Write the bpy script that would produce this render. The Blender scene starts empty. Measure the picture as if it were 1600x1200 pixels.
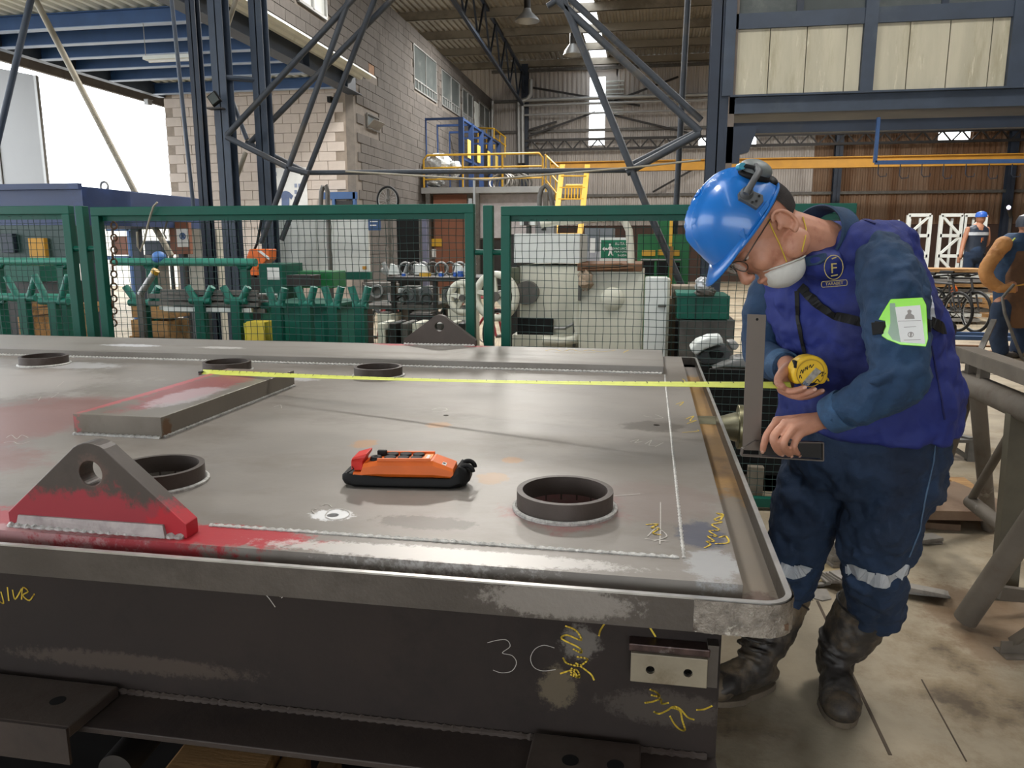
import bpy, math, random
from mathutils import Vector as V, Matrix
random.seed(7)
S = bpy.context.scene
COL = S.collection
PI = math.pi

# ------------------------------------------------------------------ camera
H = 1.42; TH = math.atan(218/1200); A = math.radians(10.1)
CF = V((-math.sin(A)*math.cos(TH), math.cos(A)*math.cos(TH), -math.sin(TH)))
CR = V((math.cos(A), math.sin(A), 0))
CU = V((-math.sin(A)*math.sin(TH), math.cos(A)*math.sin(TH), math.cos(TH)))
cam = bpy.data.cameras.new('camera'); cam.lens = 27; cam.sensor_width = 36; cam.clip_end = 200
co = bpy.data.objects.new('camera', cam); COL.objects.link(co)
co.location = (0, 0, H); co.rotation_euler = (PI/2-TH, 0, A)
S.camera = co
# measured survey of the place: image point -> point of a plane of the place
def ray(u, v): return CF + CR*((u-800)/1200) + CU*((600-v)/1200)
def Zp(u, v, z): d = ray(u, v); return V((0, 0, H)) + d*((z-H)/d.z)
def Yp(u, v, y): d = ray(u, v); return V((0, 0, H)) + d*(y/d.y)
def Xp(u, v, x): d = ray(u, v); return V((0, 0, H)) + d*(x/d.x)
def Cp(u, v, yc):
    k = math.cos(TH)+(600-v)/1200*math.sin(TH); return V((0, 0, H)) + ray(u, v)*(yc/k)
# directions as seen by someone standing at the camera: right, forward, up
RV = V((math.cos(A), math.sin(A), 0)); FV = V((-math.sin(A), math.cos(A), 0)); UP = V((0, 0, 1))

# ------------------------------------------------------------------ light
S.view_settings.view_transform = 'Standard'; S.view_settings.look = 'None'
S.view_settings.gamma = 1; S.view_settings.use_curve_mapping = False
S.view_settings.exposure = 0.08
W = bpy.data.worlds.new('overcast_sky'); S.world = W; W.use_nodes = True
nt = W.node_tree; bg = nt.nodes['Background']
bg.inputs[0].default_value = (0.90, 0.95, 1.0, 1); bg.inputs[1].default_value = 5.0
S.cycles.max_bounces = 7; S.cycles.diffuse_bounces = 4; S.cycles.glossy_bounces = 3
S.cycles.transmission_bounces = 4; S.cycles.transparent_max_bounces = 8
S.cycles.sample_clamp_indirect = 4.0; S.cycles.caustics_reflective = False; S.cycles.caustics_refractive = False
def lamp(name, loc, size, power, col=(1, .97, .92), rot=(0, 0, 0), sy=None):
    l = bpy.data.lights.new(name, 'AREA'); l.shape = 'RECTANGLE'; l.size = size; l.size_y = sy or size
    l.energy = power; l.color = col
    o = bpy.data.objects.new(name, l); COL.objects.link(o); o.location = loc; o.rotation_euler = rot
    return o
# high-bay lamps hanging under the hall roof
LAMPS = [(-3.2, 3.0), (2.6, 3.4), (-3.2, 12.0), (5.0, 14.0), (-3.5, 22.0), (7.0, 22.0)]
for i, (x, y) in enumerate(LAMPS):
    lamp('high_bay_light', (x, y, 7.3), 1.0, 210 if y < 10 else 700)

# ------------------------------------------------------------------ materials
def rgb(h):
    if isinstance(h, str):
        h = h.lstrip('#'); c = [int(h[i:i+2], 16)/255 for i in (0, 2, 4)]
        return tuple((x/12.92 if x <= .04045 else ((x+.055)/1.055)**2.4) for x in c)
    return tuple(h)
def mat(name, col, rough=.6, metal=0, var=.12, scale=6, col2=None, mix=.5, bump=0, bscale=60, blobs=(), spec=.5,
        stretch=None, emit=None, estr=1, coat=0, weave=0, col3=None, mix3=.62, scale3=2.0):
    m = bpy.data.materials.new(name); m.use_nodes = True; nt = m.node_tree; N = nt.nodes; L = nt.links
    b = N['Principled BSDF']; c = rgb(col)
    b.inputs['Roughness'].default_value = rough; b.inputs['Metallic'].default_value = metal
    b.inputs['Specular IOR Level'].default_value = spec; b.inputs['Coat Weight'].default_value = coat
    if emit is not None:
        b.inputs['Emission Color'].default_value = (*rgb(emit), 1); b.inputs['Emission Strength'].default_value = estr
    tc = N.new('ShaderNodeTexCoord'); src = tc.outputs['Object']
    if stretch:
        mp = N.new('ShaderNodeMapping'); mp.inputs['Scale'].default_value = stretch
        L.new(src, mp.inputs['Vector']); vec = mp.outputs[0]
    else: vec = src
    def noise(sc, det=4, ro=.6, v=None):
        n = N.new('ShaderNodeTexNoise'); n.inputs['Scale'].default_value = sc; n.inputs['Detail'].default_value = det
        n.inputs['Roughness'].default_value = ro; L.new(v or vec, n.inputs['Vector']); return n.outputs['Fac']
    def ramp(f, a, bb):
        r = N.new('ShaderNodeMapRange'); r.inputs['From Min'].default_value = a; r.inputs['From Max'].default_value = bb
        r.interpolation_type = 'SMOOTHSTEP'; L.new(f, r.inputs['Value']); return r.outputs[0]
    def mixc(f, c1, c2):
        x = N.new('ShaderNodeMix'); x.data_type = 'RGBA'
        L.new(f, x.inputs[0])
        for k, cc in ((6, c1), (7, c2)):
            if isinstance(cc, tuple): x.inputs[k].default_value = (*cc[:3], 1)
            else: L.new(cc, x.inputs[k])
        return x.outputs[2]
    n1 = noise(scale, 6)
    lo = tuple(x*(1-var) for x in c); hi = tuple(min(1, x*(1+var)) for x in c)
    cur = mixc(ramp(n1, .3, .7), lo, hi)
    if col2 is not None:
        cur = mixc(ramp(noise(scale*.45+.3, 8, .7), mix-.07, mix+.1), cur, rgb(col2))
    if col3 is not None:
        cur = mixc(ramp(noise(scale3, 9, .72), mix3-.04, mix3+.06), cur, rgb(col3))
    for (ctr, rad, bc, st) in blobs:          # paint, rust and grinding marks at their own place on the steel
        mp = N.new('ShaderNodeMapping'); mp.vector_type = 'POINT'
        mp.inputs['Location'].default_value = tuple(-ctr[i]/rad[i] for i in range(3))
        mp.inputs['Scale'].default_value = tuple(1/r for r in rad); L.new(src, mp.inputs['Vector'])
        g = N.new('ShaderNodeTexGradient'); g.gradient_type = 'SPHERICAL'; L.new(mp.outputs[0], g.inputs[0])
        ad = N.new('ShaderNodeMath'); ad.operation = 'MULTIPLY_ADD'; L.new(noise(min(60, 2.2/min(rad[0], max(rad[1], .03))), 7, .75, src), ad.inputs[0])
        ad.inputs[1].default_value = 1.3; ad.inputs[2].default_value = -.65
        a2 = N.new('ShaderNodeMath'); a2.operation = 'ADD'; L.new(g.outputs[1], a2.inputs[0]); L.new(ad.outputs[0], a2.inputs[1])
        r = ramp(a2.outputs[0], .16, .42)
        mu = N.new('ShaderNodeMath'); mu.operation = 'MULTIPLY'; L.new(r, mu.inputs[0]); mu.inputs[1].default_value = st
        gm = N.new('ShaderNodeMath'); gm.operation = 'GREATER_THAN'; L.new(g.outputs[1], gm.inputs[0]); gm.inputs[1].default_value = 0.001
        m3 = N.new('ShaderNodeMath'); m3.operation = 'MULTIPLY'; L.new(mu.outputs[0], m3.inputs[0]); L.new(gm.outputs[0], m3.inputs[1])
        cur = mixc(m3.outputs[0], cur, rgb(bc))
    L.new(cur, b.inputs['Base Color'])
    rr = N.new('ShaderNodeMapRange'); rr.inputs['To Min'].default_value = max(.05, rough-.08); rr.inputs['To Max'].default_value = min(1, rough+.1)
    L.new(n1, rr.inputs['Value']); L.new(rr.outputs[0], b.inputs['Roughness'])
    if bump or weave:
        bp = N.new('ShaderNodeBump'); bp.inputs['Strength'].default_value = bump or weave; bp.inputs['Distance'].default_value = .01
        L.new(noise(bscale, 5, .65), bp.inputs['Height']); L.new(bp.outputs[0], b.inputs['Normal'])
    return m

# ------------------------------------------------------------------ mesh building
class MB:
    def __init__(s): s.v = []; s.f = []
    def add(s, vs, fs):
        n = len(s.v); s.v += [V(p) for p in vs]; s.f += [tuple(i+n for i in f) for f in fs]; return s
    def box(s, a, b):
        x0, y0, z0 = [min(a[i], b[i]) for i in range(3)]; x1, y1, z1 = [max(a[i], b[i]) for i in range(3)]
        return s.add([(x0,y0,z0),(x1,y0,z0),(x1,y1,z0),(x0,y1,z0),(x0,y0,z1),(x1,y0,z1),(x1,y1,z1),(x0,y1,z1)],
                     [(0,3,2,1),(4,5,6,7),(0,1,5,4),(1,2,6,5),(2,3,7,6),(3,0,4,7)])
    def bar(s, p, q, w, h, up=(0, 0, 1)):
        """rectangular bar from p to q, w across, h along up"""
        p = V(p); q = V(q); d = (q-p).normalized(); up = V(up)
        if abs(d.dot(up)) > .99: up = V((0, 1, 0))
        sd = d.cross(up).normalized(); u = sd.cross(d).normalized()
        c = [(-1,-1),(1,-1),(1,1),(-1,1)]
        vs = [p+sd*(a*w/2)+u*(b*h/2) for a, b in c]+[q+sd*(a*w/2)+u*(b*h/2) for a, b in c]
        return s.add(vs, [(0,1,2,3),(7,6,5,4),(0,4,5,1),(1,5,6,2),(2,6,7,3),(3,7,4,0)])
    def tube(s, pts, r, n=8, caps=True, closed=False, flat=1.0, nrm=None):
        pts = [V(p) for p in pts]; m = len(pts)
        rs = r if isinstance(r, (list, tuple)) else [r]*m
        prev = None; rings = []
        for i, p in enumerate(pts):
            if closed: d = pts[(i+1) % m]-pts[i-1]
            else: d = pts[min(i+1, m-1)]-pts[max(i-1, 0)]
            d = d.normalized() if d.length > 1e-9 else V((0, 0, 1))
            if prev is None:
                a = V(nrm) if nrm else (V((0, 0, 1)) if abs(d.z) < .9 else V((1, 0, 0)))
            else: a = prev
            a = (a-d*a.dot(d))
            if a.length < 1e-6: a = V((1, 0, 0)) if abs(d.x) < .9 else V((0, 1, 0)); a = a-d*a.dot(d)
            a.normalize(); prev = a; b = d.cross(a)
            rings.append([p+(a*math.cos(2*PI*k/n)*flat+b*math.sin(2*PI*k/n))*rs[i] for k in range(n)])
        vs = [q for rg in rings for q in rg]; fs = []
        for i in range(m if closed else m-1):
            j = (i+1) % m
            for k in range(n):
                fs.append((i*n+k, i*n+(k+1) % n, j*n+(k+1) % n, j*n+k))
        if caps and not closed: fs += [tuple(range(n))[::-1], tuple((m-1)*n+k for k in range(n))]
        return s.add(vs, fs)
    def cyl(s, p, q, r, n=16, r2=None): return s.tube([p, q], [r, r if r2 is None else r2], n)
    def ring(s, c, axis, ro, ri, t, n=32):
        """flat washer / pipe stub: outer and inner radius, length t along axis from c"""
        c = V(c); ax = V(axis).normalized(); a = V((0, 0, 1)) if abs(ax.z) < .9 else V((1, 0, 0)); a = (a-ax*a.dot(ax)).normalized(); b = ax.cross(a)
        vs = []
        for rr, tt in ((ro, 0), (ro, t), (ri, t), (ri, 0)):
            vs += [c+ax*tt+(a*math.cos(2*PI*k/n)+b*math.sin(2*PI*k/n))*rr for k in range(n)]
        fs = []
        for j in range(4):
            for k in range(n): fs.append((j*n+k, j*n+(k+1) % n, ((j+1) % 4)*n+(k+1) % n, ((j+1) % 4)*n+k))
        return s.add(vs, fs)
    def prism(s, poly, d):
        """extrude 3D polygon by vector d"""
        poly = [V(p) for p in poly]; d = V(d); n = len(poly)
        return s.add(poly+[p+d for p in poly], [tuple(range(n))[::-1], tuple(range(n, 2*n))]+[(k, (k+1) % n, n+(k+1) % n, n+k) for k in range(n)])
    def torus(s, c, axis, R, r, n=32, m=8, a0=0, a1=2*PI):
        c = V(c); ax = V(axis).normalized(); a = V((0, 0, 1)) if abs(ax.z) < .9 else V((1, 0, 0)); a = (a-ax*a.dot(ax)).normalized(); b = ax.cross(a)
        full = abs(a1-a0-2*PI) < 1e-6
        cnt = n if full else n+1
        pts = [c+(a*math.cos(a0+(a1-a0)*k/n)+b*math.sin(a0+(a1-a0)*k/n))*R for k in range(cnt)]
        return s.tube(pts, r, m, closed=full, nrm=tuple(ax))
    def sph(s, c, r, n=12, m=8, axes=None):
        c = V(c); rx, ry, rz = (r, r, r) if not isinstance(r, (tuple, list)) else r
        ax = axes or (V((1, 0, 0)), V((0, 1, 0)), V((0, 0, 1)))
        vs = [c+ax[2]*rz]; fs = []
        for i in range(1, m):
            t = PI*i/m
            for k in range(n):
                p = 2*PI*k/n; vs.append(c+ax[0]*(rx*math.sin(t)*math.cos(p))+ax[1]*(ry*math.sin(t)*math.sin(p))+ax[2]*(rz*math.cos(t)))
        vs.append(c-ax[2]*rz)
        for k in range(n): fs.append((0, 1+k, 1+(k+1) % n))
        for i in range(m-2):
            for k in range(n):
                a = 1+i*n+k; b = 1+i*n+(k+1) % n; fs.append((a, a+n, b+n, b))
        l = len(vs)-1; o = 1+(m-2)*n
        for k in range(n): fs.append((l, o+(k+1) % n, o+k))
        return s.add(vs, fs)
    def loft(s, rings, caps=True):
        n = len(rings[0]); m = len(rings); fs = []
        for i in range(m-1):
            for k in range(n): fs.append((i*n+k, i*n+(k+1) % n, (i+1)*n+(k+1) % n, (i+1)*n+k))
        if caps: fs += [tuple(range(n))[::-1], tuple((m-1)*n+k for k in range(n))]
        return s.add([q for r in rings for q in r], fs)
    def mesh(s, name, m, off=None, smooth=False):
        me = bpy.data.meshes.new(name)
        vs = s.v if off is None else [p-off for p in s.v]
        me.from_pydata([tuple(p) for p in vs], [], s.f)
        if m is not None: me.materials.append(m)
        me.validate(); me.update()
        import bmesh
        bm = bmesh.new(); bm.from_mesh(me); bmesh.ops.recalc_face_normals(bm, faces=bm.faces); bm.to_mesh(me); bm.free()
        if smooth:
            me.polygons.foreach_set('use_smooth', [True]*len(me.polygons))
            try: me.set_sharp_from_angle(angle=math.radians(40))
            except Exception: pass
        return me
    def base(s):
        xs = [p.x for p in s.v]; ys = [p.y for p in s.v]; zs = [p.z for p in s.v]
        return V(((min(xs)+max(xs))/2, (min(ys)+max(ys))/2, min(zs)))
    def build(s, name, m, parent=None, smooth=False, bevel=0, seg=2, shift=True):
        off = None
        if parent is None and shift: off = s.base()
        me = s.mesh(name, m, off, smooth)
        o = bpy.data.objects.new(name, me); COL.objects.link(o)
        if off is not None: o.location = off
        if parent is not None: adopt(o, parent)
        if bevel:
            bv = o.modifiers.new('bevel', 'BEVEL'); bv.width = bevel; bv.segments = seg; bv.limit_method = 'ANGLE'; bv.angle_limit = math.radians(35)
        return o
def wloc(o):
    l = V(o.location)
    if o.parent: l = l + (o.matrix_parent_inverse.translation) + wloc(o.parent)
    return l
def adopt(o, parent):
    o.parent = parent; o.matrix_parent_inverse = Matrix.Translation(-wloc(parent))
def tag(o, label, cat, group=None, kind=None):
    if label: o['label'] = label
    if cat: o['category'] = cat
    if group: o['group'] = group
    if kind: o['kind'] = kind
    return o
def thing(name, label, cat, loc=(0, 0, 0), group=None):
    o = bpy.data.objects.new(name, None); COL.objects.link(o); o.location = loc; o.empty_display_size = .1
    return tag(o, label, cat, group)
def struct(mb, name, m, parent=None, **k):
    o = mb.build(name, m, parent, shift=False, **k)
    if parent is None: o['kind'] = 'structure'
    return o
def sroot(name):
    o = bpy.data.objects.new(name, None); COL.objects.link(o); o['kind'] = 'structure'; return o
def copy_tree(o, parent=None, **props):
    c = o.copy(); COL.objects.link(c)
    if parent is not None: c.parent = parent
    for k, v in props.items(): c[k] = v
    for ch in list(o.children): copy_tree(ch, c)
    return c
NTH = 'first second third fourth fifth sixth seventh eighth ninth tenth eleventh twelfth thirteenth fourteenth fifteenth sixteenth seventeenth eighteenth nineteenth twentieth twenty-first twenty-second twenty-third twenty-fourth twenty-fifth twenty-sixth'.split()
def box(name, m, a, b, parent=None, **k): return MB().box(a, b).build(name, m, parent, **k)
def ribbon(polys, n, w, t=.0006):
    """hand-drawn strokes lying on a surface with normal n"""
    mb = MB(); n = V(n).normalized()
    for pl in polys:
        pl = [V(p)+n*t for p in pl]
        if len(pl) > 2:      # the hand moves in curves
            q = []
            for i in range(len(pl)-1):
                p0, p1, p2, p3 = pl[max(i-1, 0)], pl[i], pl[i+1], pl[min(i+2, len(pl)-1)]
                for k in range(4):
                    s_ = k/4; q.append(.5*((2*p1)+(p2-p0)*s_+(2*p0-5*p1+4*p2-p3)*s_*s_+(-p0+3*p1-3*p2+p3)*s_**3))
            pl = q+[pl[-1]]
        for i in range(len(pl)-1):
            d = pl[i+1]-pl[i]
            if d.length < 1e-5: continue
            e = d.normalized()*w*.35
            sd = d.cross(n).normalized()*(w/2)
            p, q = pl[i]-e, pl[i+1]+e
            mb.add([p-sd, p+sd, q+sd, q-sd], [(0, 1, 2, 3)])
    return mb
def text_mesh(name, body, size, origin, right, up, m, parent, ext=.0008, align='CENTER'):
    cu = bpy.data.curves.new('t', 'FONT'); cu.body = body; cu.size = size; cu.extrude = ext; cu.align_x = align; cu.align_y = 'CENTER'
    cu.resolution_u = 3
    ob = bpy.data.objects.new('t', cu); COL.objects.link(ob)
    dg = bpy.context.evaluated_depsgraph_get(); me = bpy.data.meshes.new_from_object(ob.evaluated_get(dg))
    bpy.data.objects.remove(ob)
    r = V(right).normalized(); u = V(up).normalized(); n = r.cross(u)
    mx = Matrix(((r.x, u.x, n.x, origin[0]), (r.y, u.y, n.y, origin[1]), (r.z, u.z, n.z, origin[2]), (0, 0, 0, 1)))
    me.transform(mx); me.materials.clear(); me.materials.append(m); me.name = name
    o = bpy.data.objects.new(name, me); COL.objects.link(o)
    if parent is not None: adopt(o, parent)
    return o
def evaluated(o):
    """bake an object's modifiers into its mesh"""
    dg = bpy.context.evaluated_depsgraph_get(); me = bpy.data.meshes.new_from_object(o.evaluated_get(dg))
    ms = list(o.data.materials); o.modifiers.clear(); o.data = me
    return o
def blob_build(mb, name, m, parent, voxel=.008, smooth=6, disp=0, dscale=.1, sub=0, dtex='CLOUDS', dec=0):
    """fuse overlapping closed volumes into one continuous skin"""
    o = mb.build(name, m, None, shift=False)
    r = o.modifiers.new('r', 'REMESH'); r.mode = 'VOXEL'; r.voxel_size = voxel
    if smooth:
        s = o.modifiers.new('s', 'SMOOTH'); s.factor = .5; s.iterations = smooth
    if disp:
        tx = bpy.data.textures.new(name, dtex); tx.noise_scale = dscale
        if dtex == 'CLOUDS': tx.noise_depth = 2
        d = o.modifiers.new('d', 'DISPLACE'); d.texture = tx; d.strength = disp; d.mid_level = .5
    if dec:
        q = o.modifiers.new('q', 'DECIMATE'); q.ratio = dec
    evaluated(o)
    o.data.polygons.foreach_set('use_smooth', [True]*len(o.data.polygons))
    o.data.name = name
    if parent is not None: adopt(o, parent)
    return o
# ------------------------------------------------------------------ shared materials
M = {}
M['concrete'] = mat('concrete_floor', '#948873', .75, 0, .20, 2.2, '#7a6a52', .54, .25, 40, col3='#5c4f3f', mix3=.60, scale3=1.3, blobs=[((1.35, 3.0, 0), (.35, .5, .3), '#6b4f36', .6), ((.75, 1.6, 0), (.5, .6, .3), '#6e5d48', .5)])
M['block'] = mat('grey_concrete_block', '#57524e', .92, 0, .18, 1.1, '#4a4541', .55, .35, 30)
M['block_pale'] = mat('pale_concrete_block', '#c2b6ac', .92, 0, .10, 1.5, '#b0a398', .58, .3, 30)
M['mortar'] = mat('grey_mortar', '#6c655e', .95)
M['mortar_pale'] = mat('pale_mortar', '#93877b', .95)
M['cladding'] = mat('grey_metal_cladding', '#b3aca6', .7, .0, .14, .5, '#978e88', .6, stretch=(3, 3, .3))
M['cladding_brown'] = mat('rust_brown_cladding', '#7c6450', .8, .0, .16, .5, '#6a4c34', .5, stretch=(3, 3, .3))
M['roof'] = mat('weathered_roof_sheet', '#857e72', .8, .0, .14, .8, '#6b6458', .55)
M['navy'] = mat('navy_painted_steel', '#353f4d', .5, .1, .16, 3, '#434c55', .62)
M['navy_dark'] = mat('dark_navy_steel', '#232c3a', .5, .15, .16, 3, '#2f333a', .62)
M['blue_beam'] = mat('blue_painted_beam', '#31507c', .45, .1, .12, 2)
M['tube_grey'] = mat('dusty_navy_tube', '#343940', .6, .1, .18, 3, '#4c4842', .58)
M['tube_beige'] = mat('dusty_beige_tube', '#8f8878', .6, .1, .12, 3)
M['galv'] = mat('galvanised_steel', '#9a9a98', .45, .5, .1, 3)
M['white_paint'] = mat('white_painted_metal', '#cfd3cf', .5, 0, .06, 3, '#b4b7b0', .66)
M['cream'] = mat('cream_machine_enamel', '#c9c8b8', .45, 0, .06, 3, '#a9a694', .68)
M['cream_panel'] = mat('cream_wall_panel', '#b4ad97', .5, .05, .10, 1.6, '#a0987f', .55, stretch=(4, 4, .6), col3='#c9c2ab', mix3=.6, scale3=3)
M['green'] = mat('green_painted_steel', '#014f40', .45, 0, .10, 4, '#054a3b', .66, spec=.3)
M['green_box'] = mat('green_enamel_sheet', '#076555', .5, 0, .1, 3)
M['green_wire'] = mat('green_coated_wire', '#12332f', .5, 0, .1, 20)
M['green_mach'] = mat('green_machine_paint', '#1b6a3a', .5, 0, .12, 4)
M['yellow'] = mat('yellow_safety_paint', '#c69a2c', .5, 0, .10, 4)
M['yellow_crane'] = mat('ochre_crane_girder', '#b8862c', .6, 0, .10, 2)
M['black'] = mat('black_rubber', '#101010', .6, 0, .2, 6, spec=.25)
M['dark'] = mat('dark_oily_steel', '#2b2826', .5, .3, .3, 6)
M['rubber_grey'] = mat('grey_moulded_plastic', '#4b4d4e', .55, 0, .15, 9)
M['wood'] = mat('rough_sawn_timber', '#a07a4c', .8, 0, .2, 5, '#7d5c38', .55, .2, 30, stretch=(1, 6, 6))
M['brown_door'] = mat('brown_door_panel', '#7d4f3a', .6, 0, .08, 2)
M['orange'] = mat('orange_plastic', '#d9651c', .45, 0, .08, 10)
M['red'] = mat('red_plastic', '#c32a20', .45, 0, .08, 10)
M['blue_plastic'] = mat('blue_plastic', '#2457b0', .45, 0, .1, 6)
M['paper'] = mat('white_paper', '#d9d9d6', .8, 0, .04, 6)
M['glass_dull'] = mat('dusty_window_glass', '#4c5150', .3, 0, .15, 1.5, '#6c706d', .58, spec=.3)
M['galv_dark'] = mat('grey_steel_bar', '#5d5a55', .5, .4, .25, 8)
M['rust'] = mat('rusty_steel_plate', '#6e4f38', .8, .2, .25, 3, '#8a6545', .55)
M['tarp'] = mat('silver_plastic_wrap', '#b9bcbd', .25, .2, .25, 10)
M['mill'] = mat('mill_scale_steel', '#4c433d', .5, .35, .14, 5, '#40352f', .56, .1, 70)
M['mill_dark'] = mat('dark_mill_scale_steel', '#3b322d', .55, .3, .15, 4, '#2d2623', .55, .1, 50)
M['weld'] = mat('bright_weld_bead', '#b9b7b2', .4, .5, .25, 90, '#827f7a', .6, .5, 200)
M['chalk_y'] = mat('yellow_paint_marker', '#d2b23a', .8, 0, .1, 90)
M['chalk_w'] = mat('white_chalk', '#b7b2aa', .9, 0, .1, 90)

M['lit_flange'] = mat('lit_underside_flange', '#8fa0ba', .5, 0, .1, 3)  # brightness of the lit beam undersides put into the flange colour
# ------------------------------------------------------------------ the setting
fl = MB().box((-24, -9.6, -.12), (22, 31.2, 0)); struct(fl, 'floor', M['concrete'])
# poured floor bays are marked by their saw-cut joints
jm = MB()
for (p, q, w) in [((Zp(1277, 939, 0).x, Zp(1277, 939, 0).y), (Zp(1391, 1180, 0).x, Zp(1391, 1180, 0).y), .010), ((Zp(1277, 939, 0).x-.02, Zp(1277, 939, 0).y), (.42, 4.6), .010), ((Zp(1440, 1062, 0).x, Zp(1440, 1062, 0).y), (Zp(1510, 1190, 0).x, Zp(1510, 1190, 0).y), .004),  ((-1, 5.6), (12, 5.6), .012), ((3.9, -2), (3.9, 16), .012), ((-1, 9.2), (14, 9.2), .02)]:
    jm.bar((p[0], p[1], .0008), (q[0], q[1], .0008), w, .0016)
tagj = struct(jm, 'trim_1', mat('dark_joint_filler', '#4a3f33', .95))

def corrugated(p0, along, up, width, height, pitch, depth, normal, m):
    """one rolled sheet: p0 corner, ribs run along 'up'"""
    p0 = V(p0); along = V(along); up = V(up); nn = V(normal); mb = MB(); n = max(1, round(width/pitch)); pt = width/n
    prof = []
    for k in range(n):
        x = k*pt; prof += [(x, 0), (x+pt*.35, 0), (x+pt*.5, depth), (x+pt*.85, depth)]
    prof.append((width, 0))
    vs = [p0+along*x+nn*d for x, d in prof]; k = len(vs)
    mb.add(vs+[q+up*height for q in vs], [(i, i+1, k+i+1, k+i) for i in range(k-1)])
    return mb
# translucent light panels (real daylight comes through them)
def lightpanel_mat():
    m = bpy.data.materials.new('translucent_roof_light'); m.use_nodes = True; N = m.node_tree.nodes; L = m.node_tree.links
    N.remove(N['Principled BSDF']); t = N.new('ShaderNodeBsdfTranslucent'); t.inputs[0].default_value = (.95, .95, .92, 1)
    tr = N.new('ShaderNodeBsdfTransparent'); mx = N.new('ShaderNodeMixShader'); mx.inputs[0].default_value = .8
    L.new(t.outputs[0], mx.inputs[1]); L.new(tr.outputs[0], mx.inputs[2]); L.new(mx.outputs[0], N['Material Output'].inputs[0]); return m
LP = lightpanel_mat()
# far end wall: separate upright sheets, pale to the left, rust brown to the right
wf = sroot('wall_back')
x = -13.05; i = 0
while x < 15:
    if True:
        zt = 8.34
        m_ = M['cladding'] if x < 5.0 else M['cladding_brown']
        lo = 2.15
        if 1.9 < x+.5 < 4.2 or 10.0 < x+.5 < 11.6:      # band of light panels high on the wall
            corrugated((x, 31, lo), (1, 0, 0), (0, 0, 1), 1.05, 5.1-lo, .175, .035, (0, -1, 0), m_).build('cladding_sheet', m_, wf, shift=False)
            corrugated((x, 31, 5.42), (1, 0, 0), (0, 0, 1), 1.05, zt-5.42, .175, .035, (0, -1, 0), m_).build('cladding_sheet', m_, wf, shift=False)
            corrugated((x, 31, 5.1), (1, 0, 0), (0, 0, 1), 1.05, .32, .175, .035, (0, -1, 0), LP).build('light_panel', LP, wf, shift=False)
        elif -3.2 < x < -2.0:      # the strip with the tall translucent panel: cladding above and below it
            corrugated((x, 31, lo), (1, 0, 0), (0, 0, 1), 1.05, 5.2-lo, .175, .035, (0, -1, 0), m_).build('cladding_sheet', m_, wf, shift=False)
        else:
            o = corrugated((x, 31, lo), (1, 0, 0), (0, 0, 1), 1.05, zt-lo, .175, .035, (0, -1, 0), m_).build('cladding_sheet', m_, wf, shift=False)
    x += 1.05; i += 1
MB().box((-6.3, 31.0, 0), (15, 31.1, 2.16)).build('low_wall', mat('dark_brown_low_wall', '#3d2a20', .8, 0, .2, 1), wf, shift=False)
g = MB()
for z in (3.3, 4.3, 5.75, 6.9, 8.0): g.bar((-6.3, 30.9, z), (15, 30.9, z), .08, .1)
g.build('girt', M['galv_dark'], wf, shift=False)
wn = sroot('window_1')
x = -1.05
corrugated((-2.52, 30.98, 5.2), (1, 0, 0), (0, 0, 1), .64, 2.5, .16, .03, (0, -1, 0), LP).build('pane', LP, wn, shift=False)
for (xa, xb) in ((-2.56, -2.5), (-1.9, -1.45)):
    MB().box((xa, 30.99, 5.2), (xb, 31.0, 7.72)).build('cladding_sheet', M['cladding'], wf, shift=False)
lv = MB()
for k in range(9): lv.bar((-1.88, 30.86, 6.3+k*.15), (-1.2, 30.86, 6.3+k*.15), .12, .03)
lv.build('louvre_slat', M['white_paint'], wf, shift=False)
cr = MB().box((-2.56, 31, 7.71), (-1.4, 31.08, 8.6)); cr.build('cladding_sheet', M['cladding'], wf, shift=False)

# roof over the hall
ZR = 8.35
rf = sroot('ceiling')
x = -12.45
while x < 15:
    sk = -2.6 < x < -2.2 or 4 < x < 5 or 9 < x < 10  # right-hand strips are added out of view to let in more daylight
    if sk:
        y = -10
        while y < 31:
            if True: corrugated((x, y, ZR), (1, 0, 0), (0, 1, 0), .6, 1.9, .2, .04, (0, 0, 1), LP).build('roof_light', LP, rf, shift=False)
            y += 2.0
        corrugated((x+.6, -10, ZR), (1, 0, 0), (0, 1, 0), .4, 41.2, .2, .04, (0, 0, 1), M['roof']).build('roof_sheet', M['roof'], rf, shift=False)
    else:
        corrugated((x, -10, ZR), (1, 0, 0), (0, 1, 0), 1.0, 41.2, .2, .04, (0, 0, 1), M['roof']).build('roof_sheet', M['roof'], rf, shift=False)
    x += 1.0
y = 6
while y < 31:
    p = MB(); p.box((-12, y, ZR-.25), (15, y+.02, ZR)); p.box((-12, y, ZR-.25), (15, y+.09, ZR-.235))
    p.build('purlin', M['roof'], rf, shift=False); y += 2.25
# right hand wall, out of frame, and the wall behind the camera with an opening added for fill light
struct(corrugated((15, -9.5, 0), (0, 1, 0), (0, 0, 1), 40.5, 8.4, .25, .04, (-1, 0, 0), M['cladding_brown']), 'wall_right', M['cladding_brown'])

wfr = sroot('wall_front')      # unseen behind the viewer; cuts back light, opening left for fill
for (xa, wd, za, hh) in ((-13, 7.5, 0, 8.4), (-5.5, 10, 3.6, 4.8), (4.5, 10.5, 0, 8.4)): corrugated((xa, -9.5, za), (1, 0, 0), (0, 0, 1), wd, hh, .25, .04, (0, 1, 0), M['cladding']).build('cladding_sheet', M['cladding'], wfr, shift=False)
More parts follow.
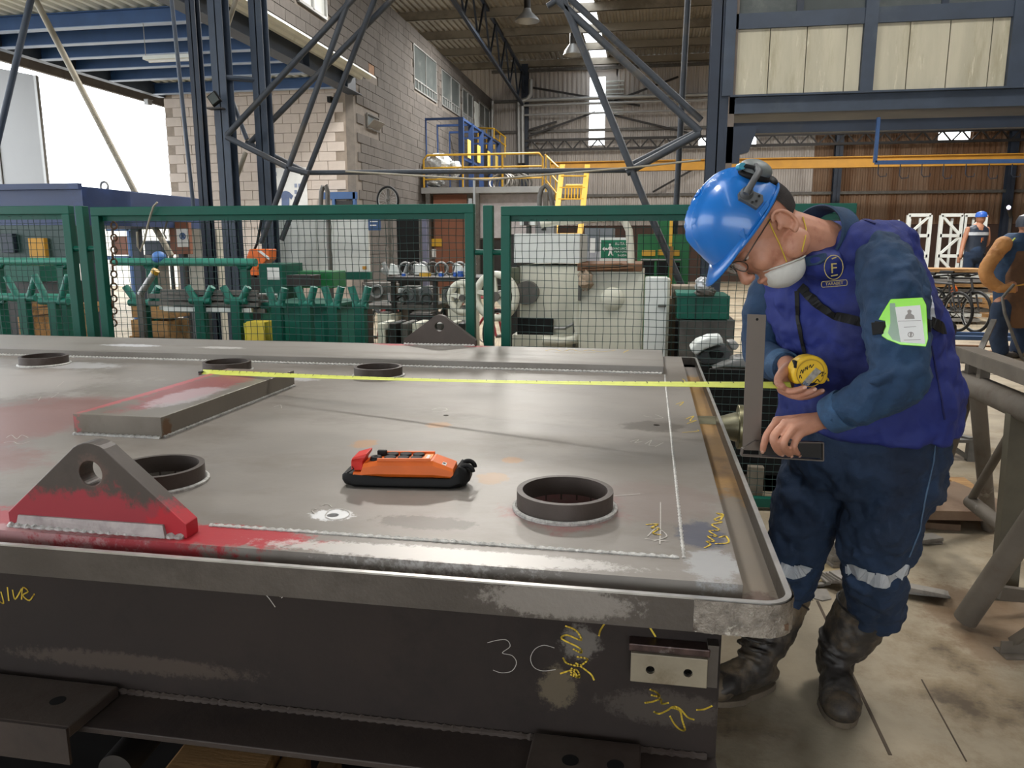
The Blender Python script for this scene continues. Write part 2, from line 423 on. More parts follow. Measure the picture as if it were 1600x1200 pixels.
# long block wall on the left (upper storey), standing on a beam over the loading bay
XW = -6.3; YC = 16.26
wl = sroot('wall_left')
core = MB().box((XW-.2, YC, 0), (XW-.02, 31, 7.0)); core.box((XW-.2, 2.0, 4.98), (XW-.02, YC, 7.0))
struct(MB().box((-12.5, -9.5, 4.9), (-12.4, 31, 8.34)), 'wall_light_stop', M['mortar'])  # unseen wall added to stop daylight leaking in above the block wall
core.build('mortar_core', M['mortar'], wl, shift=False)
wins = [(20.6, 22.8, 5.5, 6.6), (23.4, 25.6, 5.55, 6.55), (26.0, 27.5, 5.5, 6.5), (28.6, 30.4, 5.5, 6.5)]
smallwin = [(17.2, 17.55, 5.17, 5.38), (16.95, 17.7, 3.98, 4.28), (13.7, 14.9, 5.68, 6.5)]
def inwin(y, z):
    return any(a-.18 < y < b+.18 and c-.09 < z < d+.09 for a, b, c, d in wins+smallwin)
blk = MB().box((0, .004, .004), (.022, .392, .192)); bme = blk.mesh('block', M['block'])
cands = []
for k in range(35):
    for j in range(-1, 80):
        y = 2.0+j*.4+(k % 2)*.2; z = k*.2
        if y > 30.8 or y < 2: continue
        if y < YC-.05 and z < 4.98: continue
        if inwin(y+.2, z+.1): continue
        cands.append((y, z))
cands.sort(key=lambda c: c[0] if c[0] > 7.5 else 99)
rest = MB()
for n, (y, z) in enumerate(cands):
    j = random.uniform(-.004, .004)
    if n < 300:
        o = bpy.data.objects.new('block', bme); COL.objects.link(o); o.location = (XW-.02+j, y, z); adopt(o, wl)
    else: rest.box((XW-.02+j, y+.004, z+.004), (XW+.002+j, y+.396, z+.196))
r_ = rest.build('block_courses', M['block'], wl, shift=False); r_['kind'] = 'stuff'
# windows of the upper storey
for n, (a, b, c, d) in enumerate(wins):
    w = sroot('window_%d' % (n+2))
    f = MB()
    for yy in (a, (a+b)/2, b): f.bar((XW+.005, yy, c), (XW+.005, yy, d), .035, .03)
    for zz in (c, c+.24, d): f.bar((XW+.005, a, zz), (XW+.005, b, zz), .03, .035)
    for q in range(1, 8): f.bar((XW+.02, a+(b-a)*q/8, c), (XW+.02, a+(b-a)*q/8, c+.24), .02, .02)
    f.build('window_frame', M['galv'], w, shift=False)
    for (y0, y1) in ((a, (a+b)/2), ((a+b)/2, b)):
        MB().box((XW-.015, y0+.02, c+.26), (XW, y1-.02, d-.02)).build('pane', M['glass_dull'], w, shift=False)
        MB().box((XW-.015, y0+.02, c+.02), (XW, y1-.02, c+.22)).build('pane', M['glass_dull'], w, shift=False)
w = sroot('window_6')
MB().box((XW-.02, 17.2, 5.17), (XW+.004, 17.55, 5.38)).build('vent_grille', M['rust'], w, shift=False)
w = sroot('window_7')
f = MB()
for z in (3.98, 4.28): f.bar((XW+.02, 16.95, z), (XW+.02, 17.7, z), .03, .03)
for y in (16.95, 17.7): f.bar((XW+.02, y, 3.98), (XW+.02, y, 4.28), .03, .03)
f.build('window_frame', M['galv_dark'], w, shift=False)
MB().box((XW-.02, 16.97, 4.0), (XW, 17.68, 4.26)).build('pane', M['glass_dull'], w, shift=False)
MB().bar((XW+.10, 16.97, 4.08), (XW+.10, 17.68, 4.08), .01, .22, up=(.7, 0, .7)).build('open_sash', M['galv'], w, shift=False)
w = sroot('window_8')
f = MB()
for z in (5.68, 6.5): f.bar((XW+.02, 13.7, z), (XW+.02, 14.9, z), .05, .05)
for y in (13.7, 14.3, 14.9): f.bar((XW+.02, y, 5.68), (XW+.02, y, 6.5), .05, .05)
f.build('window_frame', M['galv'], w, shift=False)
MB().box((XW-.01, 27.8, 5.55), (XW+.02, 28.4, 6.4)).build('white_panel', M['white_paint'], wl, shift=False)
for y in (13.7, 14.3): MB().box((XW-.02, y+.03, 5.71), (XW, y+.57, 6.47)).build('pane', M['white_paint'], w, shift=False)
# steel beam that carries the upper wall
bm_ = MB(); bm_.box((XW-.14, 2, 4.55), (XW+.14, YC+.1, 4.565)); bm_.box((XW-.01, 2, 4.56), (XW+.01, YC+.1, 4.955)); bm_.box((XW-.14, 2, 4.955), (XW+.14, YC+.1, 4.97))
for k in range(8): bm_.box((XW, 3+k*1.8, 4.56), (XW+.13, 3.012+k*1.8, 4.955))
struct(bm_, 'trim_2', M['navy'])
# loading bay beyond: its far block wall, corrugated deck, cross beams
wb = sroot('wall_bay')
MB().box((-10.75, YC+.02, 0), (XW-.2, YC+.2, 4.95)).build('mortar_core', M['mortar_pale'], wb, shift=False)
blk2 = MB().box((.004, 0, .004), (.392, .022, .192)); bm2 = blk2.mesh('block', M['block_pale'])
n = 0; rest = MB()
cc = []
for k in range(5, 25):
    for j in range(0, 12):
        x = -10.75+j*.4+(k % 2)*.2
        if x > XW-.5: continue
        cc.append((x, k*.2+.0))
for (x, z) in cc:
    j = random.uniform(-.005, .005)
    o = bpy.data.objects.new('block', bm2); COL.objects.link(o); o.location = (x, YC+j, z); adopt(o, wb); n += 1
    if n >= 300: break
for (x, z) in cc[n:]: rest.box((x, YC, z), (x+.392, YC+.02, z+.192))
if rest.v: rest.build('block_courses', M['block_pale'], wb, shift=False)['kind'] = 'stuff'
# bay ceiling: sheets and beams
bc = sroot('ceiling_bay')
x = -24.0
x = -10.8
while x < XW-.3:
    corrugated((x, 3, 4.85), (1, 0, 0), (0, 1, 0), 1.0, 13.3, .2, .05, (0, 0, 1), M['white_paint']).build('deck_sheet', M['white_paint'], bc, shift=False); x += 1.0
for y in (11.0, 11.85, 12.7, 13.55, 14.5, 15.9):
    p = MB(); p.box((-10.7, y-.005, 4.632), (XW-.02, y+.005, 4.84)); p.box((-10.7, y-.07, 4.83), (XW-.16, y+.07, 4.84))
    p.build('cross_beam', M['blue_beam'], bc, shift=False)
    MB().box((-10.7, y-.07, 4.62), (XW-.16, y+.07, 4.632)).build('beam_flange', M['lit_flange'], bc, shift=False)
# outer edge beam of the bay
e = MB(); e.bar((-10.78, YC, 4.79), (-10.78, 3.0, 4.79), .16, .34); e.build('edge_beam', M['navy'], bc, shift=False)
# ------------------------------------------------------------------ fabricated steel base frame
RY = 1.168; RX = .24; FY = 3.88; ZT = .87; LX = -6.2
RED = '#a02632'
tb = thing('steel_base_frame', 'large dark welded steel machine base with plate top and raised rim', 'machine base', (-2.5, 2.5, 0))
plate_blobs = [
 ((-1.15, 1.24, .88), (.50, .13, .3), RED, .9), ((-.78, 1.26, .88), (.26, .07, .3), '#a8242f', .95),
 ((-1.95, 2.0, .88), (.36, .55, .3), '#84403f', .5), ((-1.75, 1.6, .88), (.35, .25, .3), '#844545', .4),
 ((-2.7, 2.6, .88), (.9, .5, .3), '#b9b2ad', .35), ((-2.2, 1.5, .88), (.3, .2, .3), '#cfc6c2', .5),
 ((-.62, 1.40, .88), (.06, .045, .2), '#d7d7d7', .9),
 ((-.42, 1.39, .88), (.14, .05, .2), '#4b423b', .6), ((.02, 2.3, .88), (.12, .10, .2), '#4d463e', .7),
 ((-.35, 1.70, .88), (.05, .06, .2), '#95714a', .6), ((-.76, 1.95, .88), (.05, .06, .2), '#a8743a', .55),
 ((-.33, 1.86, .88), (.04, .04, .2), '#a8743a', .5), ((-.62, 2.2, .88), (.05, .05, .2), '#a8743a', .5),
 ((-.16, 1.52, .88), (.17, .17, .2), '#8a4a4a', .6), ((.0, 1.6, .88), (.2, .2, .2), '#7a6660', .4),
 ((.12, 1.28, .88), (.06, .10, .2), '#b4b6b8', .55), ((.11, 1.42, .88), (.06, .1, .2), '#2c3a58', .6),
 ((-.35, 1.24, .88), (.45, .045, .2), '#c4bfba', .7), ((-1.6, 1.215, .88), (.8, .04, .2), '#b9a9a8', .5),
 ((-2.55, 3.04, .9), (.3, .12, .2), '#c6c6c8', .5), ((-1.5, 2.9, .9), (.25, .12, .2), '#c6c6c8', .5),
]
M['plate'] = mat('ground_steel_plate', '#837d76', .44, .28, .12, 2.2, '#766f67', .52, .03, 60, blobs=plate_blobs, stretch=(1, 1.6, 1))
M['strip'] = mat('raised_strip_steel', '#8a857e', .45, .35, .08, 2, '#7d776f', .55, .03, 60, stretch=(.6, 3, 1), blobs=[
 ((-1.28, 3.8, .91), (.16, .09, .2), RED, .9), ((-.86, 3.8, .91), (.1, .07, .2), RED, .8), ((-2.6, 3.5, .91), (.22, .06, .2), '#cfcfd2', .8), ((-2.1, 3.5, .91), (.16, .05, .2), '#c8c4c0', .7)])
M['rim'] = mat('rim_bar_steel', '#56504a', .42, .5, .16, 5, '#4a443e', .55, .12, 45, blobs=[
 ((-.13, 1.165, .845), (.17, .03, .04), '#8d8780', .8), ((.19, 1.165, .84), (.10, .05, .06), '#b5ada3', .75)])
M['rim_top'] = mat('bright_rim_edge', '#b9b7b2', .35, .7, .12, 20)
M['channel'] = mat('rusty_gutter_steel', '#8a6a3c', .6, .25, .2, 4, '#6a5034', .56, blobs=[
 ((.2, 3.75, .83), (.1, .3, .1), '#6d6966', .9), ((.2, 1.5, .83), (.1, .45, .2), '#6b6862', .8), ((.2, 1.2, .83), (.06, .12, .1), '#4c342a', .7)])
# top plate with its drilled holes and pipe stubs kept open
holes = [(-.631, 2.335, .009), (-.618, 1.398, .012), (.034, 2.317, .010)]
rings = [(-.16, 1.525), (-1.10, 1.535), (-1.105, 3.02), (-1.80, 3.035), (-2.72, 3.05)]
p = MB(); p.box((LX, 1.208, .845), (.163, FY-.08, .88))
top = p.build('top_plate', M['plate'], tb, shift=False)
cut = MB()
for x, y, r in holes: cut.cyl((x, y, .86), (x, y, .9), r, 20)
for x, y in rings: cut.cyl((x, y, .80), (x, y, .9), .088, 32)
co_ = cut.build('cut', None, None, shift=False)
bo = top.modifiers.new('b', 'BOOLEAN'); bo.operation = 'DIFFERENCE'; bo.object = co_; bo.solver = 'EXACT'
evaluated(top); bpy.data.objects.remove(co_)
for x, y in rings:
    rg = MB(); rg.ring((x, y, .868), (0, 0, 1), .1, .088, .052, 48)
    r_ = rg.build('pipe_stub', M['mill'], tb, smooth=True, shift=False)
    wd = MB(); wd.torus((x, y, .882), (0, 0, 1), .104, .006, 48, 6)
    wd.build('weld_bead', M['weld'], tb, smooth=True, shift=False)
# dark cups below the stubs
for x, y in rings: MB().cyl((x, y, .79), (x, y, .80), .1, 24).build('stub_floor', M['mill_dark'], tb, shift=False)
# raised strip along the back
MB().box((LX, 3.275, .88), (.07, 3.80, .912)).build('raised_strip', M['strip'], tb, shift=False, bevel=.002)
# weld lines
def weld_line(pts, r=.005):
    mb = MB(); P = []
    for a, b in zip(pts[:-1], pts[1:]):
        a = V(a); b = V(b); n = max(2, int((b-a).length/.006))
        P += [a+(b-a)*(k/n) for k in range(n)]
    mb.tube(P, [r*(1+.28*math.sin(i*2.1)+random.uniform(-.08, .08)) for i in range(len(P))], 6)
    return mb
weld_line([(-.83, 1.30, .8795), (.072, 1.30, .8795)], .0052).build('weld_bead', M['weld'], tb, smooth=True, shift=False)
weld_line([(.074, 1.30, .879), (.074, 3.26, .879)], .0035).build('weld_bead', M['weld'], tb, smooth=True, shift=False)
weld_line([(-3.2, 3.268, .881), (.068, 3.268, .881)], .007).build('weld_bead', M['weld'], tb, smooth=True, shift=False)
# gutter floor and the rim bar that runs round with a radiused corner
g = MB(); g.box((LX, 1.178, .822), (.232, 1.215, .832)); g.box((.150, 1.215, .822), (.232, FY-.01, .832)); g.box((LX, FY-.09, .822), (.232, FY-.01, .832))
g.build('gutter', M['channel'], tb, shift=False)
def rim_path(off, R):
    """outline of the rim at inset off, from the left end round both right corners"""
    P = [V((LX, RY+off, 0))]
    for (cx, cy, a0) in ((RX-.05, RY+.05, -PI/2), (RX-.04, FY-.04, 0)):
        rr = (.05 if a0 < 0 else .04)-off
        for k in range(9):
            a = a0+PI/2*k/8; P.append(V((cx+rr*math.cos(a), cy+rr*math.sin(a), 0)))
    P.append(V((LX, FY-off, 0))); return P
o_, i_ = rim_path(0, 0), rim_path(.0095, 0)
mb = MB(); n = len(o_)
for z0, z1, nm, mm in ((.812, .867, 'rim_bar', M['rim']), (.867, .870, 'rim_edge', M['rim_top'])):
    mb = MB()
    mb.add([q+UP*z0 for q in o_]+[q+UP*z0 for q in i_]+[q+UP*z1 for q in i_]+[q+UP*z1 for q in o_],
           [((a)*n+k, (a)*n+k+1, ((a+1) % 4)*n+k+1, ((a+1) % 4)*n+k) for a in range(4) for k in range(n-1)]+[(0, n, 2*n, 3*n)])
    mb.build(nm, mm, tb, shift=False)
# rough ground-off weld build-up round the near corner of the rim
P_ = []
for k in range(26): P_.append((V((.085+(RX-.05-.085)*k/25, RY, 0)), V((0, -1, 0))))
for k in range(1, 17):
    a = -PI/2+PI/2*k/16; P_.append((V((RX-.05+.05*math.cos(a), RY+.05+.05*math.sin(a), 0)), V((math.cos(a), math.sin(a), 0))))
for k in range(1, 8): P_.append((V((RX, RY+.05+.01*k, 0)), V((1, 0, 0))))
rw = random.Random(11); nz_ = 14; vs = []
for i, (p, nn) in enumerate(P_):
    for j in range(nz_+1):
        z = .8125+(.868-.8125)*j/nz_; e = min(i, len(P_)-1-i, 6)/6
        vs.append(p+nn*(.0004+e*(.0012+.0016*abs(math.sin(i*1.1+.5*math.sin(j*.9)))+rw.uniform(0, .0012)))+UP*z)
mb = MB(); mb.add(vs, [(i*(nz_+1)+j, (i+1)*(nz_+1)+j, (i+1)*(nz_+1)+j+1, i*(nz_+1)+j+1) for i in range(len(P_)-1) for j in range(nz_)])
cw_ = mb.build('corner_weld', mat('ground_weld_steel', '#8d857b', .38, .5, .3, 40, '#4f463e', .56, .6, 120, col3='#c4bdb2', mix3=.6, scale3=30), tb, smooth=True, shift=False)
cw_.data.polygons.foreach_set('use_smooth', [True]*len(cw_.data.polygons))
# beam under the plate: web, bottom flange, end plate
u = MB(); u.box((LX, 1.25, .55), (.135, 1.27, .822)); u.box((.125, 1.27, .0), (.145, 1.35, .822))
ZF = .535
web_blobs = [((-.10, 1.24, .73), (.05, .03, .05), '#8c867e', .4), ((-.14, 1.24, .64), (.05, .03, .06), '#7d715a', .4), ((.05, 1.24, .62), (.16, .03, .05), '#4c453e', .6),
 ((-1.0, 1.24, .6), (.4, .03, .03), '#54493f', .5)]
M['web'] = mat('brown_mill_scale_web', '#2b231f', .7, .1, .12, 4, '#231c19', .55, .1, 50, spec=.3, blobs=web_blobs)
MB().box((LX, 1.25, ZF), (.135, 1.27, .822)).build('web', M['web'], tb, shift=False)
MB().box((LX, 1.135, ZF-.012), (.14, 1.40, ZF)).build('bottom_flange', M['mill_dark'], tb, shift=False, bevel=.002)
MB().box((.118, 1.251, ZF), (.139, 3.75, .822)).build('end_plate', M['web'], tb, shift=False)
weld_line([(-4, 1.247, ZF+.003), (.13, 1.247, ZF+.003)], .006).build('weld_bead', M['mill'], tb, smooth=True, shift=False)
MB().box((LX, 3.6, ZF), (.118, 3.62, .822)).build('web', M['web'], tb, shift=False)
# drilled lug block on the web
WY = 1.25
def wpt(u, v, y=WY): q = Yp(u, v, y); return q
a = Yp(986, 1020, 1.215); b = Yp(1104, 1076, 1.215)
lb = MB().box((a.x, 1.215, b.z), (b.x, 1.25, a.z)).build('lug_block', mat('ground_lug_block', '#8b8270', .45, .35, .12, 12, '#70644f', .55), tb, shift=False, bevel=.001)
cut = MB()
for (uu, vv) in ((1016, 1047), (1075, 1052)):
    q = Yp(uu, vv, 1.215); cut.cyl(q-V((0, .02, 0)), q+V((0, .03, 0)), .0075, 20)
cc_ = cut.build('cut', None, None, shift=False); bo = lb.modifiers.new('b', 'BOOLEAN'); bo.object = cc_; bo.solver = 'EXACT'; evaluated(lb); bpy.data.objects.remove(cc_)
for (uu, vv) in ((1016, 1047), (1075, 1052)):
    q = Yp(uu, vv, 1.215); th = MB()
    for k in range(4): th.torus(q+V((0, .006+k*.004, 0)), (0, 1, 0), .0070, .0008, 16, 5)
    th.cyl(q+V((0, .026, 0)), q+V((0, .0262, 0)), .0074, 16)
    th.build('threaded_hole', M['dark'], tb, shift=False)
MB().box((a.x-.004, 1.222, a.z-.001), (b.x+.004, 1.25, a.z+.013)).build('lug_cap', mat('burnt_lug_cap', '#4a3a36', .35, .5, .4, 40, '#8d8580', .62), tb, shift=False, bevel=.002)
MB().box((b.x, 1.226, b.z-.004), (b.x+.018, 1.25, a.z+.02)).build('lug_cheek', M['rim'], tb, shift=False)
# foot pads under the flange with tapped holes
for (x0, x1, hs) in ((Yp(820, 1140, 1.13).x, Yp(1003, 1150, 1.13).x, (.38, .78)), (-1.42, Yp(118, 1055, 1.13).x, (.8,))):
    y0, y1 = 1.10, 1.235
    pd = MB().box((x0, y0, ZF), (x1, y1, ZF+.022)).build('foot_pad', M['mill'], tb, shift=False, bevel=.003)
    for h in hs:
        cx = x0+(x1-x0)*h; cy = 1.17
        MB().ring((cx, cy, ZF+.0185), (0, 0, 1), .0145, .0001, .004, 24).build('tapped_hole', M['black'], tb, shift=False)
# end plate of the foot pad (front lip hanging down)
    MB().box((x0, y0-.006, ZF-.05), (x1, y0, ZF+.022)).build('pad_lip', M['mill_dark'], tb, shift=False)
# dark sheets added under the plate to block light and hide the floor
for y in (1.75, 2.6, 3.3): MB().box((-6.1, y, .05), (-.02, y+.02, .80)).build('light_baffle', M['dark'], tb, shift=False)
MB().box((-6.1, 1.55, .04), (-.02, 3.4, .06)).build('dark_floor_cover', M['dark'], tb, shift=False)  # added dark cover that keeps the lit floor out of sight
# supports
for x in (-5.0, -2.6, -.4):
    for y in (1.5, 3.4):
        s_ = MB(); s_.box((x-.09, y-.09, 0), (x+.09, y+.09, .012)); s_.box((x-.05, y-.05, 0), (x+.05, y+.05, ZF-.012)); s_.build('support_stand', M['dark'], tb, shift=False)
# marker and chalk strokes
def strokes(polys, plane, n, w, m, name='paint_stroke'):
    for pl in polys: ribbon([[plane(u, v) for u, v in pl]], n, w).build(name, m, tb, shift=False)
TPL = lambda u, v: Zp(u, v, .8805)
WPL = lambda u, v: Yp(u, v, WY-.0005)
up = (0, 0, 1); fr = (0, -1, 0)
# yellow writing on the web: Sd du  (vertical), G mark, lur, 3C in chalk
strokes([[(884, 978), (900, 985), (908, 1000), (886, 992), (878, 998), (905, 1012), (908, 1020), (896, 1014)],
         [(880, 1028), (886, 1036), (905, 1040), (918, 1030), (902, 1026)], [(876, 1052), (900, 1046), (905, 1058), (892, 1050)], [(900, 1036), (922, 1052), (928, 1062)],
         [(893, 1044), (903, 1058), (892, 1054)], [(944, 975), (938, 985), (936, 993)], [(1016, 981), (1024, 994)]], WPL, fr, .0030, M['chalk_y'])
strokes([[(1016, 1077), (1026, 1082), (1030, 1088), (1018, 1086)], [(1008, 1098), (1020, 1096), (1032, 1092), (1034, 1099), (1044, 1098)],
         [(1022, 1112), (1030, 1115), (1042, 1110), (1052, 1104), (1062, 1107), (1074, 1120), (1084, 1124)],
         [(1047, 1119), (1053, 1130), (1062, 1139), (1070, 1140), (1066, 1125), (1062, 1110), (1050, 1106)], [(1089, 1109), (1100, 1108), (1112, 1103)]], WPL, fr, .0032, M['chalk_y'])
strokes([[(0, 940), (6, 942), (2, 925)], [(12, 918), (14, 938)], [(20, 922), (24, 936), (34, 920)], [(34, 936), (36, 918), (44, 924), (36, 930), (46, 938), (54, 928), (50, 934)]], WPL, fr, .0028, M['chalk_y'])
strokes([[(412, 926), (420, 934), (430, 948)], [(426, 928), (434, 926), (438, 932)], [(440, 934), (444, 930)]], WPL, fr, .0018, M['chalk_w'])
strokes([[(762, 1004), (778, 1000), (792, 1000), (797, 1010), (785, 1020), (800, 1024), (807, 1035), (800, 1048), (784, 1051), (771, 1047)],
         [(866, 1012), (850, 1008), (836, 1014), (829, 1028), (834, 1042), (848, 1048), (868, 1046)]], WPL, fr, .0012, M['chalk_w'])
# chalk and marker on the plate
strokes([[(1101, 856), (1110, 851), (1104, 846), (1116, 846), (1106, 838), (1120, 838), (1108, 830), (1124, 828), (1112, 820), (1128, 816), (1116, 812), (1128, 806), (1120, 802), (1130, 804), (1126, 812)],
         [(1118, 850), (1138, 848), (1134, 838), (1124, 840)]], TPL, up, .0034, M['chalk_y'])
strokes([[(1010, 820), (1028, 819), (1018, 825), (1030, 826), (1020, 833), (1032, 836)]], TPL, up, .0034, M['chalk_y'])
strokes([[(1072, 655), (1084, 650), (1078, 658), (1088, 657), (1074, 662)], [(1056, 632), (1068, 628), (1062, 634)], [(1062, 600), (1070, 596), (1066, 592)], [(1066, 676), (1090, 674), (1090, 672)]], TPL, up, .003, M['chalk_y'])
strokes([[(985, 690), (998, 687), (992, 692), (1003, 690)], [(1008, 694), (1018, 688), (1014, 696), (1024, 696)], [(1024, 698), (1036, 692)], [(1006, 650), (1018, 652)], [(1024, 648), (1036, 653), (1024, 654)]], TPL, up, .0025, M['chalk_w'])
strokes([[(675, 640), (684, 638), (696, 638), (698, 641), (686, 643), (676, 644)], [(784, 581), (796, 584), (806, 582)], [(800, 586), (790, 582)],
         [(494, 795), (488, 798), (492, 803)], [(502, 790), (512, 788), (518, 792)], [(960, 775), (1000, 772)],
         [(508, 806), (514, 798), (528, 795), (542, 798), (546, 804), (538, 810), (520, 812), (508, 808)], [(1032, 785), (1032, 820), (1031, 850)],
         [(1012, 838), (1026, 826), (1042, 838), (1020, 846)], [(1008, 842), (1044, 846)], [(428, 636), (438, 633), (440, 638)],
         [(10, 684), (18, 680), (26, 686), (34, 680), (44, 684)], [(6, 692), (20, 690), (30, 694), (46, 690)],
         [(80, 622), (92, 614)], [(90, 604), (100, 596)], [(60, 626), (64, 620)]], TPL, up, .0022, M['chalk_w'])
SPL = lambda u, v: Zp(u, v, .9125)
strokes([[(852, 548), (866, 546), (880, 549), (892, 546), (906, 549), (922, 547), (940, 550), (962, 547)], [(974, 551), (982, 547)], [(868, 551), (900, 552), (930, 551)]], SPL, up, .004, M['chalk_y'])

# thick bar welded on the plate
bar_blobs = [((-1.5, 2.35, .94), (.14, .5, .2), '#96474a', .8), ((-1.45, 2.2, .95), (.1, .25, .1), '#c9bfc2', .5), ((-1.62, 2.3, .94), (.04, .6, .2), '#c8545e', .7), ((-1.342, 1.93, .9), (.02, .03, .05), '#6b4a2c', .8)]
bs = MB().box((-1.625, 1.905, .88), (-1.345, 2.74, .9405)).build('steel_bar', mat('machined_bar_steel', '#7b746a', .4, .4, .1, 4, '#6d6558', .55, blobs=bar_blobs), tb, shift=False, bevel=.0015)
bs['label'] = 'thick rectangular bar with red primer on its top'
weld_line([(-1.343, 1.91, .882), (-1.343, 2.74, .882)], .005).build('weld_bead', M['weld'], tb, smooth=True, shift=False)
weld_line([(-1.625, 1.902, .882), (-1.343, 1.902, .882)], .005).build('weld_bead', M['weld'], tb, smooth=True, shift=False)
# lifting lugs
def lug(xc, y, z, w, h, t, m, label):
    P = []
    hw = w/2; R = .055
    P = [(xc-hw, z), (xc+hw, z), (xc+hw, z+.028)]
    tz = z+h-R
    for k in range(9):
        a = math.radians(42+(96)*k/8); P.append((xc+R*math.cos(a), tz+R*math.sin(a)))
    P.append((xc-hw, z+.028))
    l = MB().prism([(x, y-t/2, zz) for x, zz in P], (0, t, 0)).build('lifting_lug', m, tb, shift=False)
    c = MB().cyl((xc, y-t, tz-.004), (xc, y+t, tz-.004), .024, 32).build('cut', None, None, shift=False)
    b = l.modifiers.new('b', 'BOOLEAN'); b.object = c; b.solver = 'EXACT'; evaluated(l); bpy.data.objects.remove(c)
    bv = l.modifiers.new('bevel', 'BEVEL'); bv.width = .0015; bv.segments = 2; bv.limit_method = 'ANGLE'
    l['label'] = label
    weld_line([(xc-hw, y-t/2, z), (xc+hw, y-t/2, z)], .008).build('weld_bead', M['weld'], tb, smooth=True, shift=False)
    return l
lug_m = mat('primed_lug_steel', '#4c443e', .45, .3, .15, 6, '#433b35', .55, blobs=[((-1.04, 1.24, .885), (.31, .12, .105), '#98303a', .95), ((-.86, 1.24, .885), (.08, .1, .07), '#b0242f', .9), ((-1.02, 1.24, 1.0), (.04, .06, .045), '#5c4a42', .8)])
lug(-1.025, 1.25, .88, .38, .175, .038, lug_m, 'near triangular lifting lug with red primer at its foot')
lug(-1.05, 3.80, .912, .38, .155, .038, M['mill'], 'far triangular lifting lug of bare dark steel')
# white filler bead at the foot of the near lug
MB().prism([(-1.20, 1.230, .8806), (-.875, 1.222, .8806), (-.88, 1.2255, .905), (-1.19, 1.2275, .905)], (0, .008, 0)).build('lug_fillet', mat('pale_grey_fillet', '#a99f9c', .8, 0, .15, 30, '#8d8280', .55), tb, shift=False)
# flanged pipe on the right side of the base, below the rim
fp = MB(); c = V((.435, 2.53, .80))
c = Cp(1152, 667, 2.5)
fx = MB(); fx.cyl(c, c+V((.018, 0, 0)), .074, 40); fx.build('pipe_flange', mat('machined_brass_steel', '#8f8a6c', .3, .75, .12, 14), tb, smooth=True, shift=False, bevel=.002)
fx = MB(); fx.tube([V((.14, c.y, c.z)), V((c.x-.06, c.y, c.z)), V((c.x-.012, c.y, c.z)), c], [.032, .033, .048, .05], 32); fx.build('pipe_neck', mat('machined_neck_steel', '#87826a', .3, .75, .12, 14), tb, smooth=True, shift=False)
MB().box((.139, c.y-.1, c.z-.14), (.15, c.y+.1, .812)).build('nozzle_pad', M['mill'], tb, shift=False)

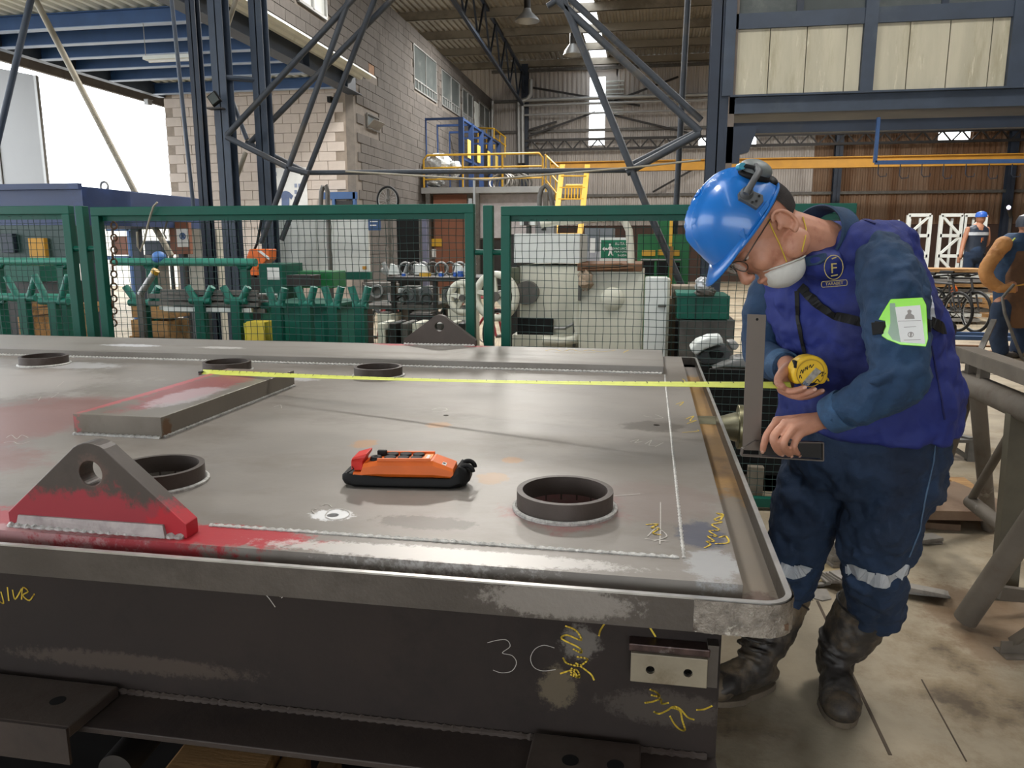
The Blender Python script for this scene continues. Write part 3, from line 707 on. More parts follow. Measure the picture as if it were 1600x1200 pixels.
# crane remote lying on the plate
def remote():
    c0 = Zp(533, 762, .8805); c1 = Zp(733, 766, .8805)
    ex = (c1-c0); L = ex.length; ex = V((ex.x, ex.y, 0)).normalized(); ey = V((-ex.y, ex.x, 0)); o = V((c0.x, c0.y, .8815))
    def P(x, y, z): return o+ex*x+ey*y+UP*z
    r = thing('crane_remote', 'orange crane remote control with black buttons and a red stop key', 'remote control', tuple(P(L/2, .04, 0)))
    sx = L/.300
    def sec(x, z0, z1, y0, y1):      # octagonal cross section
        c = min(.012, (z1-z0)*.25)
        return [P(x*sx, y0+c, z0), P(x*sx, y1-c, z0), P(x*sx, y1, z0+c), P(x*sx, y1, z1-c), P(x*sx, y1-c*.6, z1), P(x*sx, y0+c*.6, z1), P(x*sx, y0, z1-c), P(x*sx, y0, z0+c)]
    b = MB(); b.loft([sec(0, .012, .026, .012, .068), sec(.006, .005, .031, .006, .074), sec(.03, 0, .030, 0, .080), sec(.10, 0, .023, 0, .080), sec(.255, 0, .023, 0, .080), sec(.275, .001, .05, 0, .080), sec(.290, .006, .045, .006, .074), sec(.300, .016, .034, .016, .064)])
    b.build('rubber_base', M['black'], r, smooth=True, shift=False)
    def s2(x, zt, y0=.004, y1=.076): return sec(x, .0215, zt, y0, y1)
    b = MB(); b.loft([s2(.028, .034), s2(.046, .034), s2(.052, .053), s2(.085, .060), s2(.215, .062), s2(.262, .045), s2(.264, .024)])
    b.build('housing', M['orange'], r, smooth=False, shift=False)
    b = MB()
    for (ya) in (.006, .066):
        b.bar(P(.085*sx, ya+.004, .063), P(.21*sx, ya+.004, .065), .006, .006)
    b.build('rail', M['orange'], r, shift=False)
    k = MB(); k.loft([[P(x*sx, y, z) for x, y, z in q] for q in (
        [(.022, .014, .036), (.048, .014, .036), (.048, .066, .036), (.022, .066, .036)],
        [(.022, .012, .056), (.050, .012, .056), (.050, .068, .056), (.022, .068, .056)],
        [(.024, .010, .062), (.058, .010, .068), (.058, .070, .068), (.024, .070, .062)],
        [(.026, .012, .066), (.060, .012, .076), (.060, .068, .076), (.026, .068, .066)])])
    k.build('stop_button', M['red'], r, shift=False, bevel=.002)
    for i in range(3):
        for j in range(2):
            cx = (.112+i*.031); cy = .026+j*.028
            kb = MB(); kb.cyl(P(cx*sx, cy, .061), P(cx*sx, cy, .0665), .0135, 20); kb.build('button', M['black'], r, smooth=True, shift=False, bevel=.0015)
    kb = MB(); kb.cyl(P(.078*sx, .028, .058), P(.078*sx, .028, .066), .0145, 20, .012); kb.ring(P(.078*sx, .028, .066), (0, 0, 1), .0055, .003, .001, 16); kb.build('key_switch', M['black'], r, smooth=True, shift=False)
    kb = MB(); kb.bar(P(.075*sx, .055, .066), P(.097*sx, .055, .066), .012, .014); kb.build('toggle', M['black'], r, shift=False, bevel=.002)
    kb = MB(); kb.prism([P(.190*sx, .015, .0625), P(.209*sx, .015, .0625), P(.209*sx, .065, .0625), P(.190*sx, .065, .0625)], (0, 0, .0012)); kb.build('label_frame', mat('pale_orange_plastic', '#e58a3f', .5), r, shift=False)
    kb = MB(); kb.prism([P(.196*sx, .020, .0638), P(.203*sx, .020, .0638), P(.203*sx, .052, .0638), P(.196*sx, .052, .0638)], (0, 0, .0006)); kb.build('sticker', M['paper'], r, shift=False)
    q = [(.236, .010, .0545), (.245, .010, .0518), (.245, .030, .0518), (.236, .030, .0545)]
    kb = MB(); kb.prism([P(x*sx, y, z) for x, y, z in q], (0, 0, .0008)); kb.build('sticker', M['paper'], r, shift=False)
    text_mesh('printed_mark', '10', .010, P(.2405*sx, .020, .0543), (P(.2405, .03, 0)-P(.2405, .02, 0)), P(.236, 0, .0545)-P(.245, 0, .0518), M['dark'], r, .0003)
    for j in (.02, .058):
        kb = MB(); kb.torus(P(.292*sx, j, .036), tuple(ey), .014, .0055, 20, 8, -PI/2, PI/2); kb.build('bumper', M['black'], r, smooth=True, shift=False)
    kb = MB(); kb.tube([P(.012*sx, .012, .03), P(.03*sx, .006, .042), P(.026*sx, .008, .046)], .0015, 6); kb.build('strap_loop', M['black'], r, smooth=True, shift=False)
remote()
# weld grit in front of the near pad and scrap timber below the frame
def rawbox(name, m, p, q, w, h, label, cat, group=None, z=0):
    o = MB().bar(p, q, w, h).build(name, m, None, bevel=.004); return tag(o, label, cat, group)
def under(name, m, pl, z, label, cat):
    P = [Zp(u, v, z) for u, v in pl]; o = MB().prism([V((p.x, p.y, 0)) for p in P], (0, 0, z)).build(name, m, None, bevel=.006); return tag(o, label, cat)
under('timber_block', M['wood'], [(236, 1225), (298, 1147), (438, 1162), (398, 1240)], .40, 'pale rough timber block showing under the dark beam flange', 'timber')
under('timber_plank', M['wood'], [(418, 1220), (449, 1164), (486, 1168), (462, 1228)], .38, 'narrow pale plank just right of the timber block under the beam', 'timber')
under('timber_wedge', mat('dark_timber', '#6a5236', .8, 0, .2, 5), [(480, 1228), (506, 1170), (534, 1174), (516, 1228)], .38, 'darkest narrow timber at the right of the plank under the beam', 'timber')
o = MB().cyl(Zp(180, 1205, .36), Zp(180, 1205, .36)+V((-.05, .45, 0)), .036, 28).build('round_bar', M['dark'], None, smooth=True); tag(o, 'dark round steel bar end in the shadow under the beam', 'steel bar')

# ------------------------------------------------------------------ green mesh fence
FN = 4.17
def panel(x0, x1, zt, label, z0=.02):
    t = thing('mesh_fence_panel', label, 'fence', ((x0+x1)/2, FN, 0), 'green mesh fence panels beyond the steel frame')
    w = .05
    for nm, a, b in (('top_rail', (x0, FN, zt-w/2), (x1, FN, zt-w/2)), ('bottom_rail', (x0, FN, z0+w/2), (x1, FN, z0+w/2)),
                     ('upright', (x0+w/2, FN, z0+w), (x0+w/2, FN, zt-w)), ('upright', (x1-w/2, FN, z0+w), (x1-w/2, FN, zt-w))):
        MB().bar(a, b, w, w, up=(0, 0, 1) if nm != 'upright' else (0, 1, 0)).build(nm, M['green'], t, shift=False, bevel=.003)
    MB().box((x0+w, FN+.012, zt-w-.03), (x1-w, FN+.018, zt-w)).build('clamp_strip', M['green'], t, shift=False)
    mb = MB(); P = .0405; r = .0019
    nx = int((x1-x0-.06)/P); nz = int((zt-z0-.06)/P)
    ph = random.uniform(0, 6)
    for i in range(1, nx+1):
        x = x0+.03+i*P; pts = [(x+.002*math.sin(k*1.3+i+ph), FN+.014+.0018*(-1)**(k+i), z0+.04+(zt-z0-.08)*k/nz) for k in range(nz+1)]
        mb.tube(pts, r, 3, caps=False)
    for j in range(1, nz+1):
        z = z0+.03+j*P; pts = [(x0+.04+(x1-x0-.08)*k/nx, FN+.014-.0018*(-1)**(k+j), z+.0025*math.sin(k*.35+j*.8+ph)) for k in range(nx+1)]
        mb.tube(pts, r, 3, caps=False)
    m = mb.build('wire_mesh', M['green_wire'], t, shift=False); m['kind'] = 'stuff'
    return t
def post(x, zt, label, lean=0):
    t = thing('fence_post', label, 'fence post', (x, FN, 0), 'square green posts between the fence panels')
    MB().bar((x-lean, FN, 0), (x, FN, zt), .052, .052, up=(0, 1, 0)).build('post', M['green'], t, shift=False, bevel=.003)
    for z in (zt-.25, .35): MB().cyl((x-.075, FN, z), (x+.075, FN, z), .016, 14).build('hinge_pin', M['green'], t, smooth=True, shift=False)
    MB().box((x-.08, FN-.08, 0), (x+.08, FN+.08, .01)).build('foot_plate', M['green'], t, shift=False)
panel(-5.75, -3.42, 1.648, 'leftmost green mesh fence panel in front of the blue container')
panel(-3.275, -.95, 1.637, 'wide middle green mesh fence panel between the two posts')
panel(-.80, 1.0, 1.622, 'right green mesh fence panel in front of the cream machine, ending behind the worker')
post(-3.35, 1.645, 'green fence post left of the middle panel')
post(-.872, 1.628, 'green fence post right of the middle panel')
# ------------------------------------------------------------------ steelwork of the hall
def face(u0, v0, u1, v1, y):
    a = Yp(u0, (v0+v1)/2, y); b = Yp(u1, (v0+v1)/2, y); um = (u0+u1)/2
    return a.x, b.x, Yp(um, v1, y).z, Yp(um, v0, y).z
def fbox(name, m, u0, v0, u1, v1, y, d, parent=None, **k):
    x0, x1, z0, z1 = face(u0, v0, u1, v1, y)
    if y < 13 and v1 >= 500: z0 = 0.0
    z0 = max(z0, 0.0)
    return MB().box((x0, y, z0), (x1, y+d, z1)).build(name, m, parent, **k)
pt_ = thing('portal_truss', 'tall portal of dusty grey-blue columns and crossing tubes between fence and block wall', 'steel truss', (-2, 8.3, 0))
def tb_(m, y, r, *pts, y2=None, name='brace_tube'):
    P = [Yp(u, v, y if i == 0 or y2 is None else y2) for i, (u, v) in enumerate(pts)]
    MB().tube(P, r*.72, 10).build(name, m, pt_, smooth=True, shift=False)
def ext(p, q, k): return (p[0]+(q[0]-p[0])*k, p[1]+(q[1]-p[1])*k)
TG, TBg = M['tube_grey'], M['tube_beige']
def icol(x, y, w, m, z1=8.3, name='column', z0=0, parent=None, h=None):
    h = h or w; b = MB(); t = .012
    b.box((x-w/2, y-h/2, z0), (x+w/2, y-h/2+t, z1)); b.box((x-w/2, y+h/2-t, z0), (x+w/2, y+h/2, z1)); b.box((x-t/2, y-h/2, z0), (x+t/2, y+h/2, z1))
    return b.build(name, m, parent or pt_, shift=False)
for (cx_, cy_, cw_, cm_, cl_) in ((-4.63, 8.1, .16, M['navy'], 'middle dusty blue column of the three behind the middle fence panel'), (-4.33, 8.4, .15, M['navy'], 'right dusty blue column of the three behind the middle fence panel'), (-5.05, 8.3, .11, M['navy_dark'], 'slim dark column left of the two dusty blue columns')):
    ct_ = thing('steel_column', cl_, 'steel column', (cx_, cy_, 0), 'columns left of the portal truss')
    icol(cx_, cy_, cw_, cm_, 8.3, 'column_section', .012, ct_); MB().box((cx_-.12, cy_-.12, 0), (cx_+.12, cy_+.12, .012)).build('base_plate', cm_, ct_, shift=False)
tb_(M['navy'], 8.0, .03, (266, -20), (303, 330))
for z in (3.2, 4.4, 5.6): MB().tube([(-4.6, 8.1, z), (-4.35, 8.4, z+.02)], .03, 8).build('brace_tube', M['navy'], pt_, smooth=True, shift=False)
tb_(TG, 8.0, .045, (354, 212), (700, -162)); tb_(TG, 8.5, .045, (390, 224), (760, -150))
tb_(TG, 8.0, .042, (408, 380), (545, 0), ext((430, 318), (545, 0), 1.6)); tb_(TG, 8.4, .042, (440, 375), (585, 0), ext((462, 318), (582, 0), 1.6))
tb_(TG, 8.0, .042, (354, 214), (452, 263), (482, 271)); tb_(TG, 8.5, .042, (385, 222), (482, 271))
tb_(TG, 8.1, .036, (470, 270), (985, 266)); tb_(M['tube_beige'], 7.95, .014, (540, 268), (760, 281), (985, 262), (1095, 250))
tb_(TG, 8.0, .052, (979, 270), (1094, 208)); tb_(TG, 8.35, .045, (985, 258), (1094, 204))
tb_(TG, 8.0, .050, (858, -12), (1094, 206)); tb_(TG, 8.35, .046, (880, -12), (1096, 188)); tb_(TG, 8.0, .05, (862, -20), (700, -200)); 
tb_(TG, 8.0, .05, (872, -20), (1010, 322), (1075, 470))
tb_(TBg, 8.6, .05, (40, -30), (220, 318), (268, 400)); tb_(M['navy'], 8.0, .05, (55, -30), (-6, 230))
tb_(TBg, 8.4, .036, (375, -20), (344, 75)); tb_(TBg, 8.4, .036, (384, 238), (362, 300)); tb_(M['navy'], 8.3, .036, (352, 130), (386, 218))
tb_(M['tube_grey'], 9.0, .045, (1077, -40), (1056, 330), (1052, 420))
tb_(TG, 8.0, .04, (855, 10), (930, -40))
# floodlight on the column
f = thing('floodlight', 'small square floodlight bracketed to the blue column', 'floodlight', tuple(Yp(333, 165, 7.95)))
x0, x1, z0, z1 = face(324, 147, 342, 166, 7.93)
MB().bar((x0+.05, 7.93, z1), (x1, 7.9, z0+.02), .11, .03, up=(0, -1, .3)).build('housing', M['black'], f, shift=False)
MB().bar((x0+.055, 7.91, z1-.01), (x1-.005, 7.88, z0+.03), .085, .01, up=(0, -1, .3)).build('lens', M['glass_dull'], f, shift=False)
MB().box((x0, 7.9, z0-.03), (x1+.03, 8.0, z0-.015)).build('bracket', M['dark'], f, shift=False)

# right hand column and the office booth on its beams
rc = thing('hall_column', 'full-height dark blue column at the left edge of the raised booth', 'steel column', (.56, 8.3, 0))
icol(.60, 8.1, .19, M['navy_dark'], 8.3, 'column_section', 0, rc)
MB().box((.44, 7.9, 0), (.76, 8.3, .02)).build('base_plate', M['navy_dark'], rc, shift=False)
MB().box((.69, 8.0, 1.6), (.75, 8.06, 6)).build('side_channel', mat('dusty_brown_channel', '#6a6058', .7, .1), rc, shift=False)
bt = thing('raised_booth', 'raised blue-framed booth with cream panels and windows at upper right', 'office booth', (2.4, 9.5, 2.6))
BY = 8.0
def bb(name, m, u0, v0, u1, v1, y=BY, d=.1): 
    # level members: heights taken at the column end
    x0 = Yp(u0, v0, y).x; x1 = Yp(u1, v0, y).x; s = .034
    z1 = Yp(1145, v0, y).z; z0 = Yp(1145, v1, y).z
    MB().box((x0, y, z0), (x1, y+d, z1)).build(name, m, bt, shift=False); return x0, x1, z0, z1
XR = 5.2; BD = 8.75
zl = lambda v: Yp(1145, v, BY).z
fr_ = M['navy']
MB().box((.70, BY, zl(178)), (XR, BY+.12, zl(153))).build('bottom_beam', fr_, bt, shift=False)
MB().box((.70, BY-.06, zl(153)), (XR, BY+.12, zl(150))).build('beam_flange', fr_, bt, shift=False)
MB().box((.66, BY-.0, zl(46)), (XR, BY+.1, zl(22))).build('middle_rail', fr_, bt, shift=False)
for (u0, u1) in ((1130, 1147), (1346, 1366), (1575, 1602)):
    MB().box((Yp(u0, 100, BY).x, BY-.02, zl(150)), (Yp(u1, 100, BY).x, BY+.1, 4.6)).build('post', fr_, bt, shift=False)
for (u0, u1) in ((1147, 1346), (1366, 1575)):
    xs = [Yp(u0, 100, BY).x+(Yp(u1, 100, BY).x-Yp(u0, 100, BY).x)*f_ for f_ in ((0, .28, .57, .88, 1) if u0 < 1200 else (0, .26, .56, .87, 1))]
    for a, b in zip(xs[:-1], xs[1:]):
        MB().box((a+.004, BY+.03, zl(149)), (b-.004, BY+.06, zl(46))).build('cream_panel', M['cream_panel'], bt, shift=False)
    x0, x1 = xs[0], xs[-1]; xm = (x0+x1)/2
    MB().box((x0, BY+.03, zl(22)), (xm-.03, BY+.04, 4.5)).build('window_pane', M['glass_dull'], bt, shift=False)
    MB().box((xm+.03, BY+.03, zl(22)), (x1, BY+.04, 4.5)).build('window_pane', M['glass_dull'], bt, shift=False)
    MB().box((xm-.03, BY+.01, zl(22)), (xm+.03, BY+.06, 4.5)).build('mullion', M['navy_dark'], bt, shift=False)
MB().box((Yp(1602, 100, BY).x+.004, BY+.03, zl(149)), (XR, BY+.06, zl(46))).build('cream_panel', M['cream_panel'], bt, shift=False)
MB().box((.66, BY, 4.5), (XR, BY+.1, 4.7)).build('top_rail', fr_, bt, shift=False)
MB().box((.70, BY+.12, 2.66), (XR, BD, 2.80)).build('floor_slab', M['navy_dark'], bt, shift=False)
MB().box((.70, BD-.05, 2.8), (XR, BD, 4.7)).build('rear_wall', M['cream_panel'], bt, shift=False)
MB().box((.70, BY+.1, 2.8), (.76, BD, 4.7)).build('side_wall', M['navy'], bt, shift=False)
MB().box((.70, BY, 4.7), (XR, BD, 4.76)).build('booth_roof', M['navy_dark'], bt, shift=False)
for y in ():
    icol_ = MB(); icol_.box((.70, y, 2.42), (XR, y+.012, 2.62)); icol_.box((.7, y-.06, 2.42), (XR, y+.07, 2.432)); icol_.build('floor_beam', M['navy_dark'], bt, shift=False)
z_b = Yp(1145, 205, BY).z
MB().box((.72, BY+.1, Yp(1145, 207, BY).z), (XR, BY+.2, Yp(1145, 190, BY).z)).build('lower_beam', M['navy_dark'], bt, shift=False)
MB().prism([(.66, BY, 2.54), (.98, BY, 2.54), (.9, BY, 2.3), (.82, BY, 2.28), (.82, BY, 2.2), (.68, BY, 2.2)], (0, .1, 0)).build('knee_plate', M['navy_dark'], bt, shift=False)
# blue bus-bar with hooks under the booth
hk = thing('hook_rail', 'blue square rail with hanging wire hooks below the booth', 'rail', tuple(Yp(1480, 260, 7.8)))
q = Yp(1367, 254, 7.8); MB().bar((q.x, 7.8, q.z), (4.6, 7.8, q.z-.02), .03, .035).build('rail_bar', M['blue_beam'], hk, shift=False)
MB().bar((q.x, 7.8, q.z), (q.x, 7.8, 2.56), .03, .03).build('hanger', M['blue_beam'], hk, shift=False)
for k, u in enumerate((1373, 1407, 1441, 1475, 1510, 1546, 1582)):
    h0 = Yp(u, 256, 7.8); MB().tube([h0, h0+V((0, 0, -.09-.015*(k % 2))), h0+V((.02, 0, -.115-.015*(k % 2))), h0+V((.075, 0, -.11-.015*(k % 2))), h0+V((.075, 0, -.085-.015*(k % 2)))], .0045, 6).build('wire_hook', M['navy_dark'], hk, shift=False)

# crane girder, far truss, pipes on the end wall
cg = thing('crane_girder', 'long ochre crane girder crossing in front of the far wall', 'crane girder', (4, 28, 4.1))
zt, zb = Yp(1200, 247, 28).z, Yp(1200, 264, 28).z
b = MB(); b.box((-3.6, 28, zb), (14.8, 28.04, zt)); b.box((-3.6, 27.9, zt-.03), (14.8, 28.14, zt)); b.box((-3.6, 27.9, zb), (14.8, 28.14, zb+.03))
b.build('girder', M['yellow_crane'], cg, shift=False)
ft = thing('lattice_girder', 'dark lattice girder with zigzag web high on the far wall', 'truss', (4, 30.6, 5.1))
z1, z0 = Yp(1200, 211, 30.6).z, Yp(1200, 227, 30.6).z
MB().bar((-5, 30.6, z1), (14.8, 30.6, z1), .1, .09).build('top_chord', M['dark'], ft, shift=False)
MB().bar((-5, 30.6, z0), (14.8, 30.6, z0), .1, .09).build('bottom_chord', M['dark'], ft, shift=False)
x = -5
while x < 14.4:
    MB().bar((x, 30.6, z0), (x+.32, 30.6, z1), .05, .05).build('diagonal', M['dark'], ft, shift=False)
    MB().bar((x+.32, 30.6, z1), (x+.64, 30.6, z0), .05, .05).build('diagonal', M['dark'], ft, shift=False); x += .64
wc = sroot('trim_3')
for u in (820, 1310, 1582): 
    x = Yp(u, 250, 30.7).x; icol(x, 30.75, .26, M['navy_dark'], 8.2, 'wall_column', 0, wc)
for (p, q_) in (((820, 135), (1000, 165)), ((825, 213), (930, 175)), ((950, 178), (1085, 210)), ((1060, 120), (940, 165)), ((820, 205), (870, 190)), ((1020, 300), (1130, 238))):
    a = Yp(*p, 30.7); b_ = Yp(*q_, 30.7); MB().bar(a, b_, .07, .07).build('wall_brace', M['dark'], wc, shift=False)
pp = thing('service_pipes', 'pale service pipes running level along the far wall', 'pipe', (-1, 30.5, 6))
for v, r in ((157, .07), (165, .05), (180, .04)):
    a = Yp(815, v, 30.4); MB().tube([a, V((14.6, 30.4, a.z))], r, 10).build('pipe', M['galv'], pp, smooth=True, shift=False)
MB().tube([Yp(829, 124, 30.4), Yp(829, 148, 30.4), Yp(824, 155, 30.4), Yp(815, 158, 30.4)], .09, 10).build('pipe_elbow', M['galv'], pp, smooth=True, shift=False)
for u in (810, 816): MB().tube([Yp(u, 160, 30.4), Yp(u+1, 255, 30.4)], .08, 10).build('drop_pipe', M['galv'], pp, smooth=True, shift=False)
MB().tube([Yp(769, 158, 30.4), Yp(769, 260, 30.4)], .07, 10).build('drop_pipe', M['galv'], pp, smooth=True, shift=False)
# lattice girder along the eaves of the block wall
lg = thing('roof_girder', 'dark roof lattice girder running away towards the far wall', 'truss', (-5, 25, 6.6))
B0, B1 = V((-5, 19.8, 7.36)), V((-5, 31, 6.63)); T0 = Xp(754, 0, -5); T1 = V((-5, 31, 7.81)); 
B0 = B1+(B0-B1)*1.35; T0 = T1+(T0-T1)*((B0.y-31)/(T0.y-31))
MB().bar(B0, B1, .09, .09).build('bottom_chord', M['navy_dark'], lg, shift=False); MB().bar(T0, T1, .09, .09).build('top_chord', M['navy_dark'], lg, shift=False)
for k in range(9):
    a = B0+(B1-B0)*(k/9); b_ = T0+(T1-T0)*((k+.5)/9); c_ = B0+(B1-B0)*((k+1)/9)
    MB().bar(a, b_, .05, .05).build('diagonal', M['navy_dark'], lg, shift=False); MB().bar(b_, c_, .05, .05).build('diagonal', M['navy_dark'], lg, shift=False)
# high bay lamps
for i, (x, y) in enumerate(LAMPS):
    pos = ['left near', 'right near', 'left middle', 'right middle', 'left far', 'right far'][i]
    l = thing('high_bay_lamp', 'round high-bay lamp hanging under the roof, %s of the six' % pos, 'lamp', (x, y, 7.4), 'high-bay lamps under the roof')
    MB().tube([(x, y, 7.38), (x, y, 7.45), (x, y, 7.62), (x, y, 7.7)], [.34, .30, .12, .1], 20, caps=False).build('reflector', M['galv'], l, smooth=True, shift=False)
    MB().cyl((x, y, 7.7), (x, y, 7.95), .09, 14).build('ballast', M['dark'], l, smooth=True, shift=False)
    MB().cyl((x, y, 7.95), (x, y, 8.34), .008, 6).build('cable', M['black'], l, shift=False)
l = thing('bay_lamp', 'dark bell-shaped lamp hanging near the roof light strip', 'lamp', tuple(Yp(895, 80, 20)))
c = Yp(895, 86, 20)
MB().tube([c, c+V((0, 0, .1)), c+V((0, 0, .25))], [.24, .2, .09], 20, caps=False).build('reflector', M['galv'], l, smooth=True, shift=False)
MB().cyl(c+V((0, 0, .25)), c+V((0, 0, .5)), .08, 12).build('ballast', M['dark'], l, shift=False); MB().cyl(c+V((0, 0, .5)), V((c.x, c.y, 8.3)), .008, 6).build('cable', M['black'], l, shift=False)

# platform with yellow railing
PY = 21.0
ps = thing('steel_platform', 'raised grey platform deck on posts beside the block wall', 'platform', (-4.6, 22.5, 0))
zp = Yp(750, 292, PY).z; xa, xb = XW+.02, Yp(858, 292, PY).x
MB().box((xa, PY, zp-.16), (xb, 25, zp)).build('deck', M['galv'], ps, shift=False)
for u in (668, 745, 852): x = Yp(u, 300, PY).x; MB().box((x-.06, PY, 0), (x+.06, PY+.12, zp-.16)).build('post', M['galv_dark'], ps, shift=False)
MB().box((Yp(672, 300, PY).x, PY+.3, .02), (Yp(725, 300, PY).x, PY+.36, zp-.17)).build('brown_panel', M['brown_door'], ps, shift=False)
MB().box((Yp(742, 300, PY).x, PY+.5, 1.6), (Yp(848, 300, PY).x, PY+.56, zp-.17)).build('grey_panel', mat('pale_grey_panel', '#b3aeb0', .7), ps, shift=False)
MB().box((Yp(742, 300, PY).x, PY+.6, .02), (Yp(848, 300, PY).x, PY+.7, 1.55)).build('dark_panel', M['dark'], ps, shift=False)
for nm, mm, (u0, v0, u1, v1) in (('warning_sign', M['yellow'], (673, 373, 690, 385)), ('notice', M['paper'], (673, 389, 681, 402))):
    fbox(nm, mm, u0, v0, u1, v1, PY+.26, .02, ps, shift=False)
yr = thing('yellow_railing', 'yellow two-rail guard railing along the platform edge', 'railing', (-4.6, PY, zp))
R_ = .028
def yp(u, v, y=PY): return Yp(u, v, y)
zt = yp(760, 241).z; zm = yp(760, 261).z; zl_ = yp(760, 279).z
x0 = yp(662, 260).x; x1 = yp(848, 260).x
MB().tube([(x0, PY, zp), (x0, PY, zt-.12), (x0+.1, PY, zt), (x1-.1, PY, zt), (x1, PY, zt-.12), (x1, PY, zp)], R_, 10).build('top_rail', M['yellow'], yr, smooth=True, shift=False)
for z in (zm, zl_): MB().tube([(x0, PY, z), (x1, PY, z)], R_*.8, 8).build('mid_rail', M['yellow'], yr, smooth=True, shift=False)
for u in (723, 785): x = yp(u, 260).x; MB().tube([(x, PY, zp), (x, PY, zt)], R_, 8).build('post', M['yellow'], yr, smooth=True, shift=False)
ys = thing('yellow_stair', 'yellow handrailed stair descending from the right end of the platform', 'stair', tuple(yp(900, 330)))
for (p, q_) in (((852, 242), (873, 262)), ((852, 262), (872, 285)), ((852, 280), (872, 305))):
    MB().tube([yp(*p), yp(*q_, 20)], R_*.8, 8).build('handrail', M['yellow'], ys, smooth=True, shift=False)
for u, v0, v1 in ((853, 241, 300), (860, 248, 306), (868, 256, 312)): MB().tube([yp(u, v0, 20.6), yp(u, v1, 20.6)], R_*.6, 8).build('baluster', M['yellow'], ys, smooth=True, shift=False)
# ladder stair rising to the platform
ly = 15.5
ld = thing('yellow_ladder', 'bright yellow ladder stair standing between machine and platform', 'ladder', tuple(Yp(895, 330, ly)))
for (u0, v0, u1, v1) in ((879, 258, 862, 405), (918, 258, 902, 405)):
    a = Yp(u0, v0, ly); b_ = Yp(u1, v1, ly-1.2); b_ = a+(b_-a)*(a.z/(a.z-b_.z)); MB().bar(a, b_, .1, .05, up=(0, 1, .5)).build('stringer', M['yellow'], ld, shift=False)
for k in range(7):
    v = 275+k*18; a = Yp(879-(v-258)*.115, v, ly-(v-258)*.008); b_ = Yp(918-(v-258)*.11, v, ly-(v-258)*.008); MB().bar(a, b_, .12, .02).build('tread', M['yellow'], ld, shift=False)
MB().tube([Yp(884, 290, ly+.5), Yp(913, 290, ly+.5)], .03, 8).build('rear_rail', M['yellow'], ld, shift=False)
for k in range(7): u = 884+k*4.8; MB().tube([Yp(u, 290, ly+.5), Yp(u-1, 312, ly+.5)], .016, 6).build('baluster', M['yellow'], ld, shift=False)
# blue cage on the platform
M['cage_blue'] = mat('deep_blue_cage_paint', '#1d3660', .5, 0, .1, 3)
cgx = thing('blue_cage', 'dark blue steel storage cage standing on the platform by the wall', 'cage', tuple(Yp(700, 290, 21.6)))
xs = (Yp(663, 240, 21.6).x, Yp(721, 240, 21.6).x); zt2 = Yp(690, 184, 21.6).z
for y in (21.6, 22.8, 24.2, 25.6, 27.0):
    for x in xs:
        MB().box((x-.07, y-.05, zp), (x+.07, y+.05, zt2)).build('post', M['cage_blue'], cgx, shift=False)
    MB().box((xs[0], y-.03, zt2-.06), (xs[1], y+.03, zt2)).build('cross_rail', M['cage_blue'], cgx, shift=False)
for x in xs: 
    MB().box((x-.04, 21.6, zt2-.06), (x+.04, 27, zt2)).build('long_rail', M['cage_blue'], cgx, shift=False)
    MB().box((x-.04, 21.6, zp+.8), (x+.04, 27, zp+.86)).build('long_rail', M['cage_blue'], cgx, shift=False)
for k, y in enumerate((22.1, 23.4, 24.9, 26.2)): MB().box((xs[1]+.05, y, zp+.9), (xs[1]+.07, y+.35, zp+1.4)).build('yellow_tag', mat('yellow_card', '#e2c35c', .7), cgx, shift=False)
# landing railing far right of the cage
lr = thing('landing_railing', 'thin yellow railing on the upper landing beyond the blue cage', 'railing', tuple(Yp(775, 235, 28)))
for (a_, b_) in (((745, 200), (772, 201)), ((772, 201), (790, 215)), ((745, 214), (772, 215)), ((772, 215), (790, 228))): MB().tube([Yp(*a_, 28), Yp(*b_, 27)], .03, 6).build('rail', M['yellow'], lr, shift=False)
for u, v in ((747, 200), (760, 200), (772, 201), (781, 208), (789, 214)): MB().tube([Yp(u, v, 27.6), Yp(u, v+32, 27.6)], .025, 6).build('post', M['yellow'], lr, shift=False)
# wrapped bundles on the platform
def lump(mb, c, r, n=16, m=10, amp=.12, seed=1):
    rnd = random.Random(seed); k = len(mb.v); mb.sph(c, r, n, m)
    for i in range(k, len(mb.v)):
        d = mb.v[i]-V(c); mb.v[i] = V(c)+d*(1+rnd.uniform(-amp, amp))
for i, (u, v, w, h) in enumerate(((685, 258, 21, 17), (711, 264, 11, 12), (680, 285, 14, 7))):
    c = Yp(u, v, 21.3); mb = MB(); lump(mb, c, (w*.0178, .3, h*.0178), seed=i)
    o = mb.build('wrapped_bundle', M['tarp'], None, smooth=False); tag(o, ['large silver plastic-wrapped bundle behind the yellow railing', 'small silver wrapped bundle right of the large one', 'flat mesh-wrapped bundle under the large silver one'][i], 'bundle')
mb = MB()
for k in range(7):
    a = Yp(780+k*6, 284+(k % 3)*2, 21.4+.1*k); mb.torus(a, (.2, 1, .3*k-.8), .28, .03, 18, 6)
o = mb.build('hose_coil', M['galv_dark'], None, smooth=True); tag(o, 'grey hose coils lying on the platform behind the railing', 'hose')
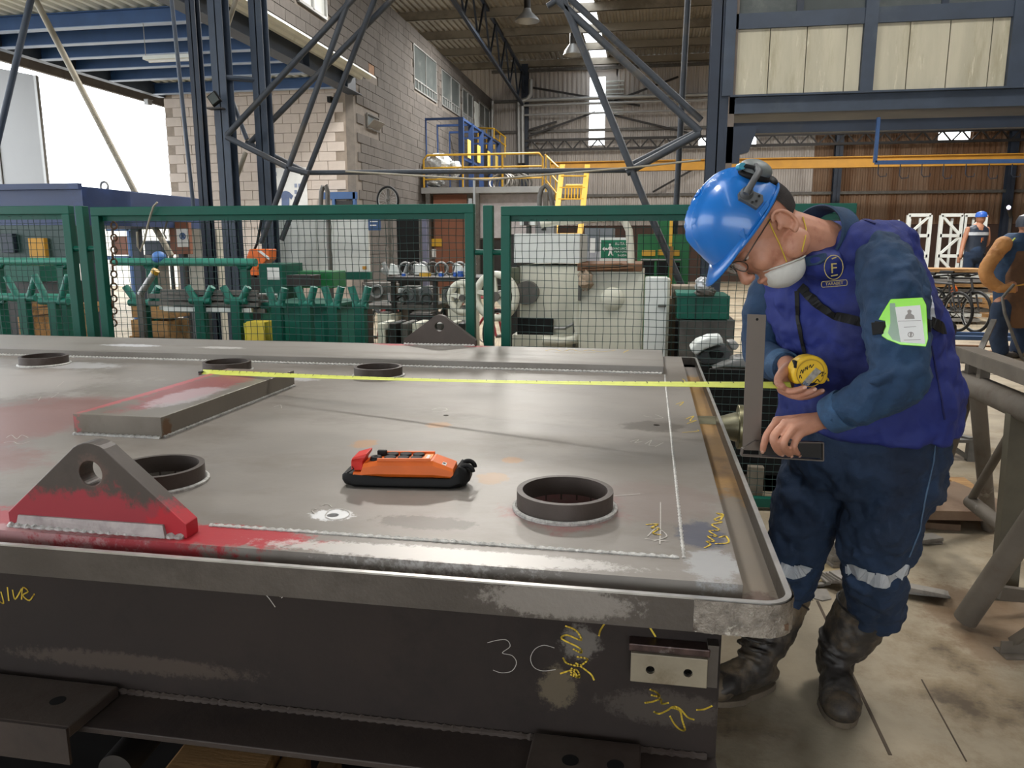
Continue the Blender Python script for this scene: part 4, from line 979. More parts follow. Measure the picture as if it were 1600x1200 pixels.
# bay items: fluorescent fitting, poster, camera boxes, blue skirting beam
fl_ = thing('strip_light', 'long white strip light under the bay beams', 'light fitting', tuple(Yp(268, 90, 10.9)))
a, b_ = Yp(228, 92, 10.9), Yp(306, 90, 10.9); b_.z = a.z
MB().bar(a, b_, .16, .05).build('housing', M['white_paint'], fl_, shift=False); [MB().cyl(q_, V((q_.x, q_.y, 4.62)), .006, 6).build('hanger', M['galv'], fl_, shift=False) for q_ in (a, b_)]; MB().bar(a+V((.05, 0, -.04)), b_+V((-.05, 0, -.04)), .03, .03).build('tube', M['paper'], fl_, shift=False)
ps_ = thing('safety_poster', 'large white poster of a shirt and small pictograms on the block wall', 'poster', tuple(Yp(448, 300, 16.2)))
fbox('sheet', M['paper'], 416, 262, 480, 345, 16.235, .02, ps_, shift=False)
sh = [(440, 300), (446, 298), (452, 300), (458, 306), (455, 312), (452, 308), (452, 322), (440, 322), (440, 308), (437, 312), (434, 306)]
MB().prism([Yp(u, v, 16.228) for u, v in sh], (0, .006, 0)).build('shirt_print', mat('blue_grey_print', '#5c6a8a', .8), ps_, shift=False)
for (u, v) in ((424, 272), (430, 272), (422, 292), (423, 302), (462, 290), (462, 300), (462, 310), (468, 290), (468, 300)): fbox('pictogram', mat('grey_print', '#8790a5', .8) if 'gp' not in M else M['gp'], u-2, v-3, u+2, v+3, 16.228, .008, ps_, shift=False)
for i, (u, v, du) in enumerate(((231, 159, 6), (516, 155, 5))):
    w_ = thing('wall_box', ['small pale box high on the bay wall by the opening', 'small dark box high on the bay wall near its right end'][i], 'junction box', tuple(Yp(u, v, 16.1)))
    fbox('case', [M['galv'], M['black']][i], u-du, v-4, u, v+4, 16.08, .15, w_, shift=False); fbox('lid', M['galv_dark'], u-du-.6, v-5, u+.6, v-4, 16.06, .18, w_, shift=False)
dn = sroot('door_1')
for (u0, v0, u1, v1) in ((500, 300, 556, 311), (520, 311, 524, 380), (552, 300, 556, 380)): fbox('door_frame', M['blue_beam'], u0, v0, u1, v1, 16.1, .1, dn, shift=False)
fbox('door_leaf', M['dark'], 524, 314, 552, 400, 16.15, .05, dn, shift=False)
w_ = thing('sliding_gate', 'tall pale grey gate leaf at the far left of the bay opening', 'gate', tuple(Yp(30, 290, 12.5)))
GY = 12.5
P = [Yp(-60, 95, GY), Yp(56, 118, GY), Yp(76, 292, GY), Yp(-60, 292, GY)]
P[2].x = P[1].x+.0; P[3].x = P[0].x
P[2].z = 0; P[3].z = 0
MB().prism(P, (0, .06, 0)).build('leaf', mat('pale_grey_gate', '#98999a', .6, .1, .06, .6), w_, shift=False)
MB().bar(P[1]+V((0, -.01, 0)), P[2]+V((0, -.01, 0)), .05, .05, up=(0, 1, 0)).build('edge_tube', M['galv'], w_, shift=False)
MB().bar(P[1]-V((.9, .01, .1)), P[2]-V((.9, .01, 0)), .02, .02, up=(0, 1, 0)).build('seam', M['galv_dark'], w_, shift=False)
# yard wall and paving outside
MB().box((-24, 24, 0), (-11, 24.2, 2.3)).build('wall_yard', mat('pale_yard_wall', '#d8d2c6', .9), None, shift=False)['kind'] = 'structure'  # one even pale colour

# ------------------------------------------------------------------ things behind the fence, left part
sk = thing('blue_skip', 'dark blue steel container at far left behind the fence', 'container', (-6.5, 8, 0))
SKY = 7.4
a = Yp(-70, 291, SKY); b_ = Yp(127, 291, SKY); c_ = Yp(203, 300, SKY+.6)
zb = Yp(60, 352, SKY).z
mskip = mat('dark_blue_skip_paint', '#243457', .5, .1, .12, 2, '#2c4170', .6)
MB().prism([(a.x, SKY, zb), (b_.x, SKY, zb), (b_.x, SKY, b_.z), (a.x, SKY, b_.z)], (0, 2, 0)).build('body', mskip, sk, shift=False)
MB().add([(b_.x, SKY, zb), (b_.x, SKY, b_.z), (c_.x, SKY+.6, c_.z), (c_.x, SKY+.6, zb), (b_.x, SKY+2, zb), (b_.x, SKY+2, b_.z), (c_.x, SKY+2, c_.z), (c_.x, SKY+2, zb)], [(0, 1, 2, 3), (7, 6, 5, 4), (1, 5, 6, 2), (0, 3, 7, 4), (3, 2, 6, 7), (0, 4, 5, 1)]).build('sloping_end', mskip, sk, shift=False)
MB().bar((a.x, SKY-.02, b_.z), (b_.x, SKY-.02, b_.z), .06, .06).build('rim', mskip, sk, shift=False)
MB().torus(Yp(163, 291, SKY+1), (0, 1, 0), .05, .014, 16, 6).build('lifting_eye', M['galv'], sk, smooth=True, shift=False)
for x in (a.x+.1, (a.x+b_.x)/2, b_.x-.1): 
    for y in (SKY+.1, SKY+1.9): MB().box((x-.05, y-.05, 0), (x+.05, y+.05, zb)).build('leg', M['navy_dark'], sk, shift=False)
def fthing(name, label, cat, parts, y, group=None):
    """a thing built of front-facing boxes: (part, material, u0, v0, u1, v1, dy, depth)"""
    us = [p[2] for p in parts]+[p[4] for p in parts]
    t = thing(name, label, cat, tuple(Yp(sum(us)/len(us), max(p[5] for p in parts), y)), group)
    for (n_, m_, u0, v0, u1, v1, dy, d) in parts: fbox(n_, m_, u0, v0, u1, v1, y+dy, d, t, shift=False, bevel=.004)
    return t
fthing('gearbox_stack', 'dark green machine parts piled under the blue container', 'machine parts', [
    ('green_case', M['green'], -40, 415, 62, 440, 0, .44), ('dark_case', M['green_wire'], -40, 352, 108, 412, .4, .5), ('ochre_case', M['yellow_crane'], 45, 372, 70, 408, .35, .05),
    ('panel', M['navy_dark'], 0, 365, 20, 395, .34, .05), ('base', M['dark'], -40, 440, 110, 640, .45, .4)], 6.3)
for i, (y, v, u0, u1) in enumerate(((5.75, 408, -60, 112), (5.75, 409, 176, 400), (5.5, 463, -60, 118))):
    a, b_ = Yp(u0, v, y), Yp(u1, v, y); b_.z = a.z
    o = MB().tube([a, b_], .032, 14).build('green_pipe', mat('pale_green_pipe_%d' % i, '#2c7a68', .45, 0, .1, 6), None, smooth=True)
    tag(o, ['green pipe lying level behind the leftmost fence panel', 'long green pipe behind the left half of the middle panel', 'lower green pipe of the roller stands at far left'][i], 'pipe')
    st = thing('pipe_stand', ['green pipe stand under the upper pipe at far left', 'green pipe stand under the long pipe of the middle panel', 'green pipe stand under the lower pipe at far left'][i], 'stand', ((a.x+b_.x)/2, y, 0))
    for x in (a.x+.35, b_.x-.1):
        MB().box((x-.03, y-.03, 0), (x+.03, y+.03, a.z-.05)).build('leg', M['green'], st, shift=False)
        MB().tube([(x-.09, y, a.z+.02), (x-.04, y, a.z-.045), (x+.04, y, a.z-.045), (x+.09, y, a.z+.02)], .018, 8).build('cradle', M['green'], st, smooth=True, shift=False)
# V-arm roller trestles
def vtrestle(u, v0, y, w, h, label, prong=1):
    w *= .86; c = Yp(u, v0, y); t = thing('roller_trestle', label, 'trestle', (c.x, y, 0), 'green roller trestles behind the fence')
    for s in (-1, 1):
        MB().tube([(c.x+s*w*.95, y, c.z), (c.x+s*w*.35, y, c.z-h)], .026, 12).build('arm', M['green_box'], t, smooth=True, shift=False)
    MB().tube([(c.x-w*.8, y, c.z-h), (c.x+w*.8, y, c.z-h)], .026, 12).build('saddle', M['green_box'], t, smooth=True, shift=False)
    MB().box((c.x-.035, y-.03, 0), (c.x+.035, y+.03, c.z-h)).build('leg', M['green'], t, shift=False)
    MB().box((c.x-.15, y-.12, 0), (c.x+.15, y+.12, .012)).build('foot', M['green'], t, shift=False)
for i, (u, v, y, w, h) in enumerate(((33, 432, 5.3, .16, .17), (80, 430, 5.2, .18, .2), (222, 448, 5.2, .17, .12), (312, 448, 5.1, .12, .10), (368, 448, 5.1, .12, .10), (432, 450, 5.0, .075, .12), (478, 448, 5.0, .075, .12), (520, 448, 5.0, .075, .13), (562, 448, 5.0, .075, .13))):
    vtrestle(u, v, y, w, h, 'green V-armed roller trestle, %s from the left along the fence' % ['first', 'second', 'third', 'fourth', 'fifth', 'sixth', 'seventh', 'eighth', 'ninth'][i])
o = fthing('green_cabinet', 'teal green sheet cabinet low behind the middle fence panel', 'cabinet', [('body', M['green_box'], 411, 478, 521, 640, 0, .5), ('rib', M['green'], 427, 480, 432, 640, -.02, .03), ('rib', M['green'], 470, 480, 478, 640, -.02, .03), ('rib', M['green'], 508, 480, 516, 640, -.02, .03), ('top_edge', M['green'], 408, 474, 524, 480, -.03, .55)], 5.2)
for i, (u0, v0, u1, v1) in enumerate(((385, 505, 412, 534),)):
    fthing('yellow_box', 'small yellow ribbed box beside the green cabinet', 'box', [('body', M['yellow'], u0, v0, u1, v1+60, 0, .3), ('lid', mat('pale_yellow_lid', '#e0c84a', .5), u0-1, v0-2, u1+1, v0+2, -.01, .32), ('corner', mat('bright_yellow_corner', '#e8e04a', .5), u0-2, v0, u0+1, v1+60, -.01, .02)], 5.05)
# bundle of steel bars on the trestles
a = Yp(268, 447, 5.3); b_ = Yp(420, 447, 5.3)
for k in range(22):
    r = random.Random(k); yy = 5.12+.035*(k % 7); zz = a.z-.16+.045*(k//7)+r.uniform(-.006, .006)
    o = MB().bar((a.x+r.uniform(-.1, .1), yy, zz), (b_.x+r.uniform(-.15, .1), yy, zz), .03, .03).build('steel_bar', M['galv_dark'] if k % 4 else M['white_paint'], None)
    tag(o, 'long square steel bar, %s from the front in the %s layer of the bundle' % (NTH[k % 7], ['bottom', 'second', 'third', 'top'][k//7]), 'steel bar', 'steel bars bundled on the trestles')
# dark chain and cables by the left of the middle panel
ch = thing('hanging_chain', 'rusty chain hanging just left inside the middle fence panel', 'chain', tuple(Yp(178, 500, 4.5)))
for k in range(19):
    c = Yp(176+(k % 2)*2, 343+k*9.5, 4.205); mb = MB()
    mb.torus(c, (0, 1, 0) if k % 2 else (1, .6, 0), .02, .005, 14, 6); mb.build('link', M['rust'], ch, smooth=True, shift=False)
cb = thing('loose_cable', 'pale cable looping over the fence top rail', 'cable', tuple(Yp(235, 320, 4.1)))
MB().tube([Yp(246, 316, 4.12), Yp(240, 322, 4.12), Yp(236, 333, 4.13), Yp(230, 355, 4.14), Yp(226, 375, 4.16), Yp(219, 393, 4.16), Yp(215, 385, 4.15), Yp(214, 362, 4.15)], .006, 6).build('cable', M['tube_beige'], cb, smooth=True, shift=False)
MB().tube([Yp(257, 330, 4.3), Yp(261, 345, 4.3), Yp(256, 365, 4.3), Yp(260, 373, 4.3)], .006, 6).build('cable_end', M['galv_dark'], cb, smooth=True, shift=False)
# brown notice board with round blue sign, grey cabinet
t = fthing('notice_board', 'brown board with a white sheet and round blue hand sign', 'notice board', [('board', M['brown_door'], 265, 347, 296, 397, 0, .06), ('sheet', M['paper'], 276, 357, 294, 386, -.01, .012), ('leg', M['dark'], 270, 397, 274, 560, .01, .04), ('leg', M['dark'], 290, 397, 294, 560, .01, .04)], 8.8)
c = Yp(285, 369, 8.78); MB().ring(c, (0, 1, 0), .042, .030, .004, 28).build('blue_ring', M['blue_beam'], t, shift=False); MB().prism([Yp(283, 365, 8.785), Yp(287, 366, 8.785), Yp(288, 372, 8.785), Yp(283, 372, 8.785)], (0, .003, 0)).build('hand_symbol', M['blue_beam'], t, shift=False)
fthing('grey_cabinet', 'pale grey steel cabinet behind the blue columns', 'cabinet', [('body', mat('greige_cabinet', '#a8a598', .6), 298, 358, 345, 560, 0, .5), ('door_gap', M['galv_dark'], 321, 360, 322, 560, -.003, .01)], 9.2)
fthing('display_stand', 'small blue-framed glazed stand in the bright bay opening', 'stand', [('post', M['blue_beam'], 165, 338, 169, 560, 0, .05), ('post', M['blue_beam'], 205, 338, 209, 560, 0, .05), ('rail', M['blue_beam'], 165, 338, 209, 343, 0, .05), ('rail', M['blue_beam'], 165, 356, 209, 361, 0, .05), ('rail', M['blue_beam'], 165, 400, 209, 406, 0, .05), ('crate', M['brown_door'], 177, 369, 197, 398, .1, .4)], 10.5)
fthing('blue_box', 'small dark blue box by the leaning beige tube', 'box', [('body', M['navy_dark'], 226, 378, 252, 398, 0, .4), ('stand', M['galv_dark'], 230, 398, 248, 540, .05, .3), ('lid', M['navy'], 225, 376, 253, 379, -.01, .42)], 10)
o = MB().sph(Yp(249, 409, 5.75)+UP*.035, (.055, .06, .05), 20, 12).build('helmet', mat('pale_blue_helmet', '#4a78b8', .5), None, smooth=True); tag(o, 'blue safety helmet resting by the long green pipe', 'helmet')
t = thing('tube_stand', 'slanted grey steel tube with a yellow cap behind the mesh', 'tube', tuple(Yp(230, 450, 4.8)))
MB().tube([Yp(219, 460, 4.75), Yp(242, 425, 4.75)], .022, 14).build('tube', M['galv'], t, smooth=True, shift=False); q_ = Yp(219, 460, 4.75); MB().box((q_.x-.02, q_.y-.02, 0), (q_.x+.02, q_.y+.02, q_.z)).build('stand', M['galv_dark'], t, shift=False); MB().tube([Yp(241, 427, 4.75), Yp(244, 422, 4.75)], .026, 14).build('cap', M['yellow'], t, smooth=True, shift=False)
for i, (u0, v0, u1, v1, y) in enumerate(((205, 475, 226, 545, 5.6), (236, 478, 262, 545, 5.6), (31, 470, 46, 505, 5.9), (105, 475, 118, 500, 5.9))):
    t = fthing('wooden_crate', ['pale timber crate behind the left end of the middle panel', 'timber crate right of the first pale crate', 'short timber crate left of centre behind the left panel', 'narrow timber crate at the right end of the left panel'][i], 'crate', [('side', M['wood'], u0, v0, u1, v0+(v1-v0)*.3, 0, .3), ('side', M['wood'], u0, v0+(v1-v0)*.36, u1, v0+(v1-v0)*.66, 0, .3), ('side', M['wood'], u0, v0+(v1-v0)*.72, u1, v1+60, 0, .3)], y)
for i, (u0, u1, v0) in enumerate(((278, 305, 478), (70, 88, 485))):
    fthing('grey_drum', ['dark grey drum behind the middle panel under the bar bundle', 'dark grey drum behind the left panel'][i], 'drum', [], 5.4) if False else None
    x0, x1, z0, z1 = face(u0, v0, u1, v0+10, 5.5); c = V(((x0+x1)/2, 5.7, 0)); t = thing('grey_drum', ['dark grey drum behind the middle panel under the bar bundle', 'dark grey drum behind the left panel'][i], 'drum', tuple(c))
    MB().cyl(c, c+V((0, 0, z1)), (x1-x0)/2, 28).build('barrel', M['rubber_grey'], t, smooth=True, shift=False)
    for z in (z1*.33, z1*.66, z1): MB().torus(c+V((0, 0, z)), (0, 0, 1), (x1-x0)/2, .012, 28, 6).build('hoop', M['galv_dark'], t, smooth=True, shift=False)
# large white board behind the fence
t = fthing('white_partition', 'large pale white panelled partition behind the middle fence panel', 'partition', [('panel', M['white_paint'], 414+k*27, 334, 440.5+k*27, 425, 0, .05) for k in range(6)]+[('bottom_rail', M['green'], 412, 425, 578, 436, -.01, .08)]+[('leg', M['galv_dark'], 418, 436, 422, 560, .01, .05), ('leg', M['galv_dark'], 570, 436, 574, 560, .01, .05)]+[('bracket', M['yellow_crane'], 427, 416, 433, 421, -.02, .02), ('bracket', M['yellow_crane'], 566, 416, 572, 421, -.02, .02)], 8.9)
fthing('blue_notice', 'dark blue notice with white lines at the partition top corner', 'sign', [('plate', M['blue_beam'], 575, 336, 594, 360, 0, .03), ('line', M['paper'], 578, 345, 590, 347, -.005, .005), ('line', M['paper'], 578, 351, 588, 353, -.005, .005)], 8.8)
# orange jack / barrier
t = thing('orange_barrier', 'bright orange plastic guard with white stripe left of the partition', 'barrier', tuple(Yp(402, 440, 6.4)))
MB().prism([Yp(u, v, 6.4) for u, v in ((389, 389), (420, 389), (420, 405), (402, 420), (404, 436), (394, 434), (381, 412))], (0, .15, 0)).build('shell', M['orange'], t, shift=False, bevel=.01)
MB().prism([Yp(u, v, 6.39) for u, v in ((402, 392), (406, 391), (420, 402), (420, 406))], (0, .01, 0)).build('stripe', M['paper'], t, shift=False)
MB().tube([Yp(398, 389, 6.45), Yp(402, 380, 6.45), Yp(407, 352, 6.45), Yp(409, 340, 6.45)], .012, 8).build('hose', M['black'], t, smooth=True, shift=False)
MB().box((Yp(386, 430, 6.4).x, 6.4, 0), (Yp(408, 430, 6.4).x, 6.6, Yp(400, 430, 6.4).z)).build('base', M['dark'], t, shift=False)
fthing('green_machine_box', 'dark green box with a white label right of the orange guard', 'machine box', [('body', M['green'], 408, 412, 444, 560, 0, .4), ('label', M['paper'], 417, 418, 437, 437, -.005, .006), ('rear', M['green_mach'], 448, 424, 520, 450, .3, .3), ('rag', M['dark'], 448, 430, 486, 448, -.1, .2)], 6.1)
# bicycles
def bicycle(name_label, c, ex, ez_r, mframe, group=None, name='bicycle', tilt=0):
    """c: ground point between the wheels, ex: unit direction of travel, wheel radius ez_r"""
    ex = V(ex).normalized(); ey = UP.cross(ex).normalized(); r = ez_r
    t = thing(name, name_label, 'bicycle', tuple(c), group); c = V(c)
    def Q(x, z, y=0): return c+ex*(x*r/.34)+ey*y+UP*(z*r/.34+.0)
    for s in (-.52, .52):
        w = MB(); w.torus(Q(s, .34), tuple(ey), r-.02, .024, 28, 8); w.build('tyre', M['black'], t, smooth=True, shift=False)
        w = MB(); w.torus(Q(s, .34), tuple(ey), r-.045, .009, 28, 6); w.build('rim', M['galv'], t, smooth=True, shift=False)
        w = MB()
        for k in range(14):
            a = 2*PI*k/14; e = Q(s, .34)+(ex*math.cos(a)+UP*math.sin(a))*(r-.045); w.tube([Q(s, .34), e], .0018, 3, caps=False)
        w.build('spokes', M['galv'], t, shift=False)['kind'] = 'stuff'
        MB().cyl(Q(s, .34, -.05), Q(s, .34, .05), .02, 12).build('hub', M['galv_dark'], t, shift=False)
    f = MB()
    bb, st, hd, ra = Q(-.06, .30), Q(-.2, .80), Q(.34, .80), Q(-.52, .34)
    for a, b in ((bb, st), (st, hd), (bb, Q(.37, .72)), (ra, st), (ra, bb)): f.tube([a, b], .017, 8)
    f.build('frame', mframe, t, smooth=True, shift=False)
    f = MB(); f.tube([Q(.32, .88), Q(.40, .66)], .02, 8)
    for y in (-.05, .05): f.tube([Q(.40, .66, y), Q(.52, .34, y)], .015, 8)
    f.tube([Q(.40, .66, -.05), Q(.40, .66, .05)], .015, 8); f.build('fork', mframe, t, smooth=True, shift=False)
    f = MB(); f.tube([Q(.30, .93, -.32), Q(.34, .95, -.12), Q(.33, .92, 0), Q(.34, .95, .12), Q(.30, .93, .32)], .013, 8); f.build('handlebar', M['black'], t, smooth=True, shift=False)
    for y in (-.3, .3): MB().tube([Q(.30, .93, y*1.15), Q(.31, .935, y*.8)], .019, 8).build('grip', M['black'], t, smooth=True, shift=False)
    MB().tube([Q(-.2, .80), Q(-.24, .93)], .014, 8).build('seat_post', M['galv'], t, smooth=True, shift=False)
    s = MB(); s.loft([[Q(x, .95+dz, y) for y, dz in ((-w, 0), (-w*.6, .03), (w*.6, .03), (w, 0), (0, -.02))] for x, w in ((-.38, .07), (-.3, .08), (-.2, .04), (-.1, .02))]); s.build('saddle', M['black'], t, smooth=True, shift=False)
    MB().ring(Q(-.06, .30, .03), tuple(ey), .09, .07, .004, 24).build('chainring', M['dark'], t, shift=False)
    MB().tube([Q(-.06, .30, .05), Q(.08, .22, .06), Q(.12, .22, .12)], .01, 6).build('crank', M['galv_dark'], t, shift=False)
    MB().tube([Q(-.06, .30, -.05), Q(-.2, .38, -.06), Q(-.24, .38, -.12)], .01, 6).build('crank', M['galv_dark'], t, shift=False)
    return t
mb_red = mat('red_bicycle_paint', '#8f1f24', .4)
bicycle('red bicycle parked behind the fence beside the dark bench', Yp(607, 505, 8.2).to_tuple()[:2]+(Yp(607, 505, 8.2).z*0+.0,), (.55, -.83, 0), .34, mb_red)
c = Yp(612, 430, 7.0); bicycle('second dark red bicycle behind the first, further from the fence', (c.x+.25, 9.4, 0), (.75, -.65, 0), .33, mb_red)
w = thing('spare_wheel', 'bare bicycle wheel hanging on the block wall above the fence', 'wheel', tuple(Yp(606, 312, 11)))
c = Yp(606, 313, 11); MB().torus(c, (.35, 1, 0), .19, .018, 32, 8).build('tyre', M['black'], w, smooth=True, shift=False); MB().torus(c, (.35, 1, 0), .17, .008, 32, 6).build('rim', M['galv'], w, smooth=True, shift=False)
mb = MB()
for k in range(18):
    a = 2*PI*k/18; mb.tube([c, c+V((math.cos(a)*.16, -.05*math.cos(a), math.sin(a)*.16))], .002, 3, caps=False)
mb.build('spokes', M['galv'], w, shift=False)['kind'] = 'stuff'
MB().cyl(c-V((0, .03, 0)), c+V((0, .03, 0)), .018, 10).build('hub', M['galv_dark'], w, shift=False)
MB().box((c.x-.02, 11.02, 0), (c.x+.02, 11.06, c.z+.2)).build('hanger_post', M['galv_dark'], w, shift=False)
# hoses arching over the fence line
for i, (P, r, lab) in enumerate((([(843, 330), (843, 308), (846, 296), (852, 290), (859, 296), (863, 320), (865, 345)], .022, 'thick grey hose arching above the fence near the platform'), ([(538, 330), (538, 300), (541, 291), (545, 290), (549, 297), (550, 330)], .02, 'narrow grey hose loop above the fence left of the hanging wheel') if False else ([(501, 330), (502, 300), (505, 291), (509, 290), (512, 300), (512, 330)], .022, 'narrow grey hose loop above the fence left of the hanging wheel'))):
    o = MB().tube([Yp(u, v, 7.0) for u, v in P]+[V((Yp(P[-1][0], P[-1][1], 7.0).x, 7.0, .02))], r, 10).build('arched_hose', M['galv_dark'], None, smooth=True); tag(o, lab, 'hose')
o = MB().bar(Yp(741, 282, 7.2), V((Yp(741, 300, 7.2).x, 7.2, .0)), .02, .02).build('clamp_rod', M['galv'], None); tag(o, 'thin grey rod standing between the fence panels', 'rod')
o = MB().bar(Yp(735, 310, 7.2), V((Yp(735, 300, 7.2).x, 7.2, .0)), .035, .02).build('clamp_rod', M['galv'], None); tag(o, 'flat grey rod just left of the thin rod', 'rod')
# dark work bench with clutter
t = fthing('work_bench', 'dark steel work bench behind the middle fence panel', 'work bench', [('top', M['dark'], 604, 433, 752, 440, 0, .7), ('leg', M['dark'], 612, 440, 618, 570, .02, .06), ('leg', M['dark'], 677, 440, 683, 570, .02, .06), ('leg', M['dark'], 738, 440, 744, 570, .02, .06), ('shelf', M['galv_dark'], 565, 477, 680, 484, .05, .6)], 6.8)
rr = random.Random(5); FIT = {}
cl = [('blue_bottle', M['blue_plastic'], 683, 425, 691, 'small blue bottle at left on the dark bench'), ('blue_tin', M['blue_plastic'], 706, 423, 712, 'narrow blue tin in the middle of the bench'), ('blue_canister', M['blue_plastic'], 713, 421, 722, 'wider blue canister on the right of the bench'), ('yellow_can', M['yellow'], 653, 424, 671, 'yellow tool case on the dark bench top'), ('small_blue_cup', M['blue_plastic'], 625, 426, 631, 'tiny blue cup at the left end of the bench')]
for n_, m_, u0, v0, u1, lab in cl:
    x0, x1, z0, z1 = face(u0, v0, u1, 433, 6.9); c = V(((x0+x1)/2, 6.95, z0))
    t = thing(n_, lab, 'container', tuple(c))
    MB().cyl(c, c+V((0, 0, (z1-z0)*.75)), (x1-x0)/2, 16).build('body', m_, t, smooth=True, shift=False); MB().cyl(c+V((0, 0, (z1-z0)*.75)), c+V((0, 0, (z1-z0))), (x1-x0)*.28, 12).build('cap', M['paper'], t, smooth=True, shift=False)
for k in range(26):      # loose fittings heaped on the bench and shelf
    u = rr.uniform(606, 735); y = 6.9+rr.uniform(0, .4); base = 432 if k % 2 else 476
    c = Yp(u, base-3, y); mb = MB(); kind = k % 4
    if base == 476 and u > 675: continue
    if kind == 0: mb.torus(c+V((0, 0, .03)), (rr.uniform(-.5, .5), 1, rr.uniform(-.3, .3)), .05, .014, 18, 6); nm = 'pipe_ring'
    elif kind == 1: mb.cyl(c, c+V((rr.uniform(-.12, .12), 0, rr.uniform(.03, .12))), .022, 10); nm = 'bolt'
    elif kind == 2: mb.bar(c, c+V((rr.uniform(-.15, .15), .1, rr.uniform(.0, .14))), .03, .02); nm = 'clamp'
    else: mb.prism([c, c+V((.09, 0, 0)), c+V((.07, 0, .08)), c+V((.02, 0, .1))], (0, .06, 0)); nm = 'bracket'
    o = mb.build(nm, [M['galv_dark'], M['galv'], M['dark'], M['white_paint']][k % 4], None, smooth=kind < 2)
    FIT.setdefault(nm, []).append((u, o, base))
for nm, L_ in FIT.items():
    for k, (u, o, bs_) in enumerate(sorted(L_, key=lambda q: q[0])): tag(o, 'small loose %s on the %s, %s of its kind from the left' % (nm.replace('_', ' '), 'bench top' if bs_ == 432 else 'bench shelf', NTH[k]), 'fitting', 'loose %ss on the bench' % nm.replace('_', ' '))
for k in range(8):
    u0 = 590+k*18; x0, x1, z0, z1 = face(u0, 505, u0+11, 545, 6.0)
    o = MB().box((x0, 6.0, 0), (x1, 6.3, z1)).build('machine_block', [M['cream'], M['dark'], M['galv_dark']][k % 3], None, bevel=.01); tag(o, '%s upright block in the row under the bench, %s from the left' % (['pale', 'dark', 'grey'][k % 3], NTH[k]), 'machine part', '%s blocks in the row under the bench' % ['pale', 'dark', 'grey'][k % 3])
# dark doorway, shelving and stored gear further back behind the bench
fthing('dark_doorway', 'tall black doorway panel behind the bicycles by the brown panel', 'door', [('leaf', M['black'], 622, 330, 656, 560, 0, .1), ('frame', M['galv_dark'], 656, 326, 661, 560, -.02, .12), ('frame', mat('violet_grey_frame', '#6f7088', .6), 661, 326, 668, 560, -.03, .12)], 11.5)
for i, (u0, v0, u1, v1, y, m_, lab) in enumerate(((566, 440, 610, 470, 7.6, 'galv_dark', 'dark grey machine case left of the bench'), (640, 486, 676, 540, 6.5, 'dark', 'dark ribbed case under the middle of the bench'), (690, 446, 716, 476, 7.2, 'cream', 'cream gearbox hanging under the right of the bench'), (622, 446, 650, 474, 7.3, 'white_paint', 'white valve body on the bench shelf at left'), (655, 446, 674, 474, 7.3, 'galv', 'grey valve body on the bench shelf right of the white one'), (700, 478, 738, 545, 6.6, 'cream', 'speckled cream cabinet under the right end of the bench'), (590, 486, 612, 545, 6.7, 'cream', 'small cream case left under the bench'))):
    t = fthing('machine_case', lab, 'machine part', [('case', M[m_], u0, v0+5, u1, v1, 0, .3), ('lid', M['galv_dark'], u0+3, v0+2, u1-3, v0+5, .03, .24), ('foot', M['dark'], u0+2, v1, u0+7, 560, .02, .2), ('foot', M['dark'], u1-7, v1, u1-2, 560, .02, .2)], y)
    c = Yp((u0+u1)/2, (v0+v1)/2, y-.03); MB().ring(c, (0, 1, 0), .07, .05, .03, 20).build('port_ring', M['galv'], t, smooth=True, shift=False)
for i in range(7):
    u = 634+i*14; c = Yp(u, 423, 7.25); o = MB(); o.torus(c+V((0, 0, .02)), (.3*(i % 3-1), 1, .2), .06, .012, 20, 6); o = o.build('coil_ring', M['galv_dark'] if i % 2 else M['galv'], None, smooth=True); tag(o, 'loose metal ring on the bench top, %s ring from the left' % NTH[i], 'ring', 'metal rings on the bench top')
# handwheels
def hwheel(u, v, y, R, label, w=.05):
    c = Yp(u, v, y); t = thing('hand_wheel', label, 'wheel', tuple(c))
    MB().torus(c, (.25, 1, 0), R, .028, 40, 10).build('rim', M['cream'], t, smooth=True, shift=False)
    MB().ring(c-V((0, .012, 0)), (.25, 1, 0), R*.97, R*.86, .03, 40).build('web', M['cream'], t, shift=False)
    MB().cyl(c-V((0, .05, 0)), c+V((0, .2, 0)), R*.22, 20).build('hub', M['galv_dark'], t, smooth=True, shift=False)
    for k in range(5):
        a = 2*PI*k/5+.4; MB().bar(c, c+V((math.cos(a)*R*.9, -.22*math.cos(a)*R, math.sin(a)*R*.9)), .03, .045, up=(0, 1, 0)).build('spoke', M['cream'], t, shift=False)
hwheel(724, 465, 5.9, .115, 'smaller cream hand wheel behind the right end of the middle panel')
hwheel(775, 463, 5.75, .165, 'larger cream hand wheel behind the green post by the machine')
# cream machine
cm = fthing('cream_machine', 'big cream enamelled machine tool behind the right fence panel', 'machine', [
    ('tall_housing', M['cream'], 812, 415, 906, 560, 0, .8), ('upper_cover', M['white_paint'], 803, 365, 906, 411, -.02, .7), ('round_nosed_cover', M['cream'], 904, 424, 1003, 640, -.15, .9),
    ('dark_opening', M['black'], 808, 497, 864, 524, -.03, .03), ('base', M['cream'], 800, 524, 906, 700, -.05, .9), ('top_ledge', M['rust'], 902, 412, 1003, 424, -.18, .95), ('hinge', M['galv_dark'], 903, 430, 908, 470, -.2, .04)], 5.9)
c = Yp(957, 467, 5.75); mb = MB(); mb.sph(c, (.088, .05, .088), 28, 16); mb.build('domed_cover', M['cream'], cm, smooth=True, shift=False)
mb = MB(); mb.tube([Yp(u, v, 5.95) for u, v in ((845, 351), (870, 346), (920, 343), (962, 339), (975, 344), (983, 360), (985, 385), (986, 414))], .028, 14); mb.build('guard_tube', M['cream'], cm, smooth=True, shift=False)
